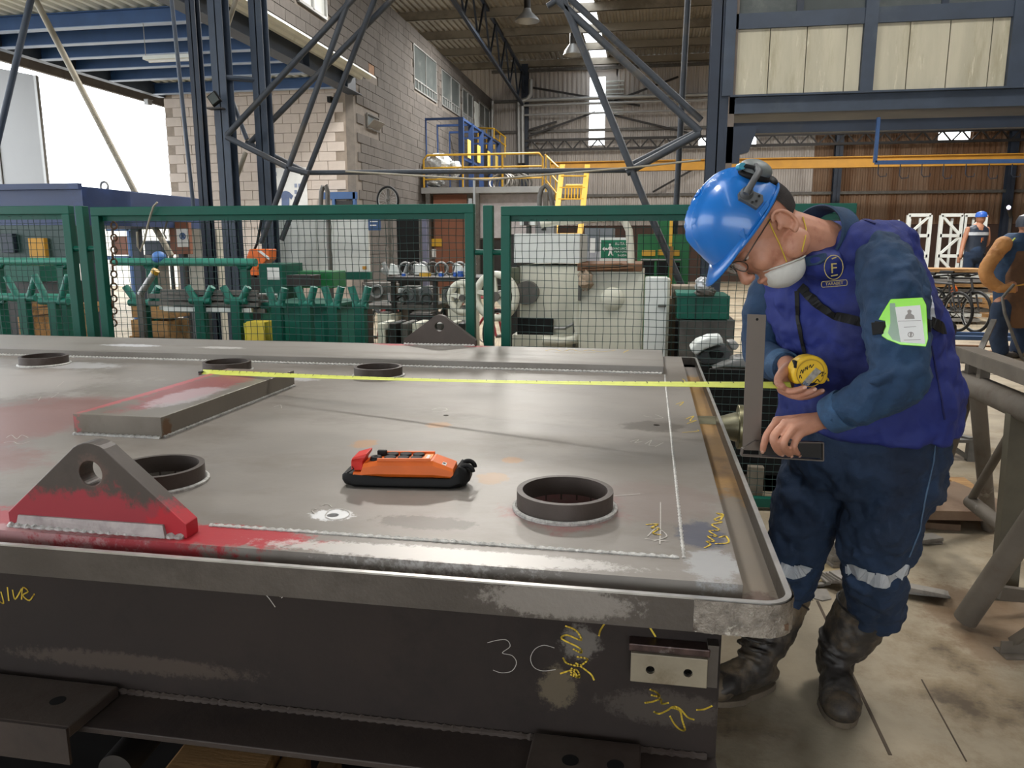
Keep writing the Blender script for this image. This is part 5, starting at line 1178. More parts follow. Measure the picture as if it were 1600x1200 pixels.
mb = MB(); mb.tube([Yp(u, v, 5.8) for u, v in ((848, 532), (880, 534), (900, 530), (905, 518), (900, 470))], .035, 14); mb.build('elbow_tube', M['cream'], cm, smooth=True, shift=False)
c = Yp(822, 458, 5.8); MB().cyl(c, c+V((0, .15, 0)), .09, 24).build('motor_end', M['galv_dark'], cm, smooth=True, shift=False)
fbox('rear_column', M['dark'], 796, 366, 808, 640, 6.5, .2, cm, shift=False); fbox('olive_box', mat('olive_box', '#4e5240', .6), 798, 418, 811, 443, 5.85, .1, cm, shift=False)
MB().tube([Yp(866, 513, 5.85), Yp(882, 513, 5.85), Yp(896, 506, 5.85)], .012, 10).build('spindle', M['galv'], cm, smooth=True, shift=False)
fbox('lever_stem', M['galv_dark'], 895, 500, 899, 530, 5.8, .03, cm, shift=False)
o = MB(); lump(o, Yp(915, 437, 5.72), (.055, .05, .075), 12, 8, .25, 3); o = o.build('rag_bundle', mat('dirty_rag', '#a08d78', .9, 0, .25, 20), None); tag(o, 'crumpled brown rag hanging on the cream machine corner', 'rag')
for i in range(3):
    a = Yp(905+i*6, 421-i*3, 5.75); b_ = Yp(990-i*9, 417-i*2, 5.75); o = MB().bar(a, b_, .12, .018).build('flat_offcut', M['rust'], None); tag(o, ['longest brown flat offcut at the bottom on the cream machine', 'middle brown flat offcut on the cream machine', 'shortest brown flat offcut on top of the other two on the cream machine'][i], 'offcut', 'offcuts lying on the machine ledge')
# walking-person exit sign
sg = thing('exit_sign', 'green sign with white arrow, walking figure and white text', 'sign', tuple(Yp(962, 403, 6.9)))
SY = 6.9
fbox('plate', M['white_paint'], 937, 371, 988, 412, SY, .02, sg, shift=False); fbox('green_field', mat('sign_green', '#04684a', .5), 939, 375, 986, 403, SY-.004, .006, sg, shift=False)
def sp(pl, nm='pictogram'): MB().prism([Yp(u, v, SY-.006) for u, v in pl], (0, .003, 0)).build(nm, M['paper'], sg, shift=False)
sp([(941, 389), (945, 385), (945, 387.5), (949, 387.5), (949, 390.5), (945, 390.5), (945, 393)], 'arrow')
MB().cyl(Yp(953, 382.5, SY-.006), Yp(953, 382.5, SY-.003), .0095, 14).build('figure_head', M['paper'], sg, shift=False)
sp([(951.5, 385), (955.5, 385), (956.5, 390), (955.5, 393), (958.5, 399), (956.5, 400), (953.8, 395), (951.8, 400), (949.8, 399.4), (952, 393)], 'figure_body'); sp([(951.5, 385.5), (952.5, 387), (950, 390.5), (948.8, 390)], 'figure_arm'); sp([(955.5, 385.5), (958, 388.5), (958, 391.5), (956.6, 391), (956, 388)], 'figure_arm')
ux = Yp(986, 390, SY)-Yp(940, 390, SY); uz = (0, 0, 1)
for (s_, uu, vv, sz) in (('RUTA DE', 973, 381, .032), ('EVACUACION', 972, 388.5, .027), ('PEATONAL', 972, 393, .027), ('SALIDA', 972, 399, .024)):
    text_mesh('lettering', s_, sz, tuple(Yp(uu, vv, SY-.0055)), tuple(ux), uz, M['paper'], sg, .0005)
fbox('sign_post', M['galv_dark'], 960, 412, 964, 620, SY+.02, .03, sg, shift=False)
fthing('grey_switch_cabinet', 'grey electrical cabinet between the ladder and the green sign', 'cabinet', [('body', mat('slate_cabinet', '#6b7076', .6), 912, 356, 956, 560, 0, .4), ('label_sheet', M['paper'], 921, 372, 930, 395, -.005, .006), ('label_sheet', mat('grey_sheet', '#9a9aa0', .7), 918, 393, 938, 412, -.004, .006), ('door_seam', M['galv_dark'], 934, 358, 935, 560, -.004, .005)], 7.6)
fthing('control_panels', 'cluttered white control boxes at the machine top', 'control box', [('box', M['white_paint'], 812, 338, 836, 352, 0, .2), ('box', M['galv'], 836, 340, 866, 366, .2, .2), ('switch', M['dark'], 818, 336, 826, 352, -.02, .02), ('handle', M['dark'], 846, 342, 852, 360, .15, .05), ('stem', M['galv_dark'], 822, 352, 828, 366, .1, .1)], 6.6)
fthing('green_machine', 'green machine with yellow bands beyond the cream machine', 'machine', [('body', M['green_mach'], 994, 366, 1074, 560, 0, .8), ('upper_block', M['green_mach'], 1022, 345, 1046, 366, .1, .4), ('yellow_band', M['yellow'], 1003, 391, 1024, 400, -.02, .02), ('yellow_band', M['yellow'], 1028, 390, 1045, 399, -.02, .02), ('yellow_band', M['yellow'], 1048, 391, 1062, 400, -.02, .02), ('dark_recess', M['black'], 1000, 408, 1022, 430, -.01, .02), ('dark_recess', M['black'], 1026, 408, 1044, 430, -.01, .02), ('dark_recess', M['black'], 1048, 410, 1062, 430, -.01, .02), ('grey_trim', M['galv'], 1001, 405, 1064, 407, -.02, .02)], 8.6)
fthing('yellow_post', 'slim yellow post standing in front of the green machine', 'post', [('shaft', M['yellow'], 1046, 338, 1051, 385, 0, .05), ('shaft_lower', mat('brown_yellow_shaft', '#7b5a2a', .7), 1044, 385, 1049, 560, 0, .05)], 7.8)
fthing('white_side_cabinet', 'narrow white cabinet door right of the cream machine', 'cabinet', [('door', M['white_paint'], 1007, 434, 1042, 522, 0, .25), ('side', M['cream'], 1040, 436, 1046, 520, .02, .25), ('handle', M['galv_dark'], 1028, 476, 1041, 480, -.02, .02), ('stand', M['dark'], 1008, 522, 1040, 620, .05, .2)], 5.7)
fthing('green_tool_chest', 'low dark green chest right of the white cabinet behind the mesh', 'chest', [('body', M['green'], 1058, 462, 1140, 499, 0, .5), ('lid', M['green_box'], 1057, 458, 1092, 463, -.01, .5), ('panel_seam', M['green_wire'], 1086, 466, 1088, 499, -.004, .005), ('stand', M['galv_dark'], 1060, 500, 1145, 640, .05, .4)], 5.6)
fthing('beige_pallet_box', 'beige cardboard-coloured box row behind the tool chest', 'box', [('box', mat('beige_board', '#8c8071', .8), 1050, 447, 1098, 466, 0, .3), ('box', mat('beige_board_dark', '#7a6a58', .8), 1038, 466, 1056, 500, .05, .3), ('stand', M['dark'], 1045, 500, 1060, 620, .1, .2)], 6.0)
o = MB(); lump(o, Yp(1098, 445, 5.6), (.055, .06, .055), 14, 9, .15, 9); o = o.build('plastic_bag', M['tarp'], None); tag(o, 'knotted clear plastic bag on top of the green chest', 'bag')
o = MB(); lump(o, Yp(1103, 456, 5.6), (.075, .06, .035), 14, 9, .15, 4); o = o.build('rag_heap', M['galv_dark'], None); tag(o, 'dark rag heap beside the clear bag on the chest', 'rag')
fthing('dark_bin', 'black open crate behind the mesh beside the pipe flange', 'bin', [('front', M['black'], 1105, 578, 1235, 740, 0, .03), ('rear', M['black'], 1112, 572, 1240, 700, .45, .03), ('base', M['black'], 1105, 740, 1235, 748, 0, .45)], 4.5)
fthing('timber_offcut', 'pale upright timber piece below the dark crate behind the mesh', 'timber', [('board', mat('pale_board', '#8c8272', .8), 1168, 730, 1193, 778, 0, .05), ('board', mat('dark_board', '#5d5348', .8), 1158, 745, 1168, 790, 0, .05)], 4.35)
# white moulded fairing beyond the far rim corner
fr2 = thing('white_fairing', 'curved white moulded shell with dark frame behind the mesh', 'moulded shell', tuple(Yp(1110, 560, 4.9)))
def sweep(pl, y, d, m, nm): MB().prism([Yp(u, v, y) for u, v in pl], (0, d, 0)).build(nm, m, fr2, shift=False, bevel=.012)
sweep([(1078, 546), (1090, 534), (1108, 527), (1128, 526), (1131, 537), (1116, 541), (1100, 547), (1088, 556)], 4.8, .2, M['white_paint'], 'shell')
sweep([(1086, 558), (1100, 549), (1118, 543), (1134, 540), (1142, 550), (1140, 562), (1126, 570), (1100, 570)], 4.85, .2, M['rubber_grey'], 'liner')
sweep([(1108, 549), (1124, 547), (1132, 552), (1128, 560), (1110, 562)], 4.84, .02, M['black'], 'recess')
sweep([(1112, 576), (1130, 568), (1155, 560), (1175, 558), (1175, 576)], 4.75, .2, M['galv'], 'lower_wing')
sweep([(1136, 533), (1148, 532), (1156, 540), (1150, 548), (1142, 546)], 4.9, .1, M['galv'], 'knuckle')
MB().box((Yp(1090, 560, 5).x, 4.85, 0), (Yp(1150, 560, 5).x, 5.1, Yp(1100, 572, 4.85).z)).build('stand', M['dark'], fr2, shift=False)
# ------------------------------------------------------------------ right side of the hall
# white lattice frames far behind
def lattice(u0, u1, y, label):
    x0, x1, z0, z1 = face(u0, 336, u1, 400, y); t = thing('lattice_rack', label, 'rack', ((x0+x1)/2, y, 0), 'white lattice frames by the far wall')
    w = .07
    for x in (x0, x1): MB().box((x-w/2, y, 0), (x+w/2, y+w, z1)).build('post', M['white_paint'], t, shift=False)
    zs = [z1-(z1-z0)*k*.5 for k in range(0, 5)]
    zs = [z for z in zs if z > .1]
    for i, z in enumerate(zs):
        MB().box((x0, y, z-w/2), (x1, y+w, z+w/2)).build('crossbar', M['white_paint'], t, shift=False)
        if i+1 < len(zs):
            s = 1 if (i+int(u0)) % 2 else -1
            MB().bar((x0 if s > 0 else x1, y+w/2, z), (x1 if s > 0 else x0, y+w/2, zs[i+1]), .05, .05, up=(0, 1, 0)).build('diagonal', M['white_paint'], t, shift=False)
lattice(1418, 1452, 18.4, 'white lattice frame at left of the row by the far wall')
lattice(1469, 1502, 18.4, 'middle white lattice frame left of the standing worker')
lattice(1506, 1538, 18.4, 'right white lattice frame behind the standing worker')
for k in range(24):
    r = random.Random(k+50); u = 1400+k*5.6; x0, x1, z0, z1 = face(u, 340+r.uniform(0, 12), u+2.2, 400, 19.4)
    o = MB().box((x0, 19.4+(k % 3)*.2, 0), (x1, 19.46+(k % 3)*.2, z1)).build('steel_profile', M['white_paint'] if k % 2 else M['galv'], None); tag(o, 'upright pale steel profile behind the white racks, %s from the left' % NTH[k], 'steel profile', 'pale profiles standing behind the lattice frames')
# long stack of sheets and timber behind the bicycles
PYk = 15.05
for k in range(11):
    r = random.Random(k+90); z = .05+k*.088
    x0 = Yp(1425, 450, PYk).x-.4+r.uniform(-.1, .1); x1 = Yp(1548, 450, PYk).x+r.uniform(-.15, .15)
    m_ = [M['galv'], M['white_paint'], M['galv_dark'], M['wood']][k % 4 if k < 10 else 3]
    o = MB().box((x0, PYk, z), (x1, PYk+.9, z+.06)).build('stacked_sheet', m_, None); tag(o, ['grey', 'white', 'dark grey', 'timber'][k % 4 if k < 10 else 3]+' board, %s of the tall stack behind the bicycles' % ['lowest', 'second from the bottom', 'third from the bottom', 'fourth from the bottom', 'fifth from the bottom', 'in the middle', 'fifth from the top', 'fourth from the top', 'third from the top', 'second from the top', 'topmost'][k], 'board', ['grey', 'white', 'dark grey', 'timber'][k % 4 if k < 10 else 3]+' boards stacked behind the bicycles')
for k in range(9):
    r = random.Random(k+70); a = Yp(1550+r.uniform(-4, 30), 440+k*7, 14.2); o = MB().bar(a, a+V((1.0, .4, r.uniform(-.04, .04))), .12, .07).build('timber_baulk', M['wood'] if k % 2 else M['rust'], None); tag(o, 'rough %s baulk in the dark pile right of the bicycles, %s from the top' % ('timber' if k % 2 else 'rusty', NTH[k]), 'timber', 'timber baulks piled right of the bicycles')
mbk = mat('black_bicycle_paint', '#2a2a2c', .5)
bicycle('dark mountain bike nearest the rail, front wheel turned to us', (Zp(1500, 517, 0).x-.05, 14.1, 0), (.30, -.95, 0), .34, mbk)
bicycle('dark mountain bike further left, partly behind the measuring worker', (Zp(1462, 512, 0).x-.08, 14.2, 0), (.35, -.93, 0), .33, mbk)
o = thing('orange_bag', 'small orange bag hung on the bicycle', 'bag', tuple(Yp(1491, 458, 14)))
mb = MB(); lump(mb, Yp(1491, 455, 13.9), (.05, .04, .09), 12, 8, .12, 6); mb.build('bag', M['orange'], o, shift=False)
MB().tube([Yp(1489, 448, 13.9), Yp(1491, 444, 13.9), Yp(1493, 448, 13.9)], .006, 6).build('handle', M['black'], o, shift=False)
# rails on the floor
for i, v in enumerate((521, 527, 537, 545)):
    a = Zp(1440, v, .03); o = MB().box((a.x-1.5, a.y, 0), (a.x+6, a.y+.08, .06 if i < 2 else .02)).build('floor_rail', M['blue_beam'] if i < 2 else M['rust'], None); tag(o, ['upper blue', 'lower blue', 'upper brown', 'lower brown'][i]+' rail lying along the floor before the bicycles', 'rail')
# small welding lamp glow on the far right
wl_ = thing('welding_torch', 'bright welding point glowing far at right', 'torch', tuple(Yp(1576, 324, 24)))
MB().sph(Yp(1576, 324, 24), .05, 12, 8).build('arc_point', mat('arc_glow', '#ffffff', emit='#e8dcff', estr=12), wl_, shift=False)
MB().tube([Yp(1576, 326, 24.05), Yp(1580, 340, 24.3), V((Yp(1580, 340, 24.3).x, 24.3, 0))], .05, 8).build('mast', M['dark'], wl_, shift=False)

# pipe trestle near right
tr = thing('pipe_trestle', 'heavy dusty pipe trestle with a channel on top at the right edge', 'trestle', (2.0, 3.0, 0))
mtr = mat('dusty_scratched_steel', '#635b51', .7, .15, .2, 4, '#57493c', .58, .15, 40, col3='#8d867c', mix3=.68, scale3=6)
A0 = Zp(1507, 596, .80); A1 = Zp(1600, 637, .80); dA = (A1-A0).normalized(); A2 = A0+dA*1.7
def tt(name, P, r, n=16): MB().tube(P, r, n).build(name, mtr, tr, smooth=True, shift=False)
tt('top_pipe', [A0, A2], .052, 24)
B0 = Zp(1510, 558, .93); 
b = MB(); off = UP*.115; sd = V((-dA.y, dA.x, 0))
C0 = Zp(1506, 559, .935); C0 = V((C0.x, C0.y, .935)); 
b.bar(A0+UP*.155-dA*.03, A2+UP*.155, .09, .006); b.bar(A0+UP*.128+sd*-.045-dA*.03, A2+UP*.128-sd*.045, .006, .055); b.bar(A0+UP*.128+sd*.045-dA*.03, A2+UP*.128+sd*.045, .006, .055)
b.build('top_channel', mtr, tr, shift=False)
b = MB(); b.bar(A0+UP*.1-dA*.08, A0+UP*.1+dA*.1, .12, .006); b.build('bearing_plate', mtr, tr, shift=False)
for k in (.06, .19): 
    q = A0+dA*k; MB().box((q.x-.02, q.y-.02, q.z+.04), (q.x+.02, q.y+.02, q.z+.12)).build('spacer', mtr, tr, shift=False)
L1 = A0+dA*.05
tt('leg', [L1, Zp(1452, 790, .02)], .038); tt('leg', [A0+dA*.14, V((A0.x+.28, A0.y+.25, .02))], .034)
LQ = A0+dA*1.05; F1 = Zp(1508, 968, .03)
tt('leg', [LQ, F1], .042); 
p3 = A0+dA*.5; p3 = A0+dA*.56; MB().bar(p3-UP*.02, V((p3.x+.02, p3.y, .0)), .085, .05, up=(0, 1, 0)).build('post', mat('olive_grey_post', '#5a5446', .7, .1, .2, 4), tr, shift=False)
q1 = Zp(1516, 783, .12) ; q1 = A0*.0+Cp(1516, 783, 3.35)
tt('diagonal_brace', [A0+dA*.55+V((0, 0, -.06)), q1], .018)
tt('lower_brace', [q1, Cp(1600, 850, 2.95)], .032)
MB().bar(Cp(1560, 925, 2.75), Cp(1640, 935, 2.8), .03, .05).build('foot_bar', mtr, tr, shift=False)
# curb angle at the right edge
o = thing('steel_angle', 'short rusty steel angle on the floor at the right edge', 'steel angle', tuple(Zp(1590, 1022, 0)))
a = Zp(1562, 1022, 0); b_ = Zp(1640, 1024, 0); MB().bar(a+UP*.025, b_+UP*.025, .006, .05).build('upright_flange', mtr, o, shift=False); MB().bar(a+UP*.003-FV*.0, b_+UP*.003, .08, .006).build('flat_flange', mtr, o, shift=False)
MB().bar(Zp(1582, 1003, .04), Zp(1610, 985, .12), .02, .03).build('gusset', mtr, o, shift=False)
# brown plates on timbers
bp = mat('brown_plate_top', '#7a6450', .75, .1, .16, 3, '#6a5341', .55)
for i, (z0, z1, pl) in enumerate(((.07, .12, [(1430, 782), (1437, 752), (1492, 752), (1566, 782), (1570, 790), (1560, 800), (1430, 797)]), (.0, .035, [(1430, 815), (1440, 790), (1470, 786), (1500, 800), (1502, 820)]))):
    P = [Zp(u, v, z1) for u, v in pl]; P = [V((p.x, p.y, z0)) for p in P]
    o = MB().prism(P, (0, 0, z1-z0)).build('steel_plate', bp, None, bevel=.003); tag(o, ['broad rust-brown steel plate on the floor behind the measuring worker', 'smaller dark plate lying under the broad brown plate'][i], 'steel plate')
for i, (u, v) in enumerate(((1450, 806), (1548, 800))):
    a = Zp(u, v, .03); o = MB().box((a.x-.05, a.y, .0), (a.x+.05, a.y+.5, .07)).build('timber_packer', M['wood'], None); tag(o, ['left', 'right'][i]+' timber packer under the broad brown plate', 'timber')
# small frame on the floor beyond the trestle
sf = thing('steel_stool', 'small dark steel stool-like frame on the floor beyond the trestle', 'stool', tuple(Zp(1500, 718, 0)))
c0 = Zp(1515, 720, 0); 
ptop = c0+UP*.14; q2 = Cp(1478, 645, 5.6)
MB().bar(c0, ptop, .05, .05, up=(0, 1, 0)).build('leg', M['galv_dark'], sf, shift=False)
MB().bar(ptop, ptop-RV*.28, .05, .02).build('top_bar', M['galv_dark'], sf, shift=False); MB().bar(ptop+UP*.01, ptop+FV*.35-RV*.16+UP*.01, .05, .02).build('top_bar', M['galv_dark'], sf, shift=False)
MB().bar(c0-RV*.01+UP*.02, ptop-RV*.2, .03, .03).build('brace', M['galv_dark'], sf, shift=False); MB().bar(ptop-RV*.28, c0-RV*.28, .04, .04, up=(0, 1, 0)).build('leg', M['galv_dark'], sf, shift=False)
MB().bar(ptop+FV*.35-RV*.16, c0+FV*.35-RV*.16, .04, .04, up=(0, 1, 0)).build('leg', M['galv_dark'], sf, shift=False)
# stacks of small steel plates
def small_plates(u, v, n, w, l, th, label, grp, fan=0, base=0, yaw0=.1, stagger=0, dz=None, mm=None):
    c = Zp(u, v, base)
    for k in range(n):
        r = random.Random(k*7+int(u)); a = yaw0+r.uniform(-.08, .08)+fan*k
        ex = RV*math.cos(a)+FV*math.sin(a); ey = -RV*math.sin(a)+FV*math.cos(a)
        p = c+UP*(base*0+th/2+.001+k*(dz or th+.001))+RV*(stagger*k+r.uniform(-.006, .006))+FV*(r.uniform(-.006, .006)-(0 if not fan else .012*k))
        o = MB().bar(p-ex*l/2, p+ex*l/2, w, th).build('plate_offcut', mm or M['galv_dark'], None); tag(o, label+', '+(NTH[k]+' from the bottom' if not fan else NTH[k]+' one, counting from the rear'), 'plate', grp)
mpl = mat('grey_plate_offcut', '#8b857d', .6, .2, .15, 8, '#6f6a63', .55)
wb_ = Zp(1285, 895, .03)
o = MB().bar(Zp(1245, 897, .012), Zp(1335, 880, .012), .22, .024).build('floor_board', mat('dusty_board', '#8e7f60', .85, 0, .12, 5), None, bevel=.003); tag(o, 'pale board on the floor under the stack of small plates', 'board')
small_plates(1306, 880, 9, .09, .085, .012, 'small plate in the upright stack between the legs', 'small plates in the upright stack', base=.025, mm=mpl)
small_plates(1300, 905, 5, .09, .09, .008, 'small plate slid before the upright stack', 'small plates slid down in front of the stack', fan=.05, base=.025, stagger=.008, mm=mpl)
small_plates(1448, 928, 6, .05, .17, .008, 'thin strip fanned right of the near boot', 'thin strips fanned on the floor', fan=-.06, base=0, yaw0=-.25, stagger=-.012, mm=mpl)
small_plates(1447, 846, 3, .07, .12, .01, 'small plate on stained floor behind the knee', 'plates on the brown stained floor', fan=.12, base=0, mm=mpl)
small_plates(1268, 912, 2, .07, .09, .008, 'flat plate before the pale board', 'flat plates before the pale board', fan=.1, base=0, stagger=.01, mm=mpl)
for i, (pl) in enumerate(([(1246, 934), (1252, 921), (1266, 921), (1270, 934), (1264, 939), (1256, 939)], [(1272, 936), (1272, 921), (1292, 922), (1299, 937), (1285, 940)])):
    P = [Zp(u, v, 0) for u, v in pl]; o = MB().prism(P, (0, 0, .005)).build('cut_plate', mpl, None); tag(o, ['left', 'right'][i]+' many-sided thin plate flat on the floor near the board', 'plate')
o = MB().box(tuple(Zp(1268, 868, 0)), tuple(Zp(1284, 868, 0)+V((0, .25, .06)))).build('green_box', M['green'], None, bevel=.004); tag(o, 'low green box on the floor between the legs', 'box')
# ------------------------------------------------------------------ people
from mathutils.bvhtree import BVHTree
SKIN = mat('warm_skin', '#b8836a', .5, 0, .07, 30, '#a86e58', .6, .06, 160)
SKIN2 = mat('tanned_skin', '#9a6a50', .55, 0, .07, 30)
DENIM = mat('dark_blue_denim', '#1b3450', .85, 0, .22, 7, '#24425f', .56, .25, 260, col3='#2f5276', mix3=.64, scale3=3)
TROU = mat('navy_work_trousers', '#192c45', .85, 0, .22, 5, '#122035', .55, .25, 240)
VEST = mat('royal_blue_vest', '#15246c', .75, 0, .14, 4, '#101b54', .56, .15, 240)
BOOT = mat('dusty_black_boot', '#302c29', .55, 0, .3, 6, '#6b5c48', .56, .15, 50)
BOOT_TOE = mat('muddy_boot_toe', '#5b4e3d', .6, 0, .25, 9, '#25211f', .48, .2, 60)
REFL = mat('silver_reflective_tape', '#b6babf', .35, .2, .12, 20)
HAIR = mat('short_dark_hair', '#241d1a', .9, 0, .3, 160, bump=.5, bscale=400)
HELM = mat('blue_helmet_shell', '#1668b6', .28, 0, .05, 3, coat=.3)
MASK = mat('white_respirator', '#c9c8c2', .85, 0, .06, 20, '#b0aea8', .6, .12, 200)
TAPEY = mat('yellow_tape_case', '#e0b524', .42, 0, .1, 14, '#8c7423', .64)
BLADE = mat('yellow_tape_blade', '#c4ca58', .5, 0, .05, 30)
def limb(mb, P, R, n=16):
    """tapered limb through the joints, with rounded ends"""
    P = [V(p) for p in P]; Q = []; RR = []
    for i in range(len(P)-1):
        k = 5
        for j in range(k):
            t = j/k; p0 = P[max(i-1, 0)]; p1 = P[i]; p2 = P[i+1]; p3 = P[min(i+2, len(P)-1)]
            Q.append(.5*((2*p1)+(p2-p0)*t+(2*p0-5*p1+4*p2-p3)*t*t+(-p0+3*p1-3*p2+p3)*t**3)); RR.append(R[i]+(R[i+1]-R[i])*t)
    Q.append(P[-1]); RR.append(R[-1])
    mb.tube(Q, RR, n); mb.sph(P[0], R[0]*.99, n, 10); mb.sph(P[-1], R[-1]*.99, n, 10)
    return mb
def ell(mb, c, lat, fwd, upv, hw, hd, n=28, pw=2.3):
    out = []
    for k in range(n):
        a = 2*PI*k/n; ca, sa = math.cos(a), math.sin(a)
        out.append(V(c)+lat*(hw*math.copysign(abs(ca)**(2/pw), ca))+fwd*(hd*math.copysign(abs(sa)**(2/pw), sa)))
    return out
def bvh(o): 
    mw = Matrix.Translation(wloc(o)+o.matrix_parent_inverse.translation*0) if False else Matrix.Identity(4)
    return BVHTree.FromPolygons([v.co.copy() for v in o.data.vertices], [tuple(p.vertices) for p in o.data.polygons])
EYE = V((0, 0, H))
def hit(tree, u, v, off=.002):
    d = ray(u, v).normalized(); loc, nrm, _, _ = tree.ray_cast(EYE, d)
    if loc is None: return None, None
    if nrm.dot(d) > 0: nrm = -nrm
    return loc+nrm*off, nrm
def strip_on(tree, poly, w, name, m, parent, off=.003, sub=6, solid=.002):
    """a band of cloth lying on a surface, along a surveyed line"""
    pts = []
    for a, b in zip(poly[:-1], poly[1:]):
        for k in range(sub): t = k/sub; pts.append((a[0]+(b[0]-a[0])*t, a[1]+(b[1]-a[1])*t))
    pts.append(poly[-1]); L = []
    for p in pts:
        q, n = hit(tree, p[0], p[1], off)
        if q is not None: L.append((q, n))
    vs = []; 
    for i, (q, n) in enumerate(L):
        d = (L[min(i+1, len(L)-1)][0]-L[max(i-1, 0)][0])
        s = d.cross(n); s.normalize(); vs += [q-s*w/2, q+s*w/2, q+s*w/2+n*solid, q-s*w/2+n*solid]
    if len(L) < 2: return None
    mb = MB(); k = len(L)
    mb.add(vs, [(i*4+j, i*4+(j+1) % 4, (i+1)*4+(j+1) % 4, (i+1)*4+j) for i in range(k-1) for j in range(4)]+[(0, 1, 2, 3), ((k-1)*4+3, (k-1)*4+2, (k-1)*4+1, (k-1)*4)])
    return mb.build(name, m, parent, smooth=False, shift=False)
def vxyz(x, y, z): return RV*x+FV*y+UP*z

def measuring_worker():
    T = thing('person', 'person in blue helmet and royal blue vest bending over the rim with tape and square', 'person', tuple(Zp(1290, 1110, 0)))
    # ---- head frame
    f = vxyz(-.54, -.12, -.838).normalized(); u = vxyz(-.838, .02, .54); u = (u-f*u.dot(f)).normalized(); l = u.cross(f)
    sc = 1.14
    O = Cp(1221, 346, 1.965)-l*.080*sc+f*.012
    def h(x, y, z): return O+(f*(x*(1.07 if x > 0 else 1))+l*y+u*z)*sc
    ax = (f, l, u)
    def s3(r): return tuple(q*sc for q in r)
    b = MB()
    b.sph(h(-.008, 0, .035), s3((.094, .074, .088)), 24, 16, ax)      # skull
    b.sph(h(.035, 0, -.01), s3((.060, .062, .080)), 24, 16, ax)      # face
    b.sph(h(.045, 0, -.062), s3((.048, .050, .046)), 20, 12, ax)     # jaw
    b.sph(h(.070, 0, -.092), s3((.022, .024, .018)), 16, 10, ax)     # chin
    for s in (-1, 1):
        b.sph(h(.060, s*.034, -.022), s3((.030, .026, .030)), 16, 10, ax)   # cheek
        b.sph(h(.002, s*.055, -.062), s3((.036, .016, .030)), 14, 10, ax)   # jaw angle
        b.sph(h(.082, s*.027, .034), s3((.014, .024, .008)), 14, 8, ax)     # brow
        b.sph(h(.103, s*.012, -.030), s3((.010, .008, .009)), 10, 8, ax)    # nostril wing
        # ear: helix, lobe and bowl
        ec = h(-.012, s*.079, -.004)
        tl = (f*-.3+l*s*.25+u*1).normalized()
        e = MB(); P = []
        for k in range(13):
            a = -PI*.62+k*PI*1.42/12
            P.append(ec+(f*(-.35*math.cos(a)-.1)+u*math.sin(a)*1.0)*.0
                     +f*(-math.cos(a)*.019*sc)+u*(math.sin(a)*.031*sc)+l*s*(.010+.004*math.cos(a))*sc)
        b.tube(P, [.0045*sc]*13, 8)
        b.sph(ec+l*s*.002+f*-.004, (.015*sc, .006*sc, .026*sc), 14, 10, (f, (l*s+f*-.3).normalized(), u))
        b.sph(ec+u*-.029*sc+l*s*.007, .0085*sc, 10, 8)
        b.sph(ec+f*.016*sc+l*s*.004, .0065*sc, 10, 8)
    b.tube([h(.086, 0, .022), h(.098, 0, .0), h(.112, 0, -.024), h(.109, 0, -.033)], [.008*sc, .0095*sc, .0125*sc, .010*sc], 12)
    b.sph(h(.110, 0, -.027), .0125*sc, 12, 8)
    b.tube([h(.086, -.020, -.060), h(.096, -.008, -.056), h(.097, 0, -.058), h(.096, .008, -.056), h(.086, .020, -.060)], [.004*sc, .0062*sc, .0058*sc, .0062*sc, .004*sc], 8)
    b.tube([h(.084, -.018, -.067), h(.093, 0, -.070), h(.084, .018, -.067)], [.004*sc, .0068*sc, .004*sc], 8)
    # neck
    nb = Cp(1283, 385, 2.10)
    limb(b, [h(-.022, 0, -.04), (h(-.03, 0, -.08)+nb)/2+UP*.004, nb], [.060, .062, .072])
    # ---- torso core and limbs under the clothes
    spine = [(Cp(1352, 690, 2.17), .15), (Cp(1350, 600, 2.16), .14), (Cp(1332, 510, 2.14), .14), (Cp(1322, 440, 2.14), .09), (nb+UP*-.01, .055)]
    limb(b, [p for p, r in spine], [r for p, r in spine])
    SL = Cp(1378, 412, 1.965); SR = Cp(1232, 432, 2.27)
    arm_l = [SL, Cp(1396, 470, 1.90), Cp(1404, 590, 1.83), Cp(1350, 628, 1.86), Cp(1290, 655, 1.93)]
    arm_r = [SR, Cp(1196, 490, 2.29), Cp(1186, 550, 2.30), Cp(1210, 566, 2.18), Cp(1231, 570, 2.07)]
    limb(b, arm_l, [.05, .046, .040, .036, .026]); limb(b, arm_r, [.05, .046, .040, .034, .025])
    # left hand
    Wl = arm_l[-1]
    FL = {'index': ((1214, 658, 1.935), (1199, 679, 1.905), (1194, 693, 1.905), (1192, 703, 1.912)),
          'middle': ((1227, 662, 1.905), (1209, 682, 1.868), (1213, 700, 1.875), (1220, 708, 1.895)),
          'ring': ((1239, 669, 1.885), (1225, 690, 1.853), (1228, 703, 1.868), (1234, 710, 1.892)),
          'little': ((1252, 677, 1.885), (1241, 694, 1.860), (1243, 704, 1.872), (1247, 709, 1.892))}
    for k, P in FL.items():
        Q = [Cp(*q) for q in P]; r = {'index': .0100, 'middle': .0105, 'ring': .0100, 'little': .0088}[k]
        b.tube([Wl+(Q[0]-Wl)*.1, Wl+(Q[0]-Wl)*.55, Q[0]], [.020, .0165, r*1.22], 14); b.sph(Q[0], r*1.32, 14, 10)
        limb(b, Q, [r*1.12, r*1.03, r*.93, r*.82], 12)
    thb = [Cp(1268, 662, 1.955), Cp(1242, 672, 1.985), Cp(1226, 685, 1.985), Cp(1216, 698, 1.972)]
    limb(b, thb, [.017, .0135, .0115, .010], 12)
    b.sph(Cp(1258, 664, 1.93), (.030, .026, .022), 16, 10)
    # right hand
    Wr = arm_r[-1]
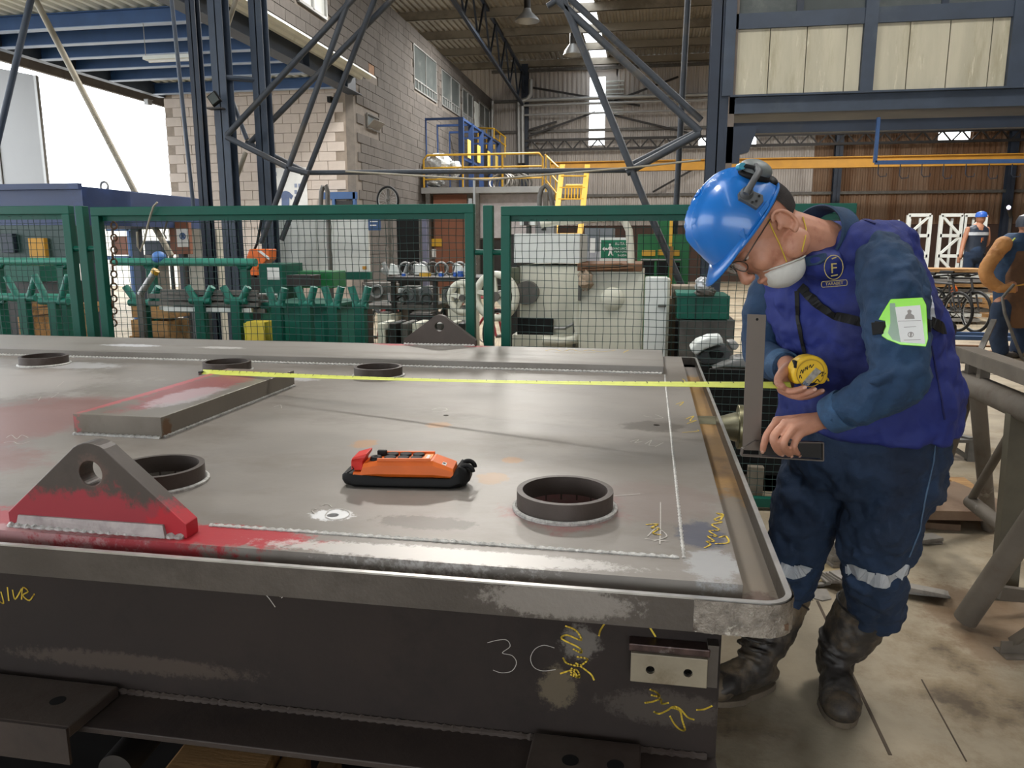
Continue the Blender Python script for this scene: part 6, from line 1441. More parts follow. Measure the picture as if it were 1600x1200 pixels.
    FR = {'index': ((1217, 603, 2.005), (1231, 611, 1.975), (1244, 610, 1.962), (1256, 606, 1.958)),
          'middle': ((1221, 609, 2.015), (1240, 618, 1.985), (1257, 615, 1.968), (1272, 609, 1.962)),
          'ring': ((1227, 612, 2.03), (1248, 620, 2.00), (1268, 617, 1.985), (1285, 611, 1.975)),
          'little': ((1233, 613, 2.045), (1254, 620, 2.02), (1269, 618, 2.005), (1281, 613, 1.995))}
    for k, P in FR.items():
        Q = [Cp(*q) for q in P]; r = {'index': .0100, 'middle': .0103, 'ring': .0098, 'little': .0088}[k]
        b.tube([Wr, Wr+(Q[0]-Wr)*.5, Q[0]], [.022, .018, r*1.25], 14)
        limb(b, Q, [r*1.15, r*1.02, r*.93, r*.82], 12)
    limb(b, [Cp(1236, 572, 2.05), Cp(1220, 586, 2.00), Cp(1216, 597, 1.985), Cp(1222, 604, 1.972)], [.0175, .0135, .0115, .0105], 12)
    # legs
    tl = Zp(1316, 1138, 0); hl_ = Zp(1206, 1070, 0)
    def ankle(toe, heel): return heel+(toe-heel)*.22+UP*.12
    leg_l = [Cp(1398, 700, 2.10), Cp(1385, 800, 2.11), Cp(1366, 885, 2.13), Cp(1350, 955, 2.24), ankle(tl, tl+vxyz(.075, .265, 0))]
    leg_r = [Cp(1295, 700, 2.26), Cp(1268, 790, 2.29), Cp(1243, 880, 2.32), Cp(1226, 940, 2.345), ankle(hl_+vxyz(-.235, -.10, 0), hl_)]
    limb(b, leg_l, [.09, .08, .06, .052, .042]); limb(b, leg_r, [.09, .08, .06, .052, .042])
    body = blob_build(b, 'body', SKIN, T, .0036, 3)
    NAIL = mat('fingernail', '#c79a86', .3, 0, .05, 30)
    for k, P in list(FL.items())+list(FR.items()):
        a_, t_ = Cp(*P[2]), Cp(*P[3]); d_ = (t_-a_).normalized(); to = (EYE-t_).normalized(); to = (to-d_*to.dot(d_)).normalized(); sdn = d_.cross(to)
        MB().sph(t_+to*.0078+d_*.002, (.0055, .0045, .0014), 12, 8, (d_, sdn, to)).build('fingernail', NAIL, T, smooth=True, shift=False)
    # hair: a close cap at the back and sides of the skull, below the helmet
    hb = MB(); hb.sph(h(-.012, 0, .033), s3((.0925, .0760, .0880)), 32, 20, ax)
    hb.v = hb.v; ho = hb.build('hair', HAIR, T, smooth=True, shift=False)
    import bmesh
    bm = bmesh.new(); bm.from_mesh(ho.data)
    dl = [v for v in bm.verts if (v.co-O).dot(f) > .02*sc or ((v.co-O).dot(u) < -.028*sc) or ((v.co-O).dot(f) > -.035*sc and (v.co-O).dot(u) < .022*sc)]
    bmesh.ops.delete(bm, geom=dl, context='VERTS'); bm.to_mesh(ho.data); bm.free()
    # brows
    for s in (-1, 1): MB().tube([h(.090, s*.012, .037), h(.0935, s*.026, .041), h(.080, s*.045, .036)], [.003, .0036, .002], 8).build('eyebrow', HAIR, T, smooth=True, shift=False)
    for s in (-1, 1):
        e = MB(); e.sph(h(.074, s*.029, .013), .0112*sc, 16, 10); eo = e.build('eye', mat('eye_white', '#cfc8c0', .2), T, smooth=True, shift=False)
        MB().sph(h(.0825, s*.029, .010), .0048*sc, 12, 8).build('iris', mat('brown_iris', '#2a1c14', .2), eo, smooth=True, shift=False)
        MB().sph(h(.0755, s*.029, .0170), (.0128*sc, .0150*sc, .0098*sc), 16, 10, ax).build('eyelid', SKIN, T, smooth=True, shift=False)
    # ---- glasses
    gl = MB()
    for s in (-1, 1):
        c = h(.104, s*.032, .012); P = [c+l*(.026*math.cos(a))*sc+u*(.017*math.sin(a))*sc-f*(.010*abs(math.cos(a))*(1 if math.cos(a)*s > 0 else 0)) for a in [2*PI*k/20 for k in range(20)]]
        gl.tube(P, .0016, 6, closed=True)
        gl.tube([h(.094, s*.060, .018), h(.06, s*.074, .022), h(.0, s*.080, .024), h(-.02, s*.081, .014)], .0017, 6)
    gl.tube([h(.106, -.007, .015), h(.110, 0, .018), h(.106, .007, .015)], .0015, 6)
    go = gl.build('glasses', mat('thin_spectacle_frame', '#4a4038', .3, .6), T, smooth=True, shift=False)
    gm = bpy.data.materials.new('clear_lens'); gm.use_nodes = True; p_ = gm.node_tree.nodes['Principled BSDF']; p_.inputs['Alpha'].default_value = .22; p_.inputs['Roughness'].default_value = .05; p_.inputs['Base Color'].default_value = (.8, .85, .85, 1)
    for s in (-1, 1):
        c = h(.104, s*.032, .012); P = [c+l*(.025*math.cos(a))*sc+u*(.016*math.sin(a))*sc for a in [2*PI*k/20 for k in range(20)]]
        MB().prism(P, f*.001).build('lens', gm, go, shift=False)
    # ---- dust mask pulled down on the chin
    mk = MB(); n = 28; rings_ = []
    cm_ = h(.052, 0, -.088); d1 = (f*.60-u*.80).normalized(); d2 = l; d3 = d1.cross(d2)
    for i in range(9):
        t = i/8; rr = (1-t**2.4)**.5 if t < 1 else .04; rr = max(rr, .05)
        rings_.append([cm_+d1*(-.018+.056*t)*sc+(d2*(math.cos(a)*.060)+d3*(math.sin(a)*.054))*rr*sc for a in [2*PI*k/n for k in range(n)]])
    mk.loft(rings_); mo = mk.build('dust_mask', MASK, T, smooth=True, shift=False)
    sd_ = mo.modifiers.new('sub', 'SUBSURF'); sd_.levels = 1; sd_.render_levels = 1
    MB().tube([cm_+d1*(-.018)*sc+(d2*(math.cos(a)*.0615)+d3*(math.sin(a)*.0555))*sc for a in [2*PI*k/n for k in range(n)]], .002, 6, closed=True).build('mask_edge', MASK, mo, smooth=True, shift=False)
    tb2 = bvh(body)
    for nm, poly, w in (('strap', [(1228, 409), (1217, 382), (1206, 358), (1199, 342)], .003), ('strap', [(1252, 393), (1257, 372), (1258, 358), (1253, 340)], .003)):
        P = []
        for uu, vv in poly:
            q, n_ = hit(tb2, uu, vv, .0035)
            if q: P.append(q)
        if len(P) > 1: MB().tube(P, .0017, 6).build(nm, mat('yellow_elastic', '#c9ad3c', .7), mo, smooth=True, shift=False)
    # ---- helmet
    hf = vxyz(-.545, -.06, -.836).normalized(); hu = vxyz(-.836, .0, .545); hu = (hu-hf*hu.dot(hf)).normalized(); hl = hu.cross(hf)
    HC = Cp(1164, 354, 2.055)
    A_, B_, C_ = .130, .110, .144
    def hp(x, y, z): return HC+hf*x+hl*y+hu*z
    n, m = 64, 24; rings_ = []
    for i in range(m):
        t = (i/(m-1))*PI/2*.97; z = math.sin(t)**.92*C_; k_ = math.cos(t)**.80
        rg = []
        for k in range(n):
            a = 2*PI*k/n; x, y = A_*k_*math.cos(a), B_*k_*math.sin(a)
            rd = 0
            if z > .05:
                for yc, wd in ((0, .014), (.034, .008), (-.034, .008)):
                    rd = max(rd, math.exp(-((y-yc)/wd)**2)*min(1, (z-.05)/.04))
            rg.append(hp(x, y, z+rd*.010)+(hf*x+hl*y)*.07*rd)
        rings_.append(rg)
    hm = MB(); hm.loft(rings_, caps=False); hm.add([q for q in rings_[-1]], [tuple(range(n))])
    he = hm.build('safety_helmet', HELM, T, smooth=True, shift=False)
    he.data.polygons.foreach_set('use_smooth', [True]*len(he.data.polygons))
    so = he.modifiers.new('solid', 'SOLIDIFY'); so.thickness = .003; so.offset = -1
    # gutter rim and brim
    P = [hp(A_*1.015*math.cos(a), B_*1.015*math.sin(a), .0) for a in [2*PI*k/n for k in range(n)]]
    MB().tube(P, .0042, 8, closed=True).build('rim', HELM, he, smooth=True, shift=False)
    br = MB(); r0 = []; r1 = []; r2 = []
    for k in range(25):
        a = -PI*.40+k*PI*.8/24; c_, s_ = math.cos(a), math.sin(a); w_ = max(0, math.cos(a/.8))
        r0.append(hp(A_*.985*c_, B_*.985*s_, .014)); r1.append(hp((A_+.024*w_)*c_, (B_+.008*w_)*s_, .003)); r2.append(hp((A_+.052*w_)*c_, (B_+.012*w_)*s_, -.007*w_))
    br.add(r0+r1+r2, [(j*25+i, j*25+i+1, (j+1)*25+i+1, (j+1)*25+i) for j in range(2) for i in range(24)])
    bo_ = br.build('brim', HELM, he, smooth=True, shift=False); so = bo_.modifiers.new('solid', 'SOLIDIFY'); so.thickness = .0035; so.offset = 0
    # raised slot socket at the side and lamp clip
    th_ = bvh(he)
    def hq(uu, vv, off=0): return hit(th_, uu, vv, off)
    def plate_on(pl, name, m_, par, th=.006, off=-.001, tree=None):
        Q = [hit(tree or th_, a, b_, off) for a, b_ in pl]; Q = [q for q in Q if q[0] is not None]
        if len(Q) < 3: return None
        nn = sum((q[1] for q in Q), V((0, 0, 0))).normalized(); return MB().prism([q[0] for q in Q], nn*th).build(name, m_, par, shift=False, bevel=.0012)
    plate_on([(1162, 356), (1178, 363), (1166, 376), (1153, 366)], 'side_socket', HELM, he, .004)
    plate_on([(1184, 332), (1197, 314), (1201, 322), (1188, 340)], 'side_lug', HELM, he, .007)
    # folded-up ear defender
    ed = plate_on([(1152, 304), (1162, 296), (1190, 308), (1191, 318), (1181, 329), (1170, 322), (1153, 313)], 'ear_defender', M['rubber_grey'], T, .014)
    for (a_, b2) in ((1183, 310), (1179, 317), (1173, 319)):
        q, n_ = hit(th_, a_, b2, .0135); MB().box((q-V((.0025,)*3)), (q+V((.0025,)*3))).build('slot', M['black'], ed, shift=False)
    q, n_ = hit(th_, 1165, 306, .010); MB().cyl(q, q+n_*.016, .017, 24, .013).build('pivot', M['rubber_grey'], ed, smooth=True, shift=False)
    q2 = Cp(1166, 303, 1.925); q3 = Cp(1177, 283, 1.93); q4 = Cp(1186, 268, 1.955); q5 = Cp(1181, 258, 1.99)
    MB().tube([q2, q3, q4, q5], [.009, .008, .0085, .006], 12).build('arm', M['rubber_grey'], ed, smooth=True, shift=False)
    cc = Cp(1180, 268, 2.02); adir = vxyz(.25, -.25, .9).normalized(); s1 = vxyz(1, 0, -.28); s1 = (s1-adir*s1.dot(adir)).normalized(); s2 = adir.cross(s1)
    MB().sph(cc+adir*.006, (.042, .038, .024), 28, 16, (s1, s2, adir)).build('cup_shell', mat('grey_green_cup', '#6d7371', .5), ed, smooth=True, shift=False)
    MB().sph(cc-adir*.012, (.044, .040, .017), 28, 12, (s1, s2, adir)).build('cup_cushion', M['black'], ed, smooth=True, shift=False)
    c2 = Cp(1202, 284, 2.04); MB().sph(c2, (.022, .034, .016), 20, 10, (s1, s2, adir)).build('second_cushion', M['black'], ed, smooth=True, shift=False)
    q = Cp(1158, 260, 1.99); MB().cyl(q-vxyz(0, .012, 0), q+vxyz(0, .02, 0), .0085, 14).build('blue_cap', mat('teal_plastic', '#2f8fa8', .4), ed, smooth=True, shift=False)
    MB().tube([Cp(1158, 263, 1.985), Cp(1166, 259, 1.98), Cp(1178, 262, 1.975), Cp(1184, 270, 1.97)], .005, 8).build('wire_band', M['black'], ed, smooth=True, shift=False)
    # helmet cradle knob at the nape
    MB().tube([Cp(1208, 300, 2.03), Cp(1214, 312, 2.03), Cp(1218, 316, 2.04)], .007, 8).build('nape_strap', M['black'], he, smooth=True, shift=False)
    MB().prism([Cp(1206, 308, 2.01), Cp(1216, 318, 2.01), Cp(1212, 322, 2.01), Cp(1204, 319, 2.01)], FV*.05).build('nape_pad', MASK, he, shift=False, bevel=.002)
    # ---- denim shirt: sleeves and collar
    sl = MB(); limb(sl, [Cp(1376, 402, 1.975), Cp(1392, 440, 1.93), Cp(1398, 500, 1.885), Cp(1405, 565, 1.845), Cp(1402, 597, 1.83), Cp(1362, 620, 1.845), Cp(1335, 632, 1.865), Cp(1318, 640, 1.885)], [.066, .080, .077, .070, .069, .060, .052, .044], 24)
    for (uu, vv, yy, w_) in ((1404, 605, 1.80, .020), (1385, 590, 1.79, .014), (1420, 560, 1.80, .013), (1378, 612, 1.80, .012)):
        sl.tube([Cp(uu-26, vv+6, yy), Cp(uu, vv, yy-.01), Cp(uu+24, vv-12, yy)], [.006, w_, .006], 8)
    s_l = blob_build(sl, 'left_sleeve', DENIM, T, .0055, 3, .030, .05)
    sr = MB(); limb(sr, [SR+vxyz(-.02, 0, 0), Cp(1202, 475, 2.28), Cp(1193, 520, 2.29), Cp(1191, 552, 2.28), Cp(1206, 566, 2.20), Cp(1224, 571, 2.11)], [.072, .068, .064, .058, .052, .043], 24)
    s_r = blob_build(sr, 'right_sleeve', DENIM, T, .0055, 3, .016, .06)
    # cuffs
    for (a_, b2, r1_, r2_) in ((Cp(1322, 638, 1.882), Cp(1297, 650, 1.915), .051, .047), (Cp(1217, 569, 2.13), Cp(1229, 573, 2.085), .044, .041)):
        d = (b2-a_).normalized(); MB().tube([a_, a_+(b2-a_)*.1, b2, b2-d*.003], [r1_, r1_+.002, r2_+.001, r2_-.005], 28).build('cuff', mat('worn_denim_cuff', '#2f4d6c', .85, 0, .3, 20, '#4f6d8a', .6, .2, 200), T, smooth=True, shift=False)
    # ---- vest
    v_ = MB(); lat = vxyz(.66, -.75, 0); 
    rows = [((1350, 668), 2.17, .245, .195, 0), ((1353, 640), 2.17, .248, .20, 0), ((1355, 600), 2.165, .246, .198, .0), ((1350, 550), 2.155, .236, .188, .05), ((1336, 500), 2.145, .228, .178, .14), ((1322, 455), 2.135, .222, .160, .25), ((1312, 415), 2.125, .200, .135, .38), ((1302, 385), 2.12, .150, .100, .5), ((1292, 368), 2.115, .095, .08, .6)]
    R_2 = []
    for (uv, yy, hw, hd, tilt) in rows:
        fw = vxyz(-.75, -.66, 0); sp_ = (UP*math.cos(tilt)+fw*math.sin(tilt)).normalized(); fd = (fw-sp_*fw.dot(sp_)).normalized(); la = fd.cross(sp_)*-1
        R_2.append(ell(None, Cp(uv[0], uv[1], yy), la, fd, sp_, hw, hd, 36))
    v_.loft(R_2)
    v_.sph(Cp(1362, 388, 2.03), (.10, .07, .070), 20, 12); v_.sph(Cp(1378, 402, 2.09), (.10, .09, .10), 20, 12); v_.sph(Cp(1394, 440, 2.10), (.085, .08, .12), 20, 12); v_.sph(Cp(1282, 414, 2.04), (.055, .06, .05), 16, 10); v_.sph(Cp(1240, 425, 2.24), .075, 20, 12)
    v_.sph(Cp(1345, 400, 2.16), (.12, .09, .075), 20, 12); v_.sph(Cp(1390, 470, 2.12), (.10, .09, .13), 20, 12)
    vo = blob_build(v_, 'vest', VEST, T, .0065, 5, .036, .075)
    tv = bvh(vo)
    # collar
    nd = (h(-.03, 0, -.08)-nb).normalized(); c0 = Cp(1290, 376, 2.105); cl_ = MB(); la = vxyz(.25, -.95, 0); la = (la-nd*la.dot(nd)).normalized(); fd = nd.cross(la)
    rr_ = []
    for (t, r_) in ((-.012, .098), (.022, .090), (.048, .088), (.052, .083), (.046, .079), (.01, .08), (-.02, .085)):
        rr_.append([c0+nd*(t)+(la*math.cos(a)*r_+fd*math.sin(a)*r_*.98) for a in [2*PI*k/36 for k in range(36)]])
    cl_.loft(rr_, caps=False); co2 = cl_.build('collar', DENIM, T, smooth=True, shift=False)
    co2.data.polygons.foreach_set('use_smooth', [True]*len(co2.data.polygons))
    # lapel tips of the collar, lying on the vest
    for pl in ([(1262, 404), (1292, 398), (1292, 408), (1280, 414), (1264, 416)],):
        Q = [(hit(tv, *p, .004)) for p in pl]
        if all(q[0] is not None for q in Q): MB().prism([q[0] for q in Q], Q[0][1]*.006).build('collar_tip', DENIM, T, shift=False, bevel=.002)
    # zip, seams, straps, pocket
    strip_on(tv, [(1246, 455), (1248, 500), (1256, 540), (1264, 575), (1268, 600)], .012, 'zip', M['black'], T, .003)
    strip_on(tv, [(1252, 448), (1275, 472), (1305, 492), (1335, 500), (1352, 503)], .024, 'chest_strap', M['black'], T, .005)
    strip_on(tv, [(1286, 334), (1310, 334), (1345, 342), (1368, 350)], .004, 'shoulder_seam', mat('dark_vest_seam', '#12164a', .8), T, .001)
    strip_on(tv, [(1455, 540), (1462, 580), (1470, 620), (1476, 655)], .004, 'side_seam', mat('dark_vest_seam2', '#12164a', .8), T, .001)
    strip_on(tv, [(1443, 460), (1448, 480), (1452, 500)], .035, 'reflective_band', REFL, T, .003)
    strip_on(tv, [(1452, 505), (1462, 510), (1472, 516)], .03, 'back_strap', M['black'], T, .008)
    pc = MB(); lump(pc, Cp(1474, 514, 2.14), (.028, .05, .035), 14, 10, .08, 2); pc.build('waist_pouch', M['black'], T, smooth=True, shift=False)
    MB().bar(Cp(1477, 525, 2.13), Cp(1480, 541, 2.13), .02, .006).build('pouch_strap', M['black'], T, shift=False)
    # embroidered emblem: oval with F over a name bar
    gold = mat('gold_thread', '#a8975a', .8, 0, .2, 200); q0, n0 = hit(tv, 1300, 418, .003); 
    if q0:
        n0 = (n0*.5+(EYE-q0).normalized()*.5).normalized(); rt = (RV-n0*RV.dot(n0)).normalized(); u0 = n0.cross(rt)*1; rt = (rt*math.cos(.08)+u0*math.sin(.08)).normalized(); u0 = n0.cross(rt)
        px = .00178
        q0 = q0+n0*.006
        def e(x, y): return q0+rt*(x*px)+u0*(y*px)
        em = MB().tube([e(13*math.cos(a), 17*math.sin(a)) for a in [2*PI*k/28 for k in range(28)]], .0011, 5, closed=True).build('emblem', gold, T, shift=False)
        text_mesh('emblem_letter', 'F', .036, tuple(e(0, -2)), tuple(rt), tuple(u0), gold, em, .0006)
        MB().bar(e(-4, -12), e(5, -11), .003, .002, up=tuple(n0)).build('emblem_foot', gold, em, shift=False); MB().bar(e(-2, 12), e(4, 14), .003, .002, up=tuple(n0)).build('emblem_flame', gold, em, shift=False)
        bx = [e(-16+2*math.cos(a) if abs(a) > PI/2 else 16+2*math.cos(a), -23+4*math.sin(a)) for a in [-PI+2*PI*(k+.5)/20 for k in range(20)]]
        MB().tube(bx, .0009, 5, closed=True).build('name_bar', gold, em, shift=False)
        text_mesh('emblem_name', 'TARABET', .0105, tuple(e(0, -23)), tuple(rt), tuple(u0), gold, em, .0005)
    # arm badge: lime holder with an identity card
    ts = bvh(s_l); qc, nc = hit(ts, 1415, 508, .006)
    if qc:
        nc = (nc*.3+(EYE-qc).normalized()*.7).normalized(); rt = (RV-nc*RV.dot(nc)).normalized(); u1 = nc.cross(rt); px = .00158; qc = qc+nc*.004
        def e2(u_, v_): return qc+rt*((u_-1415)*px)-u1*((v_-508)*px)
        lime = bpy.data.materials.new('lime_vinyl'); lime.use_nodes = True; pb_ = lime.node_tree.nodes['Principled BSDF']; pb_.inputs['Base Color'].default_value = (.28, .75, .05, 1); pb_.inputs['Roughness'].default_value = .2; pb_.inputs['Coat Weight'].default_value = .5
        hd_ = MB().prism([e2(*p) for p in ((1394, 470), (1436, 469), (1441, 480), (1444, 530), (1441, 541), (1408, 538), (1390, 530), (1382, 524), (1388, 510), (1387, 502), (1378, 500), (1384, 488))], nc*.004).build('badge_holder', lime, T, shift=False, bevel=.0015)
        MB().prism([e2(*p) for p in ((1393, 476), (1400, 476), (1408, 534), (1397, 530), (1391, 520), (1394, 505))], nc*.0048).build('clear_window', mat('grey_clear_vinyl', '#7f9a80', .15), hd_, shift=False)
        MB().prism([e2(*p) for p in ((1400, 482), (1433, 480), (1440, 537), (1408, 534))], nc*.0055).build('identity_card', M['paper'], hd_, shift=False)
        gy = mat('pale_print', '#8f8a86', .8)
        MB().prism([e2(*p)+nc*.0055 for p in ((1413, 500), (1414, 495), (1417, 492), (1416, 488), (1419, 486), (1422, 488), (1421, 492), (1425, 495), (1426, 500))], nc*.0004).build('portrait_print', gy, hd_, shift=False)
        for (y_, a2, b3) in ((503, 1404, 1434), (512, 1412, 1428), (531, 1412, 1434)): MB().bar(e2(a2, y_)+nc*.0058, e2(b3, y_-.5)+nc*.0058, .0012, .0006, up=tuple(nc)).build('card_line', gy, hd_, shift=False)
        MB().ring(e2(1421, 523)+nc*.0055, tuple(nc), .0065, .0048, .0005, 20).build('card_seal', gy, hd_, shift=False); MB().prism([e2(*p)+nc*.0055 for p in ((1420, 520), (1423, 520), (1422, 526), (1420, 526))], nc*.0005).build('card_seal', gy, hd_, shift=False)
        for (a2, b3) in (((1366, 512), (1392, 514)), ((1440, 506), (1452, 510))):
            strip_on(ts, [a2, b3], .030, 'arm_strap', M['black'], T, .003)
        MB().prism([e2(*p)+nc*.003 for p in ((1368, 504), (1384, 503), (1385, 521), (1370, 523))], nc*.006).build('strap_buckle', M['black'], T, shift=False, bevel=.001)
    # ---- trousers
    tr_ = MB(); lat2 = vxyz(.62, -.78, 0); fw2 = vxyz(-.78, -.62, 0)
    tr_.loft([ell(None, Cp(1350, 760, 2.18), lat2, fw2, UP, .215, .150, 32), ell(None, Cp(1350, 720, 2.175), lat2, fw2, UP, .225, .175, 32), ell(None, Cp(1352, 650, 2.17), lat2, fw2, UP, .215, .175, 32), ell(None, Cp(1352, 620, 2.17), lat2, fw2, UP, .205, .165, 32)])
    limb(tr_, [Cp(1396, 715, 2.10), Cp(1385, 780, 2.10), Cp(1372, 835, 2.11), Cp(1368, 880, 2.13), Cp(1368, 920, 2.17), Cp(1366, 950, 2.21)], [.128, .122, .110, .093, .086, .084], 28)
    limb(tr_, [Cp(1296, 715, 2.26), Cp(1270, 780, 2.28), Cp(1252, 835, 2.30), Cp(1240, 880, 2.31), Cp(1234, 925, 2.34)], [.125, .115, .098, .083, .074], 28)
    for (P, r_) in (([(1330, 868, 2.06), (1370, 862, 2.03), (1408, 858, 2.08)], .016), ([(1320, 900, 2.10), (1345, 925, 2.08), (1395, 915, 2.12)], .018), ([(1335, 940, 2.14), (1368, 945, 2.12), (1400, 930, 2.17)], .016), ([(1225, 872, 2.24), (1245, 868, 2.23), (1262, 858, 2.27)], .014), ([(1222, 915, 2.28), (1238, 920, 2.27), (1250, 905, 2.30)], .014)):
        tr_.tube([Cp(*q) for q in P], [r_*.5, r_, r_*.5], 10)
    to_ = blob_build(tr_, 'trousers', TROU, T, .0065, 3, .042, .065); tt_ = bvh(to_)
    MB().tube([Cp(1348, 955, 2.235), Cp(1350, 958, 2.24)], [.06, .06], 16)
    # reflective knee bands
    for poly, w_ in (([(1322, 888), (1345, 896), (1368, 905), (1384, 908), (1402, 896), (1417, 890)], .046), ([(1220, 888), (1238, 895), (1252, 891), (1260, 884)], .042)):
        strip_on(tt_, poly, w_, 'reflective_band', REFL, T, .003, 8)
    strip_on(tt_, [(1463, 670), (1458, 720), (1445, 780), (1436, 830), (1420, 870)], .004, 'outseam', mat('pale_seam', '#4c6580', .8), T, .001, 8)
    # ---- boots
    def boot(toe, heel, top, rt, nm):
        toe, heel = V((toe.x, toe.y, 0)), V((heel.x, heel.y, 0)); d = (toe-heel).normalized(); Ls = (toe-heel).length; s_ = V((-d.y, d.x, 0))
        b_ = MB()
        rg = []
        for t, w, hgt in ((0, .026, .07), (.05, .037, .10), (.2, .045, .12), (.4, .047, .115), (.6, .053, .098), (.8, .058, .082), (.92, .050, .068), (1.0, .026, .045)):
            c = heel+d*(Ls*t); rg.append([c+s_*(w*math.cos(a)*1.02)+UP*(.014+hgt/2+(hgt/2)*math.sin(a)) for a in [2*PI*k/20 for k in range(20)]])
        b_.loft(rg)
        ank = heel+d*(Ls*.22)+UP*.11
        limb(b_, [ank+UP*-.03, ank+UP*.02, ank+(top-ank)*.45, top], [.056, .060, rt*.92, rt], 24)
        for k in range(3):
            c = ank+UP*(.01+.03*k)+d*.02; b_.torus(c, tuple((top-ank).normalized()+d*.25), .052+.004*k, .006, 24, 8)
        o = blob_build(b_, 'boot', BOOT, T, .0055, 3, .020, .045)
        o['label'] = nm
        so_ = MB(); Po = []
        for k in range(28):
            a = 2*PI*k/28; x = math.cos(a); y = math.sin(a); tt2 = .5+.5*x
            w = .050 if tt2 < .55 else .062
            Po.append(heel+d*(Ls*.5+Ls*.52*x)+s_*(w*math.copysign(abs(y)**.75, y)))
        so_.prism(Po, UP*.02); so_.build('sole', mat('dusty_sole', '#5b5042', .85, 0, .2, 12), o, shift=False, bevel=.003)
        tc = MB(); tc.sph(heel+d*(Ls*.86)+UP*.048, (.058, .055, .043), 20, 12, (d, s_, UP)); tc.build('toe_cap', BOOT_TOE, o, smooth=True, shift=False)
        lip = MB(); lip.torus(top, tuple((top-ank).normalized()), rt-.001, .004, 28, 8); lip.build('boot_lip', M['dark'], o, smooth=True, shift=False)
    tl = Zp(1316, 1138, 0)
    boot(tl, tl+vxyz(.075, .265, 0), Cp(1350, 952, 2.24), .086, 'left boot with dusty toe pointing at the viewer')
    hl_ = Zp(1206, 1070, 0)
    boot(hl_+vxyz(-.235, -.10, 0), hl_+vxyz(.0, .0, 0), Cp(1226, 935, 2.345), .078, 'right boot half hidden behind the steel frame')
    return T
measuring_worker()

# ---- combination square held upright on the rim
sq = thing('try_square', 'steel try square with black stock held upright beside the rim', 'square', tuple(Cp(1175, 715, 1.95)))
YS = 1.95
def cq(u, v, d=0): return Cp(u, v, YS+d)
MB().prism([cq(1168, 491), (cq(1197, 492)), cq(1188, 704), cq(1160, 703)], FV*.0022).build('blade', mat('brown_steel_blade', '#6e655d', .42, .35, .06, 3, '#655c54', .6), sq, shift=False)
c = cq(1183, 499, -.0005); MB().cyl(c, c+FV*-.0006, .0035, 14).build('hanging_hole', M['black'], sq, shift=False)
MB().prism([cq(1190, 688, -.004), cq(1284, 692, -.004), cq(1284, 716, -.004), cq(1190, 711, -.004)], FV*.011).build('stock', mat('black_stock', '#1d1c1c', .5, .2), sq, shift=False)
st_ = MB()
for a, b_ in (((1158, 711), (1285, 719)), ((1285, 691), (1285, 719)), ((1182, 689), (1285, 691)), ((1158, 711), (1160, 700)), ((1160, 701), (1180, 688)), ((1188, 690), (1188, 713))): st_.bar(cq(*a, -.001), cq(*b_, -.001), .0032, .015, up=tuple(FV))
st_.build('stock_edge', mat('steel_stock_edge', '#6a625b', .4, .5), sq, shift=False)
# ---- tape measure: case in the right hand, blade out to the bar
tm = thing('tape_measure', 'yellow tape measure held in the right hand, its blade stretched to the welded bar', 'tape measure', tuple(Cp(1266, 583, 1.99)))
c = Cp(1266, 583, 1.978); Pc = []
px = .00166
for k in range(32):
    a = 2*PI*k/32; x, z = 29*math.cos(a), 28*math.sin(a)
    if z < -19 : z = -19-(z+19)*.3
    if x > 0 and z < -8: x *= 1.04
    Pc.append(c+RV*(x*px)+UP*(z*px))
MB().prism(Pc, FV*.040).build('case', TAPEY, tm, shift=False, bevel=.006, seg=3)
MB().ring(c-FV*.0015, tuple(-FV), .037, .0345, .001, 36).build('case_ring', mat('ochre_case_groove', '#a8831c', .5), tm, shift=False)
MB().prism([c+RV*(x*px)+UP*(z*px)-FV*.003 for x, z in ((-11, -14), (8, 9), (17, 3), (-2, -20))], FV*.006).build('belt_clip', mat('worn_chrome_clip', '#a39d92', .35, .4, .3, 60), tm, shift=False, bevel=.001)
MB().prism([c+RV*(x*px)+UP*(z*px)-FV*.0035 for x, z in ((-12, -16), (-9, -12), (-2, -17), (-5, -21))], FV*.006).build('clip_end', mat('bright_chrome', '#d8d8d8', .15, .9), tm, shift=False)
ink = mat('black_marker_ink', '#1a1712', .7)
for pl in ([(-16, 0), (-14, 5), (-12, 0), (-11, 6)], [(-9, 4), (-8, 9), (-5, 6), (-6, 11)], [(-3, 9), (-1, 13), (1, 9), (4, 14)], [(14, -2), (20, 2), (18, -5), (24, 0)], [(8, -14), (12, -10), (16, -14), (20, -9)], [(-17, -8), (-16, -3), (-13, -8)], [(3, -17), (7, -15), (10, -18)]):
    ribbon([[c+RV*(x*px)+UP*(z*px)-FV*.001 for x, z in pl]], tuple(-FV), .0022, .0004).build('marker_scribble', ink, tm, shift=False)
q = c+RV*(-24*px)+UP*(13*px); MB().box(q-V((.004, .0, .010)), q+V((.004, .03, .010))).build('lock_button', M['black'], tm, shift=False, bevel=.002)
q = c+RV*(25*px)+UP*(-15*px); MB().torus(q+FV*.01, tuple(FV), .012, .0025, 18, 6, -1.4, 1.4).build('wrist_loop', TAPEY, tm, smooth=True, shift=False)
e0 = Cp(1236, 602, 1.985); e1 = Zp(316, 581, .943); P = []; n = 40
TWIST = lambda t: math.radians(55+25*math.sin(PI*min(1, t*1.1)))
bl = MB(); vs = []
for k in range(n+1):
    t = k/n; p = e0+(e1-e0)*t-UP*(.010*math.sin(PI*t))
    tw = TWIST(t)
    wv = UP*math.cos(tw)+FV*math.sin(tw); nn = (e1-e0).normalized().cross(wv).normalized(); w_ = .0125
    for s in (-1, -.5, 0, .5, 1): vs.append(p+wv*(w_*s)+nn*(.002*(1-s*s)))
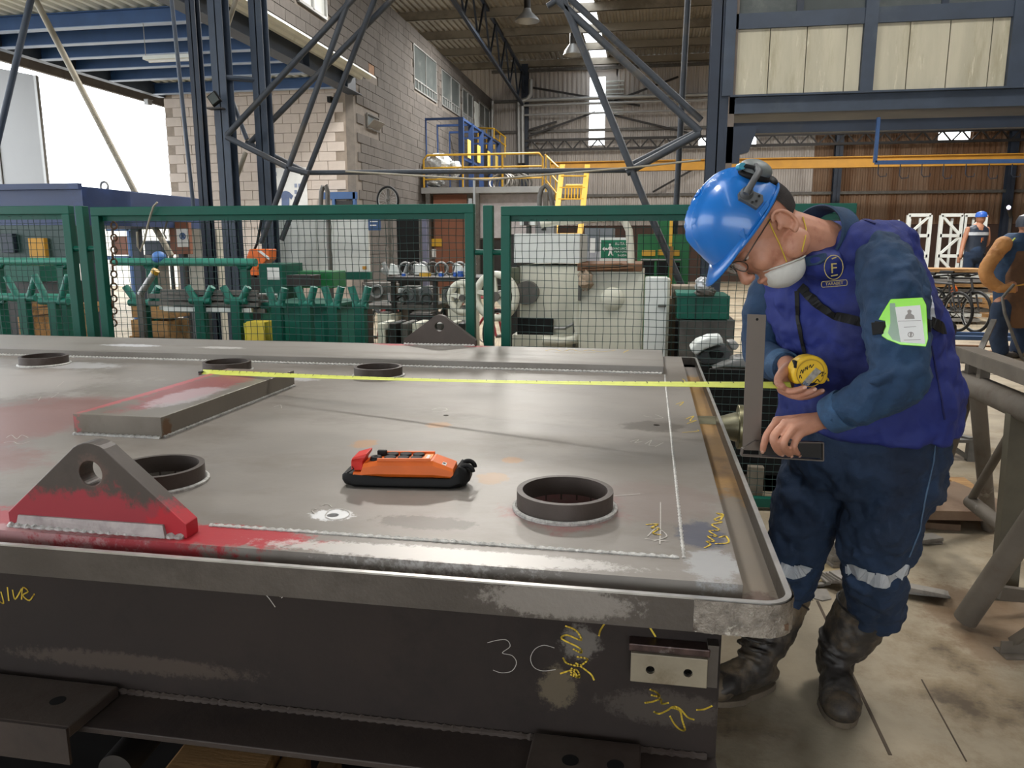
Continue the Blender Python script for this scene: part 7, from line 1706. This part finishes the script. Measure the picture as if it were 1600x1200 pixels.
bl.add(vs, [(i*5+j, i*5+j+1, (i+1)*5+j+1, (i+1)*5+j) for i in range(n) for j in range(4)])
bo_ = bl.build('blade', BLADE, tm, smooth=True, shift=False); so = bo_.modifiers.new('s', 'SOLIDIFY'); so.thickness = .0006
dk = MB()
for k in range(60):
    t = .02+k*.0162; p = e0+(e1-e0)*t-UP*(.010*math.sin(PI*t))
    tw = TWIST(t)
    wv = UP*math.cos(tw)+FV*math.sin(tw); dd = (e1-e0).normalized(); nn = dd.cross(wv).normalized(); 
    if nn.dot(EYE-p) < 0: nn = -nn
    a = p+wv*.0122+nn*.0012; b_ = p+wv*(.004 if k % 5 else -.002)+nn*.0032; bb_ = dd*.0012
    dk.add([a-bb_, a+bb_, b_+bb_, b_-bb_], [(0, 1, 2, 3)])
ob = dk.build('scale_marks', ink, tm, shift=False); ob['kind'] = 'stuff'
MB().box(e1-V((.008, .014, .003)), e1+V((.004, .014, .003))).build('end_hook', M['dark'], tm, shift=False)
MB().box(e1-V((.010, .012, .012)), e1+V((-.008, .012, .003))).build('hook_lip', M['galv'], tm, shift=False)
e2_ = Cp(1240, 600, 1.99)

# ---- two workers in the background
def far_worker():
    B = Cp(1515, 470, 15.6); g = V((B.x, B.y, .40)); T = thing('person', 'person in blue cap and navy vest seen from behind near the white lattice frames', 'person', tuple(g))
    def q(x, y, z): return g+RV*x+FV*y+UP*z
    o = MB().box(q(-.6, -.3, -.40), q(.6, .5, -.002)).build('timber_platform', M['wood'], None); tag(o, 'timber block platform the far worker stands on behind the stack', 'platform')
    b = MB(); b.sph(q(.05, 0, 1.53), (.085, .095, .115), 16, 12); limb(b, [q(.04, 0, 1.46), q(.03, .01, 1.36)], [.055, .06])
    limb(b, [q(.02, .02, .9), q(.02, .02, 1.1), q(.02, .02, 1.32)], [.12, .12, .13])
    limb(b, [q(-.17, .02, 1.32), q(-.26, -.02, 1.05), q(-.33, -.10, .84), q(-.35, -.12, .76)], [.052, .046, .036, .03]); 
    for k in range(4): limb(b, [q(-.34-.012*k, -.12+.015*k, .77), q(-.345-.012*k, -.12+.015*k, .70), q(-.34-.01*k, -.11+.015*k, .655)], [.010, .009, .008], 8)
    limb(b, [q(-.33, -.10, .78), q(-.31, -.12, .73), q(-.31, -.12, .70)], [.012, .010, .009], 8)
    limb(b, [q(.21, .02, 1.32), q(.27, .06, 1.05), q(.22, .22, .95)], [.052, .046, .036]); 
    for k in range(4): limb(b, [q(.22-.01*k, .22, .95+.012*k), q(.19-.01*k, .29, .95+.012*k), q(.16, .30, .94+.012*k)], [.011, .009, .008], 8)
    for s in (-1, 1): limb(b, [q(s*.09, .02, .88), q(s*.10, .03, .46), q(s*.10, .05, .08)], [.08, .06, .045])
    blob_build(b, 'body', SKIN2, T, .012, 2)
    v = MB(); v.loft([ell(None, q(.02, .02, z), RV, FV, UP, w, d, 20) for z, w, d in ((.84, .19, .14), (1.0, .19, .14), (1.2, .205, .145), (1.34, .20, .12), (1.41, .10, .08))]); vo = blob_build(v, 'vest', M['navy_dark'], T, .014, 3, .02, .12)
    MB().loft([ell(None, q(.02, .02, z), RV, FV, UP, .212, .152, 20) for z in (1.20, 1.26)]).build('reflective_band', REFL, T, smooth=True, shift=False)
    text_mesh('back_emblem', 'F', .13, tuple(q(.03, -.155, 1.10)), tuple(RV), (0, 0, 1), mat('orange_print', '#b8652c', .8), T, .002)
    t = MB(); limb(t, [q(0, .02, .90), q(0, .02, .80)], [.165, .16])
    for s in (-1, 1): limb(t, [q(s*.09, .02, .82), q(s*.10, .02, .48), q(s*.10, .04, .10)], [.105, .085, .075])
    blob_build(t, 'trousers', TROU, T, .014, 3, .02, .12)
    for s in (-1, 1): b = MB(); b.loft([ell(None, q(s*.10, y, .05), RV, UP, FV, .045, .048, 14) for y in (-.06, .05, .14, .2)]); b.build('boot', BOOT, T, smooth=True, shift=False)
    c = MB(); 
    c.loft([ell(None, q(.05, -.005, z), RV, FV, UP, w, w*1.08, 20) for z, w in ((1.555, .100), (1.60, .10), (1.645, .08), (1.67, .03))]); c.build('cap', M['blue_plastic'], T, smooth=True, shift=False)
    MB().loft([ell(None, q(.10+x, .0, 1.565), FV, UP, RV, w, .008, 12) for x, w in ((0, .08), (.06, .06), (.09, .02))]).build('peak', M['orange'], T, smooth=True, shift=False)
far_worker()
def welder():
    g = Cp(1575, 560, 9.6); g = V((g.x, g.y, 0)); T = thing('person', 'person in tan leather sleeves and brown apron leaning forward at right edge', 'person', tuple(g))
    TAN = mat('tan_leather', '#a87642', .75, 0, .15, 5, '#8c5c30', .56, .2, 30); APR = mat('brown_leather_apron', '#5c3f26', .8, 0, .15, 4, '#4a3220', .55, .15, 30)
    WY_ = 9.6
    def q(u, v, dy=0): return Cp(u, v, WY_+dy)
    b = MB(); hc = q(1606, 352, .0); b.sph(hc, (.10, .085, .12), 16, 12); limb(b, [hc-UP*.06, q(1590, 378)], [.06, .07])
    limb(b, [q(1573, 470), q(1580, 420), q(1588, 385)], [.13, .14, .12])
    limb(b, [q(1568, 385, -.16), q(1545, 425, -.22), q(1560, 448, -.3), q(1577, 447, -.34)], [.06, .05, .042, .035])
    limb(b, [q(1604, 390, .16), q(1620, 440, -.1), q(1610, 450, -.3)], [.06, .05, .04])
    for k in range(4): limb(b, [q(1577, 445+k*3, -.35), q(1584, 444+k*3, -.37), q(1589, 447+k*2.6, -.36)], [.016, .014, .012], 8)
    limb(b, [q(1576, 443, -.33), q(1583, 441, -.33), q(1588, 443, -.34)], [.017, .014, .012], 8)
    Lg = [(-1, 1558), (1, 1592)]
    for s, uu in Lg: limb(b, [q(uu+6, 475, .08*s), q(uu+2, 530, .08*s), V((q(uu, 560).x, q(uu, 560, .06*s).y, .08))], [.09, .065, .05])
    blob_build(b, 'body', SKIN2, T, .012, 2)
    s = MB(); s.loft([ell(None, q(uu, vv), RV, FV, UP, w, d, 24) for uu, vv, w, d in ((1577, 480, .17, .15), (1577, 440, .18, .16), (1580, 405, .20, .18), (1586, 378, .20, .17), (1592, 364, .12, .10))]); blob_build(s, 'blue_shirt', DENIM, T, .014, 3, .02, .12)
    s = MB(); limb(s, [q(1568, 382, -.15), q(1552, 402, -.20), q(1540, 424, -.24), q(1547, 440, -.28), q(1562, 449, -.32)], [.10, .085, .082, .078, .062], 20); blob_build(s, 'leather_sleeve', TAN, T, .010, 3, .02, .07)
    s = MB(); limb(s, [q(1562, 450, -.33), q(1574, 451, -.36)], [.062, .045], 16)
    for k in range(4): limb(s, [q(1574, 447+k*3, -.37), q(1583, 446+k*3, -.38), q(1586, 449+k*2.4, -.36)], [.020, .018, .015], 8)
    limb(s, [q(1574, 446, -.35), q(1582, 443, -.35)], [.019, .015], 8)
    blob_build(s, 'leather_glove', TAN, T, .007, 2, .008, .05)
    s = MB(); s.loft([ell(None, q(uu, vv, -.10), RV, FV, UP, w, .10, 20, 3) for uu, vv, w in ((1598, 512, .20), (1593, 470, .19), (1590, 430, .17), (1594, 392, .10))]); blob_build(s, 'apron', APR, T, .014, 3, .02, .12)
    s = MB()
    limb(s, [q(1577, 485), q(1577, 465)], [.16, .16])
    for sg_, uu in Lg: limb(s, [q(uu+7, 480, .08*sg_), q(uu+2, 525, .08*sg_), V((q(uu, 560).x, q(uu, 560, .06*sg_).y, .13))], [.12, .10, .095])
    blob_build(s, 'trousers', TROU, T, .014, 3, .02, .12)
    for sg_, uu in Lg:
        c = V((q(uu, 560).x, q(uu, 560, .06*sg_).y, .055)); MB().loft([ell(None, c+RV*x, FV, UP, RV, .05, hh, 14) for x, hh in ((-.08, .05), (0, .055), (.1, .045), (.19, .035))]).build('boot', BOOT, T, smooth=True, shift=False)
    MB().loft([ell(None, hc+UP*z, RV, FV, UP, w, w, 20) for z, w in ((-.02, .12), (.05, .125), (.11, .10), (.145, .03))]).build('head_cover', M['navy_dark'], T, smooth=True, shift=False)
    MB().sph(hc+vxyz(.05, -.05, -.07), (.07, .06, .05), 14, 10).build('respirator', M['rubber_grey'], T, smooth=True, shift=False)
    MB().tube([q(1586, 372, -.15), q(1575, 385, -.2), q(1562, 400, -.24)], .008, 8).build('lime_strap', mat('lime_strap', '#b8c83a', .6), T, smooth=True, shift=False)
    h_ = thing('welding_hose', 'grey hose hanging from the leaning worker to the floor', 'hose', tuple(q(1580, 560)))
    MB().tube([q(1584, 445, -.42), q(1575, 455, -.44), q(1566, 465, -.45), q(1570, 490, -.5), q(1583, 525, -.5), q(1597, 560, -.5), V((q(1605, 590, -.5).x, q(1605, 590, -.5).y, .03))], .018, 10).build('hose', M['galv_dark'], h_, smooth=True, shift=False)
    h2 = thing('torch_rod', 'short brass rod in the leather glove', 'rod', tuple(q(1590, 445, -.38)))
    MB().tube([q(1582, 447, -.39), q(1612, 443, -.42)], .009, 10).build('rod', M['yellow_crane'], h2, smooth=True, shift=False)
    o = MB().bar(q(1553, 500, -.5), V((q(1520, 560, -1).x, q(1520, 560, -1).y, .02)), .06, .03).build('leaning_bar', M['galv_dark'], None); tag(o, 'flat grey bar leaning beside the leaning worker', 'bar')
welder()
